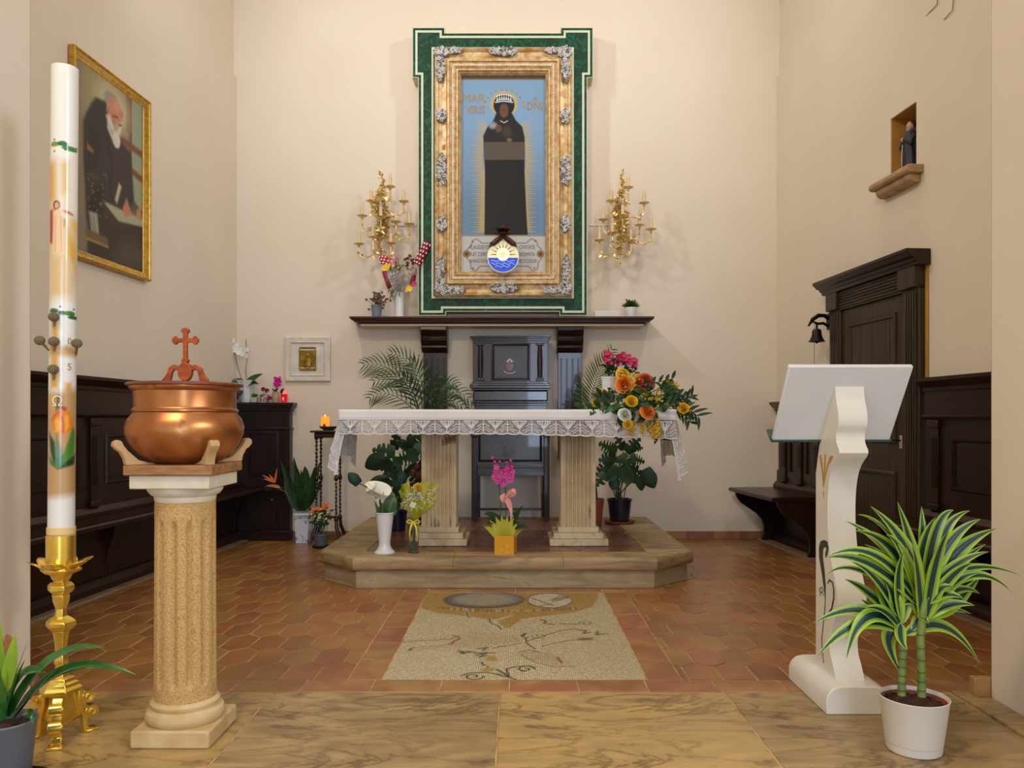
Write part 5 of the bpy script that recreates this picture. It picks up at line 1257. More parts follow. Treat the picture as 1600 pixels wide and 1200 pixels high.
for l in ([(1289.5, 925), (1289, 950), (1286.5, 975), (1284, 1000), (1285, 1020), (1287, 1036)], [(1293, 912), (1296, 906), (1301, 910), (1303, 920), (1303, 935), (1300, 950), (1293, 962), (1289.5, 968)], [(1281, 925), (1281, 919), (1284, 917.5), (1287, 924)], [(1281.5, 931), (1282, 926), (1284, 924), (1287, 931)], [(1286, 900), (1284.5, 890), (1283, 880)]):
    MB().tube([Vector(side(*p))-Vector((.0005, 0, 0)) for p in l], [.0012]+[.0035 if l[0][0] == 1293 else .002]*(len(l)-2)+[.0012], 6).build('painted_scroll', GK, t)

# ------------------------------------------------------------------ dracaena in a white pot, right front
VG = bpy.data.materials.new('striped_leaf'); VG.use_nodes = True
nt = VG.node_tree; N = nt.nodes; L = nt.links; b_ = N['Principled BSDF']; b_.inputs['Roughness'].default_value = .38
at = N.new('ShaderNodeAttribute'); at.attribute_name = 'across'; rp_ = N.new('ShaderNodeValToRGB'); L.new(at.outputs['Fac'], rp_.inputs[0])
e = rp_.color_ramp.elements; e[0].position = 0; e[0].color = (*lin((24, 60, 44)), 1); e[1].position = 1; e[1].color = (*lin((166, 196, 52)), 1)
for p_, c_ in ((.40, (24, 62, 44)), (.46, (190, 206, 140)), (.52, (60, 104, 52)), (.62, (142, 178, 46))): q_ = e.new(p_); q_.color = (*lin(c_), 1)
L.new(rp_.outputs[0], b_.inputs['Base Color'])
PX, PY = 1.352, 2.70
t = thing('dracaena', 'potted dracaena with lime-edged striped leaves and two jointed canes at the right front', 'plant', (PX, PY, 0))
MB().lathe([(.082, 0), (.087, .004), (.090, .030)], (0, 0, 0), 56).build('pot_foot', WHITEPL, t)
MB().lathe([(.0905, .031), (.110, .178), (.112, .182), (.109, .184), (.105, .178), (.101, .150), (.0, .148)], (0, 0, 0), 56).build('pot', WHITEPL, t)
MB().lathe([(.095, .12), (.104, .171), (.101, .172), (.091, .12)], (0, -.002, 0), 40, caps=False).build('inner_pot', TERRP, t)
so = MB(); rr = random.Random(2)
so.lathe([(0.098, .150), (.085, .160), (.05, .165), (.0, .166)], (0, 0, 0), 40, mod=lambda a, z: 1+.03*math.sin(a*13))
for i in range(160):
    a = rr.random()*6.28; r_ = .092*math.sqrt(rr.random()); so.ball((r_*math.cos(a), r_*math.sin(a), .162), rr.uniform(.002, .006), seg=5, rows=4)
so.build('soil', SOIL, t)
CANE = mat('green_cane', (126, 146, 70), .5, rgb2=(96, 118, 56), nscale=20)
def loc(px, py, Y): q = P(px, py, Y); return Vector((q.x-PX, q.y-PY, q.z))
for (l, nm) in ((((1409, 1086, 2.70), (1409, 1055, 2.70), (1411, 1020, 2.70), (1406, 985, 2.70)), 0), (((1440, 1088, 2.68), (1440, 1050, 2.68), (1438, 1000, 2.68), (1444, 930, 2.68)), 1)):
    c = [loc(*p) for p in l]; ps = []; rs = []
    for i in range(3):
        for k in range(8):
            ps.append(c[i].lerp(c[i+1], k/8)); rs.append(.0125 if (i*8+k) % 3 else .0142)
    cane = MB().tube(ps+[c[3]], rs+[.009], 12).build('cane', CANE, t)
    for k in range(2, 22, 3): MB().tube([ps[k]+Vector((0, 0, -.001)), ps[k]+Vector((0, 0, .002))], .0146, 12).build('ring_scar', mat('cane_scar', (86, 84, 48), .6), cane)
LV = [((1440, 905), (1428, 845), (1360, 791), 30), ((1442, 900), (1425, 850), (1402, 784), 26), ((1446, 890), (1442, 840), (1440, 791), 20), ((1446, 900), (1455, 800), (1490, 797), 26), ((1450, 890), (1468, 806), (1516, 798), 22),
      ((1450, 895), (1475, 830), (1532, 811), 26), ((1448, 915), (1478, 850), (1557, 826), 34), ((1436, 890), (1380, 838), (1321, 814), 24), ((1438, 905), (1400, 835), (1336, 829), 30), ((1436, 880), (1385, 806), (1340, 804), 16),
      ((1430, 905), (1370, 832), (1293, 869), 22), ((1432, 912), (1360, 858), (1291, 871), 24), ((1425, 915), (1330, 860), (1291, 899), 14), ((1405, 965), (1370, 890), (1330, 878), 26), ((1450, 905), (1500, 860), (1594, 899), 20),
      ((1450, 900), (1530, 868), (1581, 926), 22), ((1404, 978), (1345, 930), (1272, 973), 24), ((1404, 985), (1340, 945), (1277, 1026), 26), ((1405, 980), (1345, 925), (1322, 1030), 30), ((1402, 975), (1365, 950), (1345, 936), 18),
      ((1450, 960), (1490, 950), (1531, 901), 32), ((1448, 950), (1500, 905), (1531, 928), 20), ((1446, 965), (1480, 935), (1523, 946), 22), ((1425, 985), (1450, 935), (1518, 959), 24), ((1412, 992), (1480, 945), (1531, 1038), 26),
      ((1404, 985), (1370, 985), (1408, 1053), 30), ((1408, 975), (1402, 998), (1418, 1016), 20), ((1440, 905), (1430, 850), (1462, 808), 26), ((1452, 925), (1460, 860), (1482, 830), 28), ((1402, 970), (1375, 920), (1366, 880), 28),
      ((1404, 970), (1385, 915), (1392, 880), 26), ((1408, 970), (1425, 910), (1418, 880), 26), ((1410, 972), (1395, 900), (1412, 862), 24), ((1446, 935), (1470, 890), (1540, 850), 26), ((1444, 925), (1450, 880), (1447, 822), 30),
      ((1440, 920), (1415, 880), (1350, 850), 24), ((1444, 935), (1480, 900), (1530, 895), 24), ((1402, 968), (1350, 915), (1320, 905), 22), ((1438, 905), (1448, 868), (1478, 872), 18), ((1436, 915), (1420, 868), (1405, 882), 18),
      ((1442, 915), (1408, 840), (1385, 836), 24), ((1446, 905), (1490, 870), (1545, 862), 22)]
LV += [((1440, 935), (1420, 905), (1398, 925), 22), ((1444, 938), (1462, 905), (1490, 918), 24), ((1438, 935), (1436, 890), (1425, 850), 26), ((1446, 935), (1456, 895), (1470, 862), 26), ((1442, 935), (1438, 960), (1452, 975), 20), ((1440, 930), (1425, 925), (1408, 948), 22),
       ((1404, 975), (1400, 925), (1380, 905), 26), ((1406, 975), (1416, 930), (1432, 915), 24), ((1404, 978), (1380, 945), (1352, 950), 24), ((1446, 940), (1475, 920), (1505, 935), 24), ((1438, 925), (1400, 880), (1372, 868), 22), ((1448, 920), (1492, 885), (1520, 880), 22)]
for i, (a, b, c, w_) in enumerate(LV):
    if a[1] < 940 and a[0] > 1415: a = (1441+(a[0]-1441)*.6, a[1]+34)
    Yb = 2.69; r1 = rr.uniform(-.10, .06); dn = .0
    p0, p1, p2 = loc(*a, Yb), loc(*b, Yb+r1*.5), loc(*c, Yb+r1)
    d = (p2-p0).normalized()
    n0 = Vector((rr.uniform(-.25, .25), -.85, .5+.2*rr.random()))
    MB().leaf(p0, p1, p2, w_/455*.86, n0, 14, 8, .22, .62, rr.uniform(-.25, .25)).build('leaf', VG, t, recalc=False)

# ------------------------------------------------------------------ bromeliad in the left foreground
BX, BY = P(10, 1140, 2.42).x, 2.42
t = thing('bromeliad', 'dark green strap-leaved plant in a grey pot at the lower left edge', 'plant', (BX, BY, 0))
def loc2(px, py, Y=BY): q = P(px, py, Y); return Vector((q.x-BX, q.y-BY, q.z))
MB().lathe([(.062, .012), (.070, .03), (.086, .20), (.090, .205), (.087, .21), (.080, .205), (.078, .185), (0, .183)], (-.005, 0, 0), 44).build('pot', GREYP, t)
MB().lathe([(.09, 0), (.10, .004), (.105, .022), (.102, .022), (.096, .006), (0, .006)], (.02, 0, 0), 40).build('saucer', BLACKP, t)
MB().lathe([(.079, .184), (.05, .192), (0, .194)], (-.005, 0, 0), 30).build('soil', SOIL, t)
BL = mat('bromeliad_leaf', (28, 84, 30), .25, rgb2=(48, 108, 38), nscale=5, stretch=(2, 2, 6), coat=.3)
for (a, b, c, w_) in (((20, 1128), (90, 1005), (212, 1054), 26), ((16, 1125), (85, 1032), (155, 1040), 16), ((14, 1120), (75, 995), (165, 1012), 26), ((10, 1120), (30, 1030), (72, 1052), 34), ((26, 1135), (48, 1095), (52, 1132), 16), ((4, 1125), (-30, 1050), (-60, 1090), 30),
                      ((8, 1128), (20, 1060), (45, 1000), 8), ((12, 1120), (30, 1050), (40, 1030), 24), ((0, 1120), (-20, 1040), (-40, 1010), 30), ((18, 1130), (60, 1070), (90, 1045), 18)):
    MB().leaf(loc2(*a), loc2(*b, BY-.03), loc2(*c, BY-.05), w_/512*1.1, (rr.uniform(-.2, .2), -.5, .9), 14, 6, .30, .55).build('leaf', BL, t, recalc=False)
BRC = mat('bract_lime', (150, 170, 40), .4, rgb2=(110, 150, 36), nscale=9)
for (a, b, c, w_) in (((6, 1090), (-10, 1020), (2, 970), 26), ((10, 1080), (20, 1030), (24, 990), 22), ((0, 1085), (-22, 1040), (-28, 990), 22)):
    MB().leaf(loc2(*a), loc2(*b), loc2(*c), w_/512, (.1, -1, .2), 10, 6, .3, .7).build('bract', BRC, t, recalc=False)
fl_ = MB()
for k in range(12): fl_.tube([loc2(10+rr.uniform(-3, 3), 1030), loc2(10+rr.uniform(-9, 12), 993+rr.uniform(-3, 5))], [.004, .0015], 5)
fl_.build('flower_spike', mat('dry_flower', (150, 92, 40), .7), t)
# ------------------------------------------------------------------ helpers for flowers
def frame_of(n):
    n = Vector(n).normalized(); a = n.cross(Vector((0, 0, 1))); a = a.normalized() if a.length > .05 else Vector((1, 0, 0)); return n, a, a.cross(n)
def rose(mb, c, r, n=(0, -1, .35), layers=5, seed=0):
    rr = random.Random(seed); n, a, b = frame_of(n); c = Vector(c)
    for l in range(layers):
        k = 2+l if l else 2; rl = r*(.16+.84*l/(layers-1)); h0 = r*(.42-.16*l)
        for i in range(k):
            a0 = 2*PI*i/k+l*.9+rr.uniform(-.15, .15); wd = 2*PI/k*.72
            def fn(u, v, a0=a0, wd=wd, rl=rl, h0=h0, l=l):
                t_ = a0+(u-.5)*2*wd; q = rl*(.5+.5*v**.6)*(1-.10*(2*u-1)**2); hh = -r*.45+(h0+r*.5)*v-(.12*r*l/layers)*v*v-(2*u-1)**2*r*.12*v
                return c+a*(q*math.cos(t_))+b*(q*math.sin(t_))+n*hh
            mb.grid(fn, 5, 3)
    return mb
def bloom(mb, c, r, n=(0, -1, .3), k=5, ph=0, cup=.25, wide=.9):
    n, a, b = frame_of(n); c = Vector(c)
    for i in range(k):
        t_ = ph+2*PI*i/k; d = a*math.cos(t_)+b*math.sin(t_); s_ = n.cross(d)
        mb.add([c, c+d*r*.5+s_*r*.42*wide+n*r*cup*.6, c+d*r+n*r*cup, c+d*r*.5-s_*r*.42*wide+n*r*cup*.6, c+d*r*.85+s_*r*.3*wide+n*r*cup, c+d*r*.85-s_*r*.3*wide+n*r*cup], [(0, 1, 4, 2), (0, 2, 5, 3)])
    return mb
def mleaf(mb, base, tip, size, n=(0, -1, .4), slits=4, wide=.9):
    base, tip = Vector(base), Vector(tip); d = (tip-base).normalized(); n = Vector(n); s_ = d.cross(n).normalized(); n = s_.cross(d)
    o = base+d*size*.0; pts = []
    out = []
    m = 26
    for i in range(m+1):                  # one side from the stalk round to the tip
        f_ = i/m; y = -.18*math.sin(min(1, f_*3.2)*PI)*(1 if f_ < .31 else 0)+f_**1.15; x = .5*wide*math.sin(PI*min(1, f_*.93+.07))**.7
        if slits and .25 < f_ < .85:
            k = (f_-.25)/.6*slits; 
            if k % 1 > .66: x *= .30
        out.append((x, y))
    ring = [(x, y) for x, y in out]+[(-x, y) for x, y in out[::-1]]
    mid = [(0, i/6) for i in range(7)]
    def at(x, y): return o+s_*x*size+d*y*size+n*(-.20*abs(x)*size-.16*y*y*size)
    vs = [at(x, y) for x, y in out]; vs2 = [at(-x, y) for x, y in out]; ms = [at(0, y*.98+.0) for x, y in out]
    v = vs+ms+vs2; k = m+1
    fs = [(i, i+1, k+i+1, k+i) for i in range(m)]+[(k+i, k+i+1, 2*k+i+1, 2*k+i) for i in range(m)]
    return mb.add(v, fs)
def rel(px, py, Y, o): q = P(px, py, Y); return q-Vector(o)
def obj_loc(t): return Vector(t.location)

# ------------------------------------------------------------------ palms behind the altar
def palm(name, label, px, Y, pot_m, fronds, pw=.10, ph=.2):
    o = P(px, 700, Y); t = thing(name, label, 'plant', (o.x, Y, .21)); L0 = Vector((o.x, Y, .21))
    MB().lathe([(pw*.72, 0), (pw, ph), (pw*1.04, ph), (pw*1.04, ph+.02), (pw*.96, ph+.02), (pw*.94, ph-.02), (0, ph-.02)], (0, 0, 0), 32).build('pot', pot_m, t)
    rr = random.Random(4)
    for (a, b, c, ll, nl) in fronds:
        p0, p1, p2 = rel(*a, Y, L0), rel(*b, Y-.05, L0), rel(*c, Y-.08, L0); mb = MB()
        root = Vector((rr.uniform(-.03, .03), rr.uniform(-.03, .03), ph-.02))
        rach = [root.lerp(p0, k/5) for k in range(5)]+[p0*(1-k/14)**2+p1*2*(k/14)*(1-k/14)+p2*(k/14)**2 for k in range(15)]
        mb.tube(rach, [.006]*5+[.005-.004*k/14 for k in range(15)], 5)
        for k in range(nl):
            f_ = .10+.88*k/(nl-1); q = p0*(1-f_)**2+p1*2*f_*(1-f_)+p2*f_*f_; d = ((p1-p0)*(1-f_)+(p2-p1)*f_).normalized()
            s_ = d.cross(Vector((0, -1, 0))).normalized(); l_ = ll*math.sin(PI*(.18+.76*f_))**.7
            for sg in (-1, 1):
                e_ = q+(s_*sg*.62+d*.8).normalized()*l_*rr.uniform(.85, 1.1)+Vector((0, rr.uniform(-.05, .05), -.26*l_)); m_ = q+(s_*sg*.66+d*.62)*l_*.5+Vector((0, 0, .05*l_))
                mb.leaf(q, m_, e_, .0125, (0, -1, .2), 4, 2, .2, .6)
        mb.build('frond', GREENLEAF if nl % 2 else DARKLEAF, t, recalc=False)
    return t
palm('areca_palm', 'feathery palm plant arching up behind the left end of the altar', 668, 6.95, BLUEP,
     [((652, 640), (625, 560), (568, 570), .24, 15), ((655, 640), (640, 575), (584, 596), .22, 13), ((660, 640), (655, 560), (612, 552), .22, 13), ((664, 640), (660, 570), (642, 566), .18, 11), ((668, 640), (668, 590), (690, 585), .17, 10),
      ((676, 645), (680, 590), (712, 600), .18, 11), ((680, 645), (700, 590), (738, 628), .18, 11), ((676, 650), (690, 610), (728, 638), .16, 10), ((650, 645), (610, 600), (578, 622), .18, 11), ((655, 645), (645, 600), (630, 590), .18, 10)])
palm('areca_palm', 'upright palm frond in a terracotta pot behind the right pillar and the altar flowers', 930, 6.9, TERRP,
     [((925, 650), (918, 600), (957, 545), .22, 21), ((927, 655), (930, 640), (952, 600), .14, 15), ((922, 655), (908, 630), (905, 600), .12, 13)], .075, .21)

# ------------------------------------------------------------------ monsteras
def monstera(name, label, px, Y, pot_m, leaves, pw, ph, saucer=None):
    o = P(px, 700, Y); t = thing(name, label, 'plant', (o.x, Y, .21)); L0 = Vector((o.x, Y, .21)); z = .0
    if saucer: MB().lathe([(pw*.9, 0), (pw*1.2, .006), (pw*1.25, .022), (pw*1.18, .022), (pw*.9, .01), (0, .01)], (0, 0, 0), 36).build('saucer', saucer, t); z = .01
    MB().lathe([(pw*.78, z), (pw*.98, ph*.9), (pw*1.03, ph*.9), (pw*1.05, ph), (pw*.98, ph), (pw*.95, ph-.02), (0, ph-.02)], (0, 0, 0), 36).build('pot', pot_m, t)
    rr = random.Random(8)
    for (bx, by, tx, ty, sl, dy) in leaves:
        yb = Y+dy; a, b = rel(bx, by, yb, L0), rel(tx, ty, yb-rr.uniform(.02, .07), L0); sz = min((b-a).length*.92, .175)
        mb = MB(); mleaf(mb, a, b, sz, (rr.uniform(-.5, .5), -1, rr.uniform(0, .7)), sl, rr.uniform(.72, .9))
        lf_ = mb.build('leaf', DARKLEAF, t, recalc=False)
        root = Vector((rr.uniform(-.04, .04), rr.uniform(-.03, .03), ph-.02)); m_ = (root+a)*.5+Vector((0, .03, .05))
        MB().tube([root*(1-k/8)**2+m_*2*(k/8)*(1-k/8)+a*(k/8)**2 for k in range(9)], .0045, 6).build('stalk', STEM, t)
    return t
monstera('monstera', 'dark split-leaved monstera behind the white calla vase left of the altar', 622, 6.55, BLUEP,
    [(600, 715, 545, 745, 0, -.1), (615, 705, 572, 700, 3, 0), (632, 700, 655, 690, 3, .05), (640, 700, 620, 686, 0, .1), (650, 710, 612, 720, 4, -.1), (648, 700, 700, 712, 4, -.05), (625, 725, 585, 730, 3, -.1), (640, 730, 665, 760, 3, -.1), (610, 730, 590, 712, 0, 0),
     (605, 750, 568, 760, 0, -.05), (630, 740, 600, 768, 3, -.15), (655, 725, 690, 745, 3, 0), (622, 760, 640, 790, 2, -.15), (615, 700, 618, 670, 2, .1), (560, 755, 543, 738, 0, -.1), (640, 690, 662, 668, 3, .1), (600, 722, 622, 750, 3, -.2)], .075, .17)
for k, (px, py) in enumerate(((646, 737), (652, 730))):
    pass
monstera('monstera', 'bushy monstera in a dark blue pot on a terracotta saucer right of the altar', 968, 7.05, BLUEP,
    [(960, 715, 934, 720, 3, 0), (962, 705, 935, 690, 4, 0), (975, 700, 962, 680, 2, .1), (980, 705, 1003, 684, 3, 0), (985, 715, 1010, 722, 4, -.05), (965, 730, 950, 752, 0, -.1), (975, 730, 985, 758, 0, -.12), (970, 712, 985, 735, 4, -.1),
     (955, 725, 930, 745, 3, .05), (1008, 735, 1024, 766, 0, -.1), (1000, 745, 1004, 768, 0, -.1), (985, 740, 998, 756, 0, -.05), (945, 740, 930, 760, 2, 0), (975, 725, 1005, 740, 3, 0), (960, 745, 958, 768, 0, -.1), (990, 700, 1006, 700, 3, .1)], .108, .215, TERRP)
# little red flowered plant hidden between
o = P(647, 760, 6.3); t = thing('poinsettia', 'small red-flowered plant beside the left altar pillar', 'plant', (o.x, 6.3, .21)); L0 = Vector((o.x, 6.3, .21))
MB().lathe([(.035, 0), (.045, .085), (.048, .09), (.043, .09), (.04, .08), (0, .08)], (0, 0, 0), 24).build('pot', TERRP, t)
mb = MB(); st = MB()
for (px, py) in ((646, 737), (652, 729), (640, 745), (655, 742), (648, 750)):
    q = rel(px, py, 6.28, L0); st.tube([Vector((0, 0, .08)), q*.5+Vector((0, 0, .05)), q], .003, 5)
    (bloom(mb, q, .022, (0, -1, .3), 6) if py < 744 else None)
mb.build('red_bracts', mat('red_petal', (176, 30, 38), .5), t, recalc=False); st.build('stems', STEM, t)
mb = MB()
for i in range(10): q = rel(648+R.uniform(-9, 9), 748+R.uniform(-12, 14), 6.3, L0); mb.leaf(q, q+Vector((.01, 0, .02)), q+Vector((R.uniform(-.05, .05), -.02, R.uniform(0, .03))), .03, (0, -1, .3), 5, 2)
mb.build('leaves', GREENLEAF, t, recalc=False)

# ------------------------------------------------------------------ calla lilies in the tall white vase
Y = 5.45; o = P(599, 868, 5.40); t = thing('flared_vase', 'tall white flared vase on the platform holding white calla lilies', 'vase', (o.x, Y, .21)); L0 = Vector((o.x, Y, .21))
MB().lathe([(.070, 0), (.072, .006), (.066, .014), (.048, .032), (.040, .055), (.039, .08), (.052, .18), (.062, .268), (.066, .272), (.066, .280), (.060, .281), (.050, .2), (.0, .19)], (0, 0, 0), 48).build('body', WHITEP, t)
t2 = thing('calla_lilies', 'bunch of white calla lilies with green leaves in the tall white vase', 'flowers', (o.x, Y, .21+.20))
L1 = Vector((o.x, Y, .41)); CAL = mat('calla_white', (236, 236, 222), .45, sss=.05)
def calla(throat, rim, r, tw):
    th, rm = rel(*throat, Y-.02, L1), rel(*rim, Y-.06, L1); ax = (rm-th); L_ = ax.length; n, a, b = frame_of(ax)
    def fn(u, v):
        w_ = 2*PI*u*1.06+tw; q = .006+r*(v**1.7); lip = (1+.55*math.cos(w_-tw-PI*.15)*v*v); return th+n*(L_*v*(1+.35*math.cos(w_-tw-PI*.15)*v))+(a*math.cos(w_)*1.25+b*math.sin(w_)*.7)*q*lip*(1-.06*u)
    MB().grid(fn, 28, 10).build('spathe', CAL, t2, recalc=False, solid=.0015)
    MB().tube([th+n*.01, th+n*L_*.8], [.006, .004], 8).build('spadix', mat('spadix_yellow', (214, 176, 60), .6), t2)
    r0 = Vector((R.uniform(-.02, .02), 0, -.1)); MB().tube([r0, r0.lerp(th, .6)+Vector((0, 0, -.01)), th], [.007, .007, .008], 8).build('stem', STEM, t2)
calla((597, 786), (600, 765), .066, .2); calla((586, 778), (576, 763), .05, 2.6); calla((592, 792), (585, 772), .034, .4)
for a, b, c, w_ in (((606, 803), (612, 780), (613, 768), 22), ((606, 803), (614, 785), (617, 786), 18), ((597, 803), (590, 785), (588, 770), 10), ((604, 803), (612, 795), (609, 785), 24), ((601, 805), (594, 790), (592, 775), 9)):
    MB().leaf(rel(*a, Y, L1), rel(*b, Y-.02, L1), rel(*c, Y+.05, L1), w_/228, (.2, -1, .2), 9, 4, .25, .6).build('leaf', GREENLEAF, t2, recalc=False)

# ------------------------------------------------------------------ yellow bouquet in a glass vase
Y = 5.45; o = P(644, 868, 5.40); t = thing('glass_vase', 'small clear glass cylinder vase with silver pebbles beside the calla vase', 'vase', (o.x, Y, .21)); L0 = Vector((o.x, Y, .21))
MB().lathe([(.0, .004), (.034, .004), (.037, .01), (.0395, .215), (.041, .215), (.0385, .008), (.036, 0), (0, 0)], (0, 0, 0), 40, caps=False).build('glass', GLASS, t)
mb = MB(); rr = random.Random(5)
for i in range(130): a = rr.random()*6.28; q = .03*math.sqrt(rr.random()); mb.ball((q*math.cos(a), q*math.sin(a), .012+rr.random()*.065), rr.uniform(.004, .007), seg=6, rows=4)
o_ = mb.build('pebbles', mat('silver_pebble', (150, 150, 156), .3, .4, rgb2=(80, 80, 90), nscale=60), t); o_['kind'] = 'stuff'
t = thing('tulle_bouquet', 'yellow rose bouquet with white sprays wrapped in lime tulle in the glass vase', 'flowers', (o.x, Y, .21+.012))
t.location = (L0.x, Y, .30); L1 = Vector((L0.x, Y, .30))
TUL = mat('lime_tulle', (206, 206, 40), .6, alpha=.62, rgb2=(180, 186, 40), nscale=30)
cz = L1
ap = rel(648, 815, Y, L1)
def wrap(u, v):
    tips = [(622, 768), (628, 757), (637, 754), (643, 762), (652, 756), (664, 752), (676, 753), (684, 757), (683, 768), (678, 790)]
    f_ = u*(len(tips)-1); i = min(len(tips)-2, int(f_)); g = f_-i; px = tips[i][0]*(1-g)+tips[i+1][0]*g; py = tips[i][1]*(1-g)+tips[i+1][1]*g
    e_ = rel(px, py, Y+.05-.10*math.sin(PI*u), L1)
    return ap.lerp(e_, v**.85)+Vector((.006*math.sin(u*34)*v, .012*math.sin(u*26+1)*v, .0))
MB().grid(wrap, 72, 10).build('tulle_back', TUL, t, recalc=False)
def wrap2(u, v):
    tips = [(623, 772), (632, 792), (640, 800), (652, 800), (664, 797), (676, 790), (683, 772)]
    f_ = u*(len(tips)-1); i = min(len(tips)-2, int(f_)); g = f_-i; px = tips[i][0]*(1-g)+tips[i+1][0]*g; py = tips[i][1]*(1-g)+tips[i+1][1]*g
    e_ = rel(px, py, Y-.04-.07*math.sin(PI*u), L1); return ap.lerp(e_, v**.85)+Vector((0, .010*math.sin(u*30)*v, 0))
MB().grid(wrap2, 60, 8).build('tulle_front', TUL, t, recalc=False)
YR = mat('yellow_rose_petal', (232, 176, 40), .5)
rose(MB(), rel(653, 762, Y-.04, L1), .040, (0, -1, .5), 5, 3).build('rose', YR, t, recalc=False)
mb = MB(); 
for i in range(150):
    f_ = rr.random(); px = 630+rr.random()*52; py = 770+rr.random()*26-(8 if px > 660 else 0); mb.ball(rel(px, py, Y-.05+rr.uniform(-.03, .03), L1), rr.uniform(.0025, .0045), seg=5, rows=4)
mb.build('small_white_flowers', mat('gypsophila', (232, 232, 214), .6), t)['kind'] = 'stuff'
mb = MB()
for i in range(22): q = rel(651+rr.uniform(-9, 9), 776+rr.uniform(-8, 6), Y-.06, L1); mb.leaf(q, q+Vector((.004, 0, .008)), q+Vector((rr.uniform(-.03, .03), 0, .02)), .006, (0, -1, 0), 3, 2)
mb.build('speckled_bow', mat('zebra_ribbon', (60, 56, 50), .5, rgb2=(230, 226, 210), nscale=120, lo=.48, hi=.52), t, recalc=False)
q = rel(645, 789, Y-.11, L1); B(-.018, .018, -.001, .001, -.018, .018).build('gift_tag', mat('white_card', (232, 230, 216), .6), t).location = q
LAST[0].rotation_euler = (.2, .5, .1)
SAT = mat('yellow_satin', (226, 214, 50), .35)
mb = MB(); 
for sg in (-1, 1):
    c = rel(646, 815, Y-.045, L1); mb.tube([c, c+Vector((sg*.03, -.004, .012)), c+Vector((sg*.045, -.004, 0)), c+Vector((sg*.03, -.004, -.012)), c], [.003, .006, .007, .006, .003], 6)
    mb.leaf(c, c+Vector((sg*.03, -.01, -.04)), c+Vector((sg*.024, -.004, -.13)), .014, (0, -1, 0), 8, 2, .1, .5)
mb.build('bow', SAT, t, recalc=False)
mb = MB()
for i in range(7): a = rr.uniform(-.018, .018); mb.tube([ap+Vector((a*.3, 0, .03)), Vector((a, rr.uniform(-.012, .012), -.075))], .003, 6)
mb.build('stems', STEM, t)

# ------------------------------------------------------------------ orchid in a yellow box
Y = 5.46; o = P(790, 868, 5.38); t = thing('orchid_pot', 'magenta orchid with pink ribbon and lime tulle in a square yellow box', 'plant', (o.x, Y, .21)); L0 = Vector((o.x, Y, .21))
YC_ = mat('yellow_card', (226, 160, 28), .5)
x_ = MB(); x_.frame(-.067, .067, -.067, .067, [(0, .125), (0, 0), (.06, 0)], 'z').frame(-.067, .067, -.067, .067, [(0, .125), (.003, .125), (.003, .01)], 'z')
b0 = x_.build('box', YC_, t, smooth=0); b0.rotation_euler = (0, 0, -.16)
dt = MB()
for px, py in ((785, 849), (793, 853), (801, 849), (786, 860), (793, 863), (801, 860)):
    q = rel(px, py, 5.39, L0); dt.tube([(q.x, -.069, q.z), (q.x, -.0715, q.z)], .005, 10)
d_ = dt.build('punched_dots', mat('pale_yellow_dot', (240, 196, 90), .5), t); d_.rotation_euler = (0, 0, -.06)
TU2 = mat('tulle_olive', (204, 200, 60), .6, alpha=.62)
for k in range(14):
    a_ = k/13; tipx, tipy = 756+a_*60, 822-17*math.sin(PI*a_)**.7+(6 if k % 2 else 0); yy = Y+.04-.09*math.sin(PI*a_)
    p0 = rel(786+a_*10-3, 840, Y-.04, L0); p2 = rel(tipx, tipy, yy, L0); MB().leaf(p0, p0.lerp(p2, .5)+Vector((0, -.02, .01)), p2, .062, (0, -1, .1), 8, 4, .3, .35).build('tulle_frill', TU2, t, recalc=False)
OL = DARKLEAF
for a, b, c, w_ in (((792, 826), (805, 805), (817, 790), 14), ((788, 826), (770, 800), (756, 803), 16), ((795, 828), (812, 815), (826, 826), 14), ((789, 828), (778, 812), (760, 818), 14)):
    MB().leaf(rel(*a, Y, L0), rel(*b, Y, L0), rel(*c, Y-.02, L0), w_/225, (.1, -.7, .7), 8, 4, .25, .6).build('leaf', OL, t, recalc=False)
for l in (((783, 835), (782, 790), (779, 740), (776, 722)), ((790, 835), (791, 790), (789, 750), (788, 718))):
    MB().tube([rel(*p, Y+.0, L0) for p in l], .0035, 6).build('stem', STEM, t)
OM = mat('magenta_orchid', (176, 30, 128), .5, rgb2=(206, 60, 150), nscale=30); OY = mat('orchid_lip', (222, 160, 110), .5)
for i, (px, py, r_) in enumerate(((775, 737, 5), (773, 745, 5), (778, 751, 5), (785, 748, 5.5), (791, 740, 8), (796, 747, 7), (783, 738, 5), (786, 756, 5), (776, 730, 4.5), (799, 738, 5.5), (794, 732, 5), (779, 744, 5))):
    q = rel(px, py, Y-.03-(i % 3)*.012, L0); f_ = bloom(MB(), q, r_/225*1.15, (R.uniform(-.5, .5), -1, .15), 5, R.random()*3, .15, 1.25).build('flower', OM, t, recalc=False)
    MB().ball(q+Vector((0, -.008, 0)), .005, seg=6, rows=5).build('lip', OY, f_)
for px, py in ((769, 716), (773, 722), (781, 722), (792, 723), (798, 720), (800, 730)): MB().ball(rel(px, py, Y-.01, L0), .011, .009, .012, 8, 6).build('bud', OM, t)
PK_ = mat('pink_satin', (222, 140, 134), .3, rgb2=(240, 176, 166), nscale=20)
mb = MB(); c = rel(791, 777, Y-.02, L0)
for pts in (((0, 0, 0), (.03, -.02, .05), (.066, -.02, .048), (.05, -.02, .02), (.01, 0, .0)), ((0, 0, 0), (-.02, -.02, .02), (-.036, -.02, 0), (-.02, -.02, -.03), (.0, 0, -.01))):
    ps = [c+Vector(p) for p in pts]
    for k in range(len(ps)-2): mb.leaf(ps[k], ps[k+1], ps[k+2], .036, (.1, -1, .1), 6, 3, .2, .9)
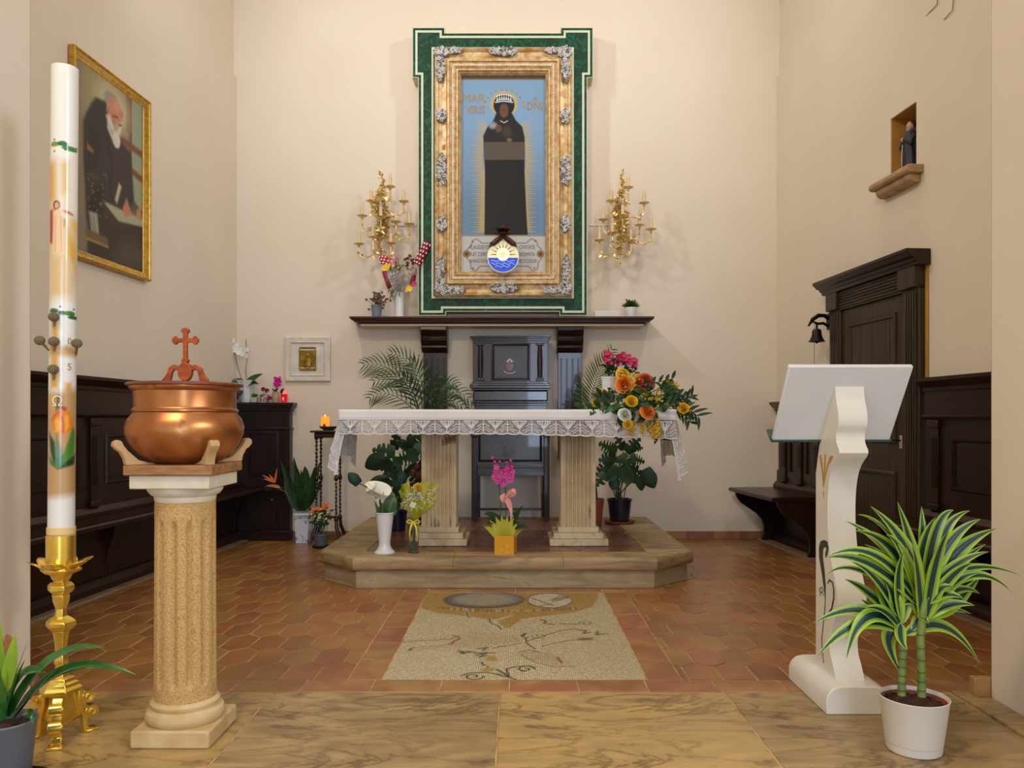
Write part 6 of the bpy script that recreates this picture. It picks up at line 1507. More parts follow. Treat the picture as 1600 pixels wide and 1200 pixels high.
mb.leaf(c, c+Vector((.01, -.02, -.04)), rel(803, 812, Y-.03, L0), .032, (.2, -1, 0), 9, 3, .25, .5).leaf(c, c+Vector((.05, -.02, -.04)), rel(797, 826, Y-.03, L0), .026, (.2, -1, 0), 9, 3, .25, .5).ball(c, .012, .01, .012, 8, 6)
mb.build('ribbon', PK_, t, recalc=False, solid=.001)

# ------------------------------------------------------------------ flowers on the altar
ZT = 1.1985
Y = 5.75; o = P(958, 612, Y); t = thing('flower_pot', 'white pot of magenta flowers standing behind the altar arrangement', 'plant', (o.x, 5.98, ZT)); L0 = Vector((o.x, 5.98, ZT)); YY = 5.98
MB().lathe([(.045, 0), (.06, .235), (.064, .238), (.064, .250), (.058, .250), (.055, .22), (0, .22)], (0, 0, 0), 36).build('pot', WHITEP, t)
mb = MB(); MG = mat('magenta_petal', (176, 22, 70), .5, rgb2=(200, 40, 96), nscale=40)
for (px, py, r_) in ((950, 554, 7), (946, 562, 7), (955, 558, 7), (968, 559, 9), (966, 566, 8), (977, 562, 9), (985, 566, 9), (990, 570, 7), (992, 563, 6), (952, 567, 6), (973, 556, 7), (981, 558, 6), (947, 556, 5)):
    for k in range(3): bloom(mb, rel(px+R.uniform(-2, 2), py+R.uniform(-2, 2), YY-.05-k*.01, L0), r_/208*.72, (R.uniform(-.4, .4), -1, .4), 6, R.random()*3, .4)
mb.build('magenta_blooms', MG, t, recalc=False)
mb = MB()
for i in range(70):
    q = rel(R.uniform(945, 993), R.uniform(566, 588), YY+R.uniform(-.06, .06), L0); mb.leaf(q, q+Vector((R.uniform(-.02, .02), -.01, .02)), q+Vector((R.uniform(-.06, .06), -.03, R.uniform(-.01, .05))), .024, (0, -1, .4), 5, 2)
for i in range(9): mb.tube([(0, 0, .22), rel(R.uniform(948, 988), R.uniform(560, 575), YY, L0)], .003, 5)
mb.build('leaves', DARKLEAF, t, recalc=False)
mb = MB()
for i in range(14): bloom(mb, rel(R.uniform(962, 985), R.uniform(568, 578), YY-.07, L0), .012, (0, -1, .2), 5)
mb.build('white_petals', mat('white_petal', (226, 224, 210), .5), t, recalc=False)
Y = 5.72; o = P(1000, 640, Y); t = thing('flower_arrangement', 'large spray of orange and yellow roses, mimosa and dark leaves on the altar', 'flowers', (o.x, Y, ZT)); L0 = Vector((o.x, Y, ZT))
MB().lathe([(.09, 0), (.12, .02), (.125, .05), (.11, .055), (0, .056)], (0, 0, 0), 30).build('bowl', mat('green_bowl', (40, 60, 36), .5), t)
MB().lathe([(.10, .05), (.10, .10), (.07, .13), (0, .135)], (0, 0, 0), 20).build('floral_foam', GREENLEAF, t)
ORG, ORD, YEL, WHI = mat('orange_rose', (226, 120, 36), .5, rgb2=(236, 150, 60), nscale=30), mat('coral_rose', (196, 76, 44), .5, rgb2=(216, 110, 70), nscale=30), mat('yellow_bud', (232, 190, 36), .5), mat('cream_rose', (222, 224, 208), .5)
for (px, py, r_, m_, yo) in ((976, 598, 11.5, ORG, -.05), (1010, 594, 12.5, ORD, -.02), (987, 626, 7.5, YEL, -.16), (1013.5, 641, 9.5, ORG, -.17), (978, 646, 8.5, WHI, -.19), (980.5, 662, 6, YEL, -.2), (1068, 637, 7, YEL, -.06), (1043, 600, 7, YEL, 0), (975, 583, 9, YEL, 0), (998, 596, 6, ORD, -.03)):
    q = rel(px, py, Y+yo-.07, L0); rose(MB(), q, r_/216*1.35, (R.uniform(-.3, .3), -1, .45), 6 if r_ > 8 else 4, int(px)).build('rose', m_, t, recalc=False)
    MB().tube([Vector((0, 0, .08)), q+Vector((0, .03, 0))], .0035, 6).build('stem', STEM, t)
MIM = mat('mimosa_yellow', (232, 196, 40), .7, rgb2=(196, 166, 40), nscale=80)
for (a, b, c, n_) in (((1000, 630), (1020, 615), (1030, 625), 70), ((1010, 660), (1018, 668), (1022, 684), 80), ((960, 625), (940, 618), (915, 640), 90), ((965, 622), (948, 612), (935, 612), 70), ((955, 640), (935, 636), (918, 632), 70), ((1040, 640), (1070, 640), (1085, 648), 50), ((990, 620), (985, 590), (972, 584), 60), ((1000, 620), (1005, 610), (1003, 622), 60), ((1020, 620), (1040, 595), (1058, 603), 90), ((1025, 625), (1045, 610), (1058, 612), 60), ((965, 630), (945, 615), (930, 612), 50), ((970, 635), (945, 635), (938, 650), 50),
                      ((1005, 605), (1012, 615), (1012, 622), 60), ((1020, 640), (1030, 660), (1028, 680), 110), ((990, 650), (985, 665), (986, 680), 70), ((1000, 650), (1003, 665), (1004, 676), 50), ((1028, 630), (1035, 640), (1040, 650), 70), ((1040, 630), (1060, 625), (1078, 640), 60),
                      ((960, 635), (945, 640), (925, 625), 40), ((1000, 640), (998, 655), (1002, 665), 40), ((985, 590), (995, 580), (990, 600), 40), ((1040, 625), (1055, 635), (1065, 645), 50)):
    mb = MB(); yo = -.16 if max(a[1], c[1]) > 652 else R.uniform(-.1, .02)
    p0, p1, p2 = rel(*a, Y+yo*.5, L0), rel(*b, Y+yo-.03, L0), rel(*c, Y+yo-.03, L0)
    for i in range(n_):
        f_ = R.random()**.8; q = p0*(1-f_)**2+p1*2*f_*(1-f_)+p2*f_*f_+Vector((R.gauss(0, .013), R.gauss(0, .01), R.gauss(0, .013))); mb.ball(q, R.uniform(.005, .0085), seg=5, rows=4)
    mb.tube([p0, p1.lerp(p0, .3), p1.lerp(p2, .3), p2], .002, 4); mb.build('mimosa_spray', MIM, t)
def sprig(pts, ll, n_, w_, m_=DARKLEAF, yo=-.1):
    mb = MB(); p0, p1, p2 = [rel(*p, Y+yo, L0) for p in pts]; mb.tube([p0*(1-k/8)**2+p1*2*(k/8)*(1-k/8)+p2*(k/8)**2 for k in range(9)], .0025, 5)
    for k in range(n_):
        f_ = .1+.9*k/(n_-1); q = p0*(1-f_)**2+p1*2*f_*(1-f_)+p2*f_*f_; d = ((p1-p0)*(1-f_)+(p2-p1)*f_).normalized(); s_ = d.cross(Vector((0, -1, 0))).normalized()*(1 if k % 2 else -1)
        e_ = q+(s_*.75+d*.65).normalized()*ll*R.uniform(.8, 1.15)+Vector((0, R.uniform(-.03, .02), 0)); mb.leaf(q, q.lerp(e_, .5)+Vector((0, -.01, .006)), e_, w_, (R.uniform(-.4, .4), -1, .4), 6, 2, .25, .75)
    mb.build('leaf_sprig', m_, t, recalc=False)
for s_ in ((((1040, 632), (1070, 632), (1092, 652)), .10, 14, .022), (((1045, 625), (1065, 628), (1080, 618)), .07, 9, .02), (((1050, 640), (1070, 645), (1078, 660)), .08, 9, .02), (((965, 640), (935, 635), (912, 640)), .08, 8, .045), (((960, 645), (935, 645), (920, 650)), .07, 7, .045),
           (((960, 630), (945, 615), (935, 620)), .07, 8, .035), (((1010, 650), (1025, 665), (1020, 668)), .07, 8, .035), (((1025, 640), (1040, 650), (1045, 655)), .07, 8, .035), (((975, 640), (960, 645), (953, 644)), .06, 6, .035), (((1030, 610), (1045, 605), (1050, 615)), .07, 9, .03), (((1010, 655), (1020, 665), (1030, 684)), .07, 9, .028), (((985, 655), (975, 660), (965, 668)), .06, 7, .035), (((1000, 600), (1030, 598), (1050, 592)), .06, 9, .024), (((1035, 620), (1060, 612), (1075, 622)), .07, 9, .026)): sprig(*s_)
for i in range(96):
    a = R.uniform(0, 2*PI); r_ = math.sqrt(R.random()); px, py = 998+52*r_*math.cos(a), 628+26*r_*math.sin(a)
    q = rel(px, py, (5.70 if py < 630 else 5.60)+R.uniform(-.08, .0), L0); e_ = q+Vector((R.uniform(-.09, .09), R.uniform(-.05, 0), R.uniform(-.06, .06)))
    MB().leaf(q, q.lerp(e_, .5)+Vector((0, -.02, .01)), e_, R.uniform(.028, .042), (R.uniform(-.5, .5), -1, .5), 6, 3, .25, .8).build('leaf', DARKLEAF if i % 3 else GREENLEAF, t, recalc=False)
MB().leaf(rel(970, 645, 5.52, L0), rel(968, 665, 5.5, L0), rel(976, 665, 5.5, L0), .05, (0, -1, .2), 8, 4).build('leaf', DARKLEAF, t, recalc=False)

# ------------------------------------------------------------------ things on the mantel shelf
ZS = 2.0665
def on_shelf(px, Y): return P(px, 490, Y).x
Y = 7.33
x = on_shelf(588.5, Y); t = thing('small_potted_plant', 'small grey-blue pot of dried dark pink flowers on the shelf', 'plant', (x, Y, ZS)); L0 = Vector((x, Y, ZS))
MB().lathe([(.040, 0), (.050, .105), (.054, .107), (.054, .118), (.049, .118), (.046, .1), (0, .1)], (0, 0, 0), 28).build('pot', mat('blue_grey_pot', (112, 124, 136), .5), t)
mb = MB(); mf = MB()
for i in range(46):
    e_ = rel(588+R.gauss(0, 8), 470+R.gauss(0, 7), Y+R.uniform(-.05, .05), L0); mb.tube([(R.uniform(-.02, .02), R.uniform(-.02, .02), .1), e_*.6+Vector((0, 0, .04)), e_], .0018, 4)
    bloom(mf if i % 3 else mb, e_, .014, (R.uniform(-.6, .6), -1, .3), 5, i, .4)
mb.build('twigs', mat('dry_olive', (72, 66, 42), .7), t, recalc=False); mf.build('dried_flowers', mat('dried_pink', (128, 74, 66), .7, rgb2=(96, 60, 50), nscale=40), t, recalc=False)['kind'] = 'stuff'
x = on_shelf(624, Y); t = thing('shelf_vase', 'white glazed flared vase on the shelf below the left sconce', 'vase', (x, Y, ZS)); L0 = Vector((x, Y, ZS))
MB().lathe([(.040, 0), (.044, .004), (.041, .03), (.040, .10), (.046, .18), (.055, .232), (.058, .236), (.053, .236), (.044, .19), (0, .18)], (0, 0, 0), 36).build('body', WHITEP, t)
t = thing('wrapped_bouquet', 'faded bouquet in red heart-dotted and clear wrapping in the white shelf vase', 'flowers', (x, Y, ZS+.19)); L0 = Vector((x, Y, ZS+.19))
YB_ = Y-.03
RD, RD2, PKW = mat('red_wrap', (188, 26, 38), .35), mat('dark_red_wrap', (140, 20, 42), .35), mat('pink_wrap', (222, 130, 130), .4)
def sheet(pl, m, name, dots=None, yo=0, bulge=.03):
    a, b, c, d = [rel(*p, YB_+yo, L0) for p in pl]
    def fn(u, v): q = (a.lerp(b, u)).lerp(d.lerp(c, u), v); return q+Vector((0, -bulge*math.sin(PI*u), 0))
    o = MB().grid(fn, 12, 10).build(name, m, t, recalc=False, solid=.001)
    if dots:
        dm = MB()
        for i in range(dots[0]):
            for j in range(dots[1]):
                u = (i+.5+(.25 if j % 2 else -.25))/dots[0]; v = (j+.5)/dots[1]; q = Vector(fn(min(.97, max(.03, u)), v))+Vector((0, -.004, 0)); s_ = .0085
                dm.prism([(q.x+s_*math.cos(k*PI/3.5+.5), q.z+s_*math.sin(k*PI/3.5+.5)) for k in range(7)], q.y-.001, q.y+.003, 'y')
        dm.build('white_dots', mat('dot_white', (236, 226, 222), .5), o)
sheet([(646, 411), (657, 417), (674, 381), (662, 377)], RD2, 'dark_red_wrap', (3, 6)); sheet([(640, 428), (652, 432), (657, 417), (646, 411)], mat('clear_film', (210, 196, 200), .1, alpha=.16), 'clear_film')
sheet([(594, 412), (608, 416), (606, 400), (592, 399)], RD, 'red_wrap', (3, 3)); sheet([(608, 416), (619, 422), (621, 402), (608, 398)], PKW, 'pink_wrap', (2, 3), .02)
sheet([(597, 425), (606, 452), (612, 448), (603, 416)], RD2, 'red_edge', None, .03); sheet([(640, 452), (648, 446), (652, 420), (643, 418)], RD2, 'red_edge', None, .02)
sheet([(600, 425), (618, 458), (634, 458), (650, 420)], mat('clear_film', (210, 196, 200), .1, alpha=.16), 'clear_film', None, -.02)
mb = MB(); m2 = MB(); m3 = MB()
for i in range(90):
    f_ = R.random(); e_ = rel(625+R.gauss(0, 10), 432+R.gauss(0, 11), YB_+R.uniform(-.02, .06), L0); mb.leaf(e_, e_+Vector((0, -.01, .02)), e_+Vector((R.uniform(-.05, .05), -.01, R.uniform(-.05, .03))), .018, (0, -1, .3), 4, 2)
for i in range(14): mb.tube([(R.uniform(-.01, .01), 0, .0), rel(625+R.gauss(0, 9), 430+R.gauss(0, 8), YB_, L0)], .003, 5)
for px, py, dx, dy in ((622, 455, -6, 25), (625, 455, 0, 20), (616, 452, -8, 30)): a = rel(px, py, YB_-.03, L0); e_ = rel(px+dx, py+dy-10, YB_-.05, L0); mb.leaf(a, a.lerp(e_, .5)+Vector((-.01, -.02, 0)), e_, .010, (0, -1, 0), 6, 2)
mb.build('greenery', mat('olive_leaf', (80, 88, 44), .6, rgb2=(52, 62, 34), nscale=30), t, recalc=False)
for i in range(10): bloom(m2, rel(638+R.gauss(0, 5), 407+R.gauss(0, 4), YB_, L0), .02, (R.uniform(-.5, .5), -1, .4), 6, i, .4)
m2.build('wilted_red_flowers', mat('wilted_red', (86, 34, 38), .6), t, recalc=False)
for px, py, r_ in ((602, 419, .035), (606, 416, .025), (640, 451, .032), (636, 454, .02)): bloom(m3, rel(px, py, YB_-.04, L0), r_, (0, -1, .2), 7, px, .3)
m3.build('yellow_flowers', mat('yellow_gerbera', (232, 196, 30), .5), t, recalc=False)
m3 = MB(); bloom(m3, rel(647, 444, YB_-.04, L0), .028, (0, -1, .2), 7, 1, .3).build('magenta_flower', MG, t, recalc=False)
m3 = MB()
for i in range(9): bloom(m3, rel(614+i*3, 424+R.uniform(-6, 10), YB_-.02, L0), .018, (R.uniform(-.5, .5), -1, .4), 6, i, .3)
m3.build('faded_flowers', mat('faded_flower', (170, 150, 70), .6, rgb2=(120, 130, 90), nscale=30), t, recalc=False)
x = on_shelf(948, Y); tag(B(-.112, .112, -.035, .035, 0, .062).build('white_box', mat('white_box_card', (222, 218, 210), .6), None, bevel=.004), 'flat white box lying on the shelf right of the altarpiece', 'box').location = (x, Y, ZS)
x = on_shelf(986, Y); t = thing('small_potted_plant', 'small white pot of bushy green leaves at the right end of the shelf', 'plant', (x, Y, ZS)); L0 = Vector((x, Y, ZS))
MB().lathe([(.044, 0), (.060, .085), (.061, .095), (.056, .095), (.052, .08), (0, .08)], (0, 0, 0), 28).build('pot', WHITEP, t)
mb = MB()
for i in range(110):
    a = R.random()*6.28; el = R.uniform(.15, 1.3); d = Vector((math.cos(a)*math.cos(el), math.sin(a)*math.cos(el), math.sin(el))); o_ = Vector((0, 0, .09))+d*R.uniform(.01, .05); e_ = o_+d*R.uniform(.03, .055); mb.leaf(o_, o_.lerp(e_, .5)+Vector((0, 0, .008)), e_, .018, (0, -.7, .7), 4, 2)
mb.build('leaves', GREENLEAF, t, recalc=False)
mb = MB(); 
for i in range(22):
    q = P(R.uniform(642, 686), 492, R.uniform(7.24, 7.31)); mb.leaf((q.x, q.y, ZS+.003), (q.x+.008, q.y, ZS+.012), (q.x+R.uniform(-.02, .02), q.y+R.uniform(-.01, .01), ZS+.004), .012, (0, 0, 1), 3, 2)
tag(mb.build('dried_petals', mat('dried_petal', (130, 84, 70), .7), None, recalc=False), 'scatter of dried petals on the shelf below the altarpiece corner', 'petals', kind='stuff')

# ------------------------------------------------------------------ small white framed relief on the back wall
x0, z1 = P(444.5, 525.5, 7.48).x, P(444.5, 525.5, 7.48).z; x1, z0 = P(516, 596, 7.48).x, P(516, 596, 7.48).z
cx_, cz_ = (x0+x1)/2, (z0+z1)/2; t = thing('relief_plaque', 'square white frame with a small gold relief on the back wall at left', 'plaque', (cx_, YB, cz_)); hw = (x1-x0)/2; hz = (z1-z0)/2
PW = mat('cracked_white_paint', (220, 214, 204), .6, rgb2=(206, 200, 188), nscale=14, bump=.2)
MB().frame(-hw, hw, -hz, hz, [(0, -.001), (0, -.022), (.012, -.028), (.02, -.026), (.05, -.026), (.056, -.032), (.062, -.026), (.066, -.018), (.12, -.018), (.124, -.024), (.132, -.024), (.134, -.016)], 'y').build('frame', PW, t)
B(-hw+.12, hw-.12, -.015, -.003, -hz+.12, hz-.12).build('backing', PW, t)
gm = mat('gilt_relief', (158, 128, 44), .4, .6, rgb2=(120, 94, 30), nscale=20, bump=.6, bscale=70)
pw, pz = 13/165, 18.5/165; B(-pw, pw, -.02, -.014, -pz, pz).build('relief_plate', gm, t, bevel=.003); k = LAST[0]
MB().frame(-pw, pw, -pz, pz, [(0, -.02), (0, -.024), (.008, -.024), (.009, -.02)], 'y').build('relief_rim', gm, k)
r_ = MB().ball((0, -.024, .035), .016, .006, .02, 12, 8).lathe([(.036, -.07), (.034, -.03), (.026, .0), (.012, .018)], (0, -.02, 0), 16, sy=.3).ball((-.01, -.03, -.012), .012, .006, .014, 10, 6)
r_.tube([(.034*math.cos(a*PI/10), -.022, .034+.034*math.sin(a*PI/10)) for a in range(11)], .004, 6).tube([(-.045, -.022, -.02), (-.035, -.022, -.075), (0, -.022, -.092), (.035, -.022, -.075), (.045, -.022, -.02)], .005, 6); r_.build('relief_figure', gm, k)

# ------------------------------------------------------------------ tall barley-twist stand with candle
SX, SY = P(512, 700, 7.16).x, 7.19
t = thing('plant_stand', 'tall thin dark stand on barley-twist legs left of the altar', 'stand', (SX, SY, 0))
TW = mat('twisted_dark_wood', (40, 22, 16), .35, coat=.3)
B(-.135, .135, -.135, .135, 1.012, 1.03).build('top', TW, t, bevel=.006)
B(-.105, .105, -.105, .105, .965, 1.012).build('apron', TW, t, bevel=.01)
for sx_ in (-1, 1):
    for sy_ in (-1, 1):
        a_ = (sx_*.088, sy_*.080); vs = MB(); seg = 10; n = 110; ring = []
        pts = []; rs = []
        for i in range(n+1):
            z = .97-.74*i/n; ph = i*.75; pts.append((a_[0]+.0015*math.cos(ph), a_[1]+.0015*math.sin(ph), z)); rs.append(.0092+.0034*math.sin(i*PI/2.5))
        vs.tube(pts, rs, 8)
        l_ = vs.build('leg', TW, t)
        for zz_ in (.97, .60, .235): MB().lathe([(.012, -.022), (.019, -.012), (.019, .012), (.012, .022)], (a_[0], a_[1], zz_), 14).build('turning', TW, l_)
        MB().tube([(a_[0], a_[1], .225), (a_[0]*1.06, a_[1]*1.06, .16), (a_[0]*1.35, a_[1]*1.3, .09), (a_[0]*1.5, a_[1]*1.4, .03), (a_[0]*1.75, a_[1]*1.5, .012)], [.014, .017, .015, .011, .012], 10).build('foot', TW, l_)
B(-.088, .088, -.008, .008, .235, .255).build('stretcher', TW, t, bevel=.003); B(-.008, .008, -.080, .080, .235, .255).build('stretcher', TW, t, bevel=.003)
t = thing('metal_dish', 'shallow dark metal dish on the tall twisted stand', 'dish', (SX, SY, 1.0305))
MB().lathe([(.045, 0), (.05, .008), (.075, .022), (.085, .036), (.082, .037), (.068, .022), (0, .012)], (0, 0, 0), 30, mod=lambda a, z: 1+.03*math.cos(a*10)).build('bowl', mat('tarnished_silver', (120, 112, 104), .35, .7), t)
t = thing('votive_candle', 'short glowing amber candle in the dish on the twisted stand', 'candle', (P(508, 655, SY).x, SY, 1.0435))
MB().lathe([(.036, 0), (.038, .004), (.038, .11), (.034, .112), (.03, .1), (0, .1)], (0, 0, 0), 28).build('cup', mat('amber_glow', (240, 140, 40), .3, emit=(255, 150, 40), estr=.85), t)
mb = MB(); mb.prism([(-.012, .0), (.014, .0), (.016, .03), (.006, .05), (-.004, .045), (-.014, .026)], -.0395, -.037, 'y'); mb.build('dark_label', mat('candle_label', (120, 60, 30), .6), t)
MB().ball((0, 0, .118), .006, .006, .012).build('flame', mat('flame', (255, 210, 120), .5, emit=(255, 200, 110), estr=2.5), t)

# ------------------------------------------------------------------ strelitzia vase and kalanchoe on the floor
VX, VY = P(472.5, 840, 7.27).x, 7.30
t = thing('square_vase', 'square tapered white vase painted with blue flowers on the floor', 'vase', (VX, VY, 0)); L0 = Vector((VX, VY, 0))
def sq(h0, h1, z0, z1): return [(-h0, -h0, z0), (h0, -h0, z0), (h0, h0, z0), (-h0, h0, z0), (-h1, -h1, z1), (h1, -h1, z1), (h1, h1, z1), (-h1, h1, z1)]
b_ = MB(); b_.add(sq(.054, .068, 0, .26), [(0, 3, 2, 1), (0, 1, 5, 4), (1, 2, 6, 5), (2, 3, 7, 6), (3, 0, 4, 7)]).add(sq(.061, .064, .2, .26), [(0, 1, 2, 3), (0, 1, 5, 4), (1, 2, 6, 5), (2, 3, 7, 6), (3, 0, 4, 7)])
b_.build('body', mat('blue_white_porcelain', (216, 222, 232), .2, rgb2=(120, 146, 190), nscale=26, lo=.56, hi=.64, coat=.3), t, smooth=0)
MB().frame(-.07, .07, -.07, .07, [(0, .255), (0, .275), (.012, .275), (.012, .255)], 'z').build('rim', WHITEP, t, smooth=0)
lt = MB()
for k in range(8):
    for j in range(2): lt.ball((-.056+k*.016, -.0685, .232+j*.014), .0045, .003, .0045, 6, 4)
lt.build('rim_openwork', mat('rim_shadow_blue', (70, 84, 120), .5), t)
t = thing('bird_of_paradise', 'orange bird-of-paradise flower and upright dark leaves in the square blue vase', 'plant', (VX, VY, .2)); L1 = Vector((VX, VY, .2))
for (a, b, c, w_) in (((468, 798), (455, 760), (438, 716), 13), ((470, 798), (462, 750), (459, 714), 15), ((474, 798), (480, 745), (476, 728), 15), ((476, 798), (485, 770), (500, 722), 17), ((472, 798), (478, 770), (470, 734), 15), ((477, 798), (490, 760), (492, 728), 14),
                      ((466, 798), (452, 775), (444, 745), 12), ((471, 798), (466, 760), (464, 730), 16), ((476, 798), (488, 775), (478, 745), 14), ((478, 798), (495, 765), (505, 745), 10), ((468, 798), (450, 760), (447, 735), 12)):
    MB().leaf(rel(*a, VY, L1), rel(*b, VY-.02, L1), rel(*c, VY+R.uniform(-.04, .04), L1), w_/168, (R.uniform(-.4, .4), -1, .1), 10, 4, .3, .75).build('leaf', DARKLEAF, t, recalc=False)
bs_ = [rel(467, 798, VY, L1), rel(455, 785, VY-.03, L1), rel(445, 768, VY-.05, L1), rel(430, 761, VY-.06, L1)]
MB().tube(bs_, [.005, .005, .006, .006], 7).build('flower_stem', STEM, t)
OR_ = mat('strelitzia_orange', (224, 120, 50), .5)
MB().leaf(rel(438, 762, VY-.06, L1), rel(425, 757, VY-.06, L1), rel(414, 760, VY-.06, L1), .03, (0, -1, .5), 8, 2, .4, .5).build('spathe', mat('spathe_tan', (190, 130, 84), .5), t, recalc=False)
for c in ((409, 742), (411, 748), (420, 741), (433, 731), (415, 745)):
    a = rel(430, 754, VY-.06, L1); e_ = rel(*c, VY-.07, L1); MB().leaf(a, a.lerp(e_, .5)+Vector((0, 0, .01)), e_, .02, (0, -1, .3), 6, 2, .4, .6).build('petal', OR_, t, recalc=False)
KX, KY = P(501, 845, 7.0).x, 7.0
t = thing('kalanchoe', 'orange kalanchoe in a grey plastic pot on a black saucer', 'plant', (KX, KY, 0)); L0 = Vector((KX, KY, 0))
MB().lathe([(.05, 0), (.07, .004), (.078, .022), (.074, .022), (.06, .006), (0, .006)], (0, 0, 0), 32).build('saucer', BLACKP, t)
MB().lathe([(.050, .007), (.062, .105), (.068, .107), (.068, .122), (.063, .122), (.06, .1), (0, .1)], (0, 0, 0), 32).build('pot', GREYP, t)
mb = MB()
for i in range(90):
    q = rel(501+R.gauss(0, 8), 808+R.uniform(-14, 14), KY+R.uniform(-.06, .06), L0); mb.leaf(q, q+Vector((0, -.01, .012)), q+Vector((R.uniform(-.035, .035), -.02, R.uniform(-.02, .03))), .026, (0, -1, .4), 4, 2)
for i in range(8): mb.tube([(0, 0, .1), rel(501+R.gauss(0, 8), 800, KY, L0)], .003, 5)
mb.build('leaves', GREENLEAF, t, recalc=False)
mb = MB(); m2 = MB()
for px, py in ((508, 790), (511, 787), (505, 788), (499, 797), (496, 795), (502, 795), (490, 796), (488, 800), (512, 793), (507, 794)):
    for k in range(3): bloom(mb, rel(px+R.uniform(-2, 2), py+R.uniform(-2, 2), KY-.05, L0), .014, (R.uniform(-.4, .4), -1, .5), 5, k)
mb.build('orange_flowers', mat('kalanchoe_orange', (230, 110, 50), .5), t, recalc=False)
for i in range(14): bloom(m2, rel(501+R.gauss(0, 9), 806+R.uniform(-6, 8), KY-.06, L0), .010, (0, -1, .5), 5, i)
m2.build('cream_flowers', mat('kalanchoe_cream', (224, 200, 140), .5), t, recalc=False)['kind'] = 'stuff'

# ------------------------------------------------------------------ things on the corner panelling
ZP = 1.2875; YP = 7.44
def cp2(px): return P(px, 625, YP).x
x = cp2(384); t = thing('white_orchid', 'white orchid in a white-wrapped pot on the corner panelling', 'plant', (x, YP, ZP)); L0 = Vector((x, YP, ZP))
MB().lathe([(.045, 0), (.06, .05), (.05, .13), (.075, .19), (.085, .21), (.075, .20), (.045, .14), (0, .13)], (0, 0, 0), 28, mod=lambda a, z: 1+.10*math.sin(a*7)*min(1, z*8), sy=.8).build('wrapped_pot', mat('white_wrap_paper', (224, 226, 226), .5, alpha=.92), t)
for a, b, c, w_ in (((384, 602), (396, 590), (411, 584), 14), ((382, 602), (372, 592), (358, 598), 13), ((384, 603), (392, 596), (404, 600), 12)):
    MB().leaf(rel(*a, YP, L0), rel(*b, YP-.03, L0), rel(*c, YP-.05, L0), w_/165, (0, -.8, .6), 8, 4, .25, .6).build('leaf', GREENLEAF, t, recalc=False)
for l in (((381, 605), (372, 575), (366, 548), (362, 532)), ((386, 605), (384, 580), (386, 555), (384, 530))):
    MB().tube([rel(*p, YP, L0) for p in l], .003, 6).build('stem', mat('dark_stem', (70, 54, 40), .6), t)
for px, py, r_ in ((363, 532, 5), (368, 543, 5), (373, 548, 7), (379, 551, 7), (371, 538, 4), (387, 546, 4), (385, 556, 4), (364, 548, 4)):
    bloom(MB(), rel(px, py, YP-.02, L0), r_/165, (R.uniform(-.4, .4), -1, .1), 5, px, .15, 1.2).build('flower', mat('orchid_white', (234, 232, 230), .5), t, recalc=False)
x = cp2(397.5); t = thing('small_cactus_pot', 'tiny white pot with a bushy green plant on the corner panelling', 'plant', (x, YP, ZP)); 
B(-.026, .026, -.026, .026, 0, .05).build('pot', mat('beige_pot', (190, 186, 176), .6), t, bevel=.004)
mb = MB()
for i in range(30): d = Vector((R.uniform(-1, 1), R.uniform(-1, .4), R.uniform(.2, 1.2))).normalized(); mb.leaf(Vector((0, 0, .045)), Vector((0, 0, .05))+d*.02, Vector((0, 0, .05))+d*.045, .012, (0, -1, .2), 4, 2)
mb.build('leaves', LIGHTLEAF, t, recalc=False)
x = cp2(413); t = thing('red_roses_cup', 'small patterned cup with red roses on the corner panelling', 'flowers', (x, YP, ZP)); L0 = Vector((x, YP, ZP))
MB().lathe([(.036, 0), (.042, .07), (.044, .075), (.038, .075), (.034, .06), (0, .06)], (0, 0, 0), 24).build('cup', mat('patterned_cup', (210, 200, 196), .4, rgb2=(120, 60, 60), nscale=60, lo=.5, hi=.56), t)
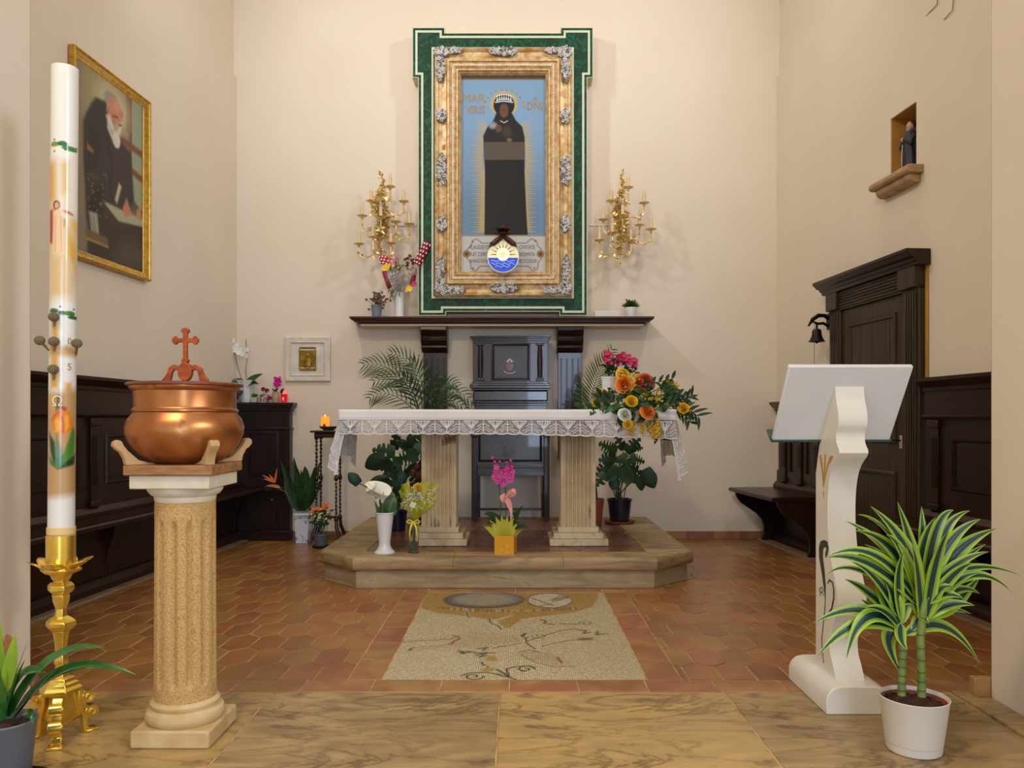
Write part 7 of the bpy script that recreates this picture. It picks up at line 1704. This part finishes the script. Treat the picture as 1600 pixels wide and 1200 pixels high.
for px, py in ((411, 608), (417, 610), (421, 622)):
    q = rel(px, py, YP-.03, L0); rose(MB(), q, .022, (0, -1, .4), 4, px).build('rose', mat('deep_red_rose', (176, 26, 40), .5), t, recalc=False); MB().tube([(0, 0, .06), q], .002, 5).build('stem', STEM, t)
x = cp2(430.5); t = thing('hyacinth_pot', 'beige pot of a magenta flower beside the red candle', 'plant', (x, YP, ZP)); L0 = Vector((x, YP, ZP))
MB().lathe([(.028, 0), (.036, .03), (.034, .07), (.028, .09), (.03, .1), (.026, .1), (0, .09)], (0, 0, 0), 24).build('pot', mat('tan_pot', (176, 150, 124), .6), t)
mb = MB()
for i in range(46): bloom(mb, rel(433+R.gauss(0, 2.4), 596+R.uniform(-7, 8), YP+R.uniform(-.03, .0), L0), .016, (R.uniform(-.8, .8), -1, R.uniform(-.3, .6)), 5, i, .4)
mb.build('blooms', mat('hot_pink_petal', (212, 36, 150), .5), t, recalc=False)
mb = MB(); mb.tube([(0, 0, .09), rel(432, 604, YP, L0)], .004, 6)
for e_ in ((-.03, -.02, .13), (.03, -.02, .14), (.01, -.03, .12)): mb.leaf(Vector((0, 0, .09)), Vector((e_[0]*.6, -.01, .13)), Vector(e_), .016, (0, -1, .3), 5, 2)
mb.build('leaves', GREENLEAF, t, recalc=False)
x = cp2(444); t = thing('red_votive', 'glowing red votive candle at the right end of the corner panelling', 'candle', (x, YP, ZP))
MB().lathe([(.028, 0), (.032, .075), (.034, .078), (.030, .078), (.026, .05), (0, .05)], (0, 0, 0), 28).build('cup', mat('red_glow_glass', (190, 24, 26), .2, emit=(220, 20, 20), estr=.45), t)
MB().ball((0, 0, .09), .012, .012, .022).build('flame', mat('red_flame', (255, 90, 80), .5, emit=(255, 70, 60), estr=2.2), t)
B(-.008, .008, -.034, -.032, .02, .05).build('label', mat('dot_white', (236, 226, 222), .5), t)
mb = MB(); mb.leaf(Vector((-.03, 0, .08)), Vector((-.02, -.01, .12)), Vector((.01, -.02, .13)), .03, (0, -1, .3), 6, 2); mb.build('leaf', GREENLEAF, t, recalc=False)
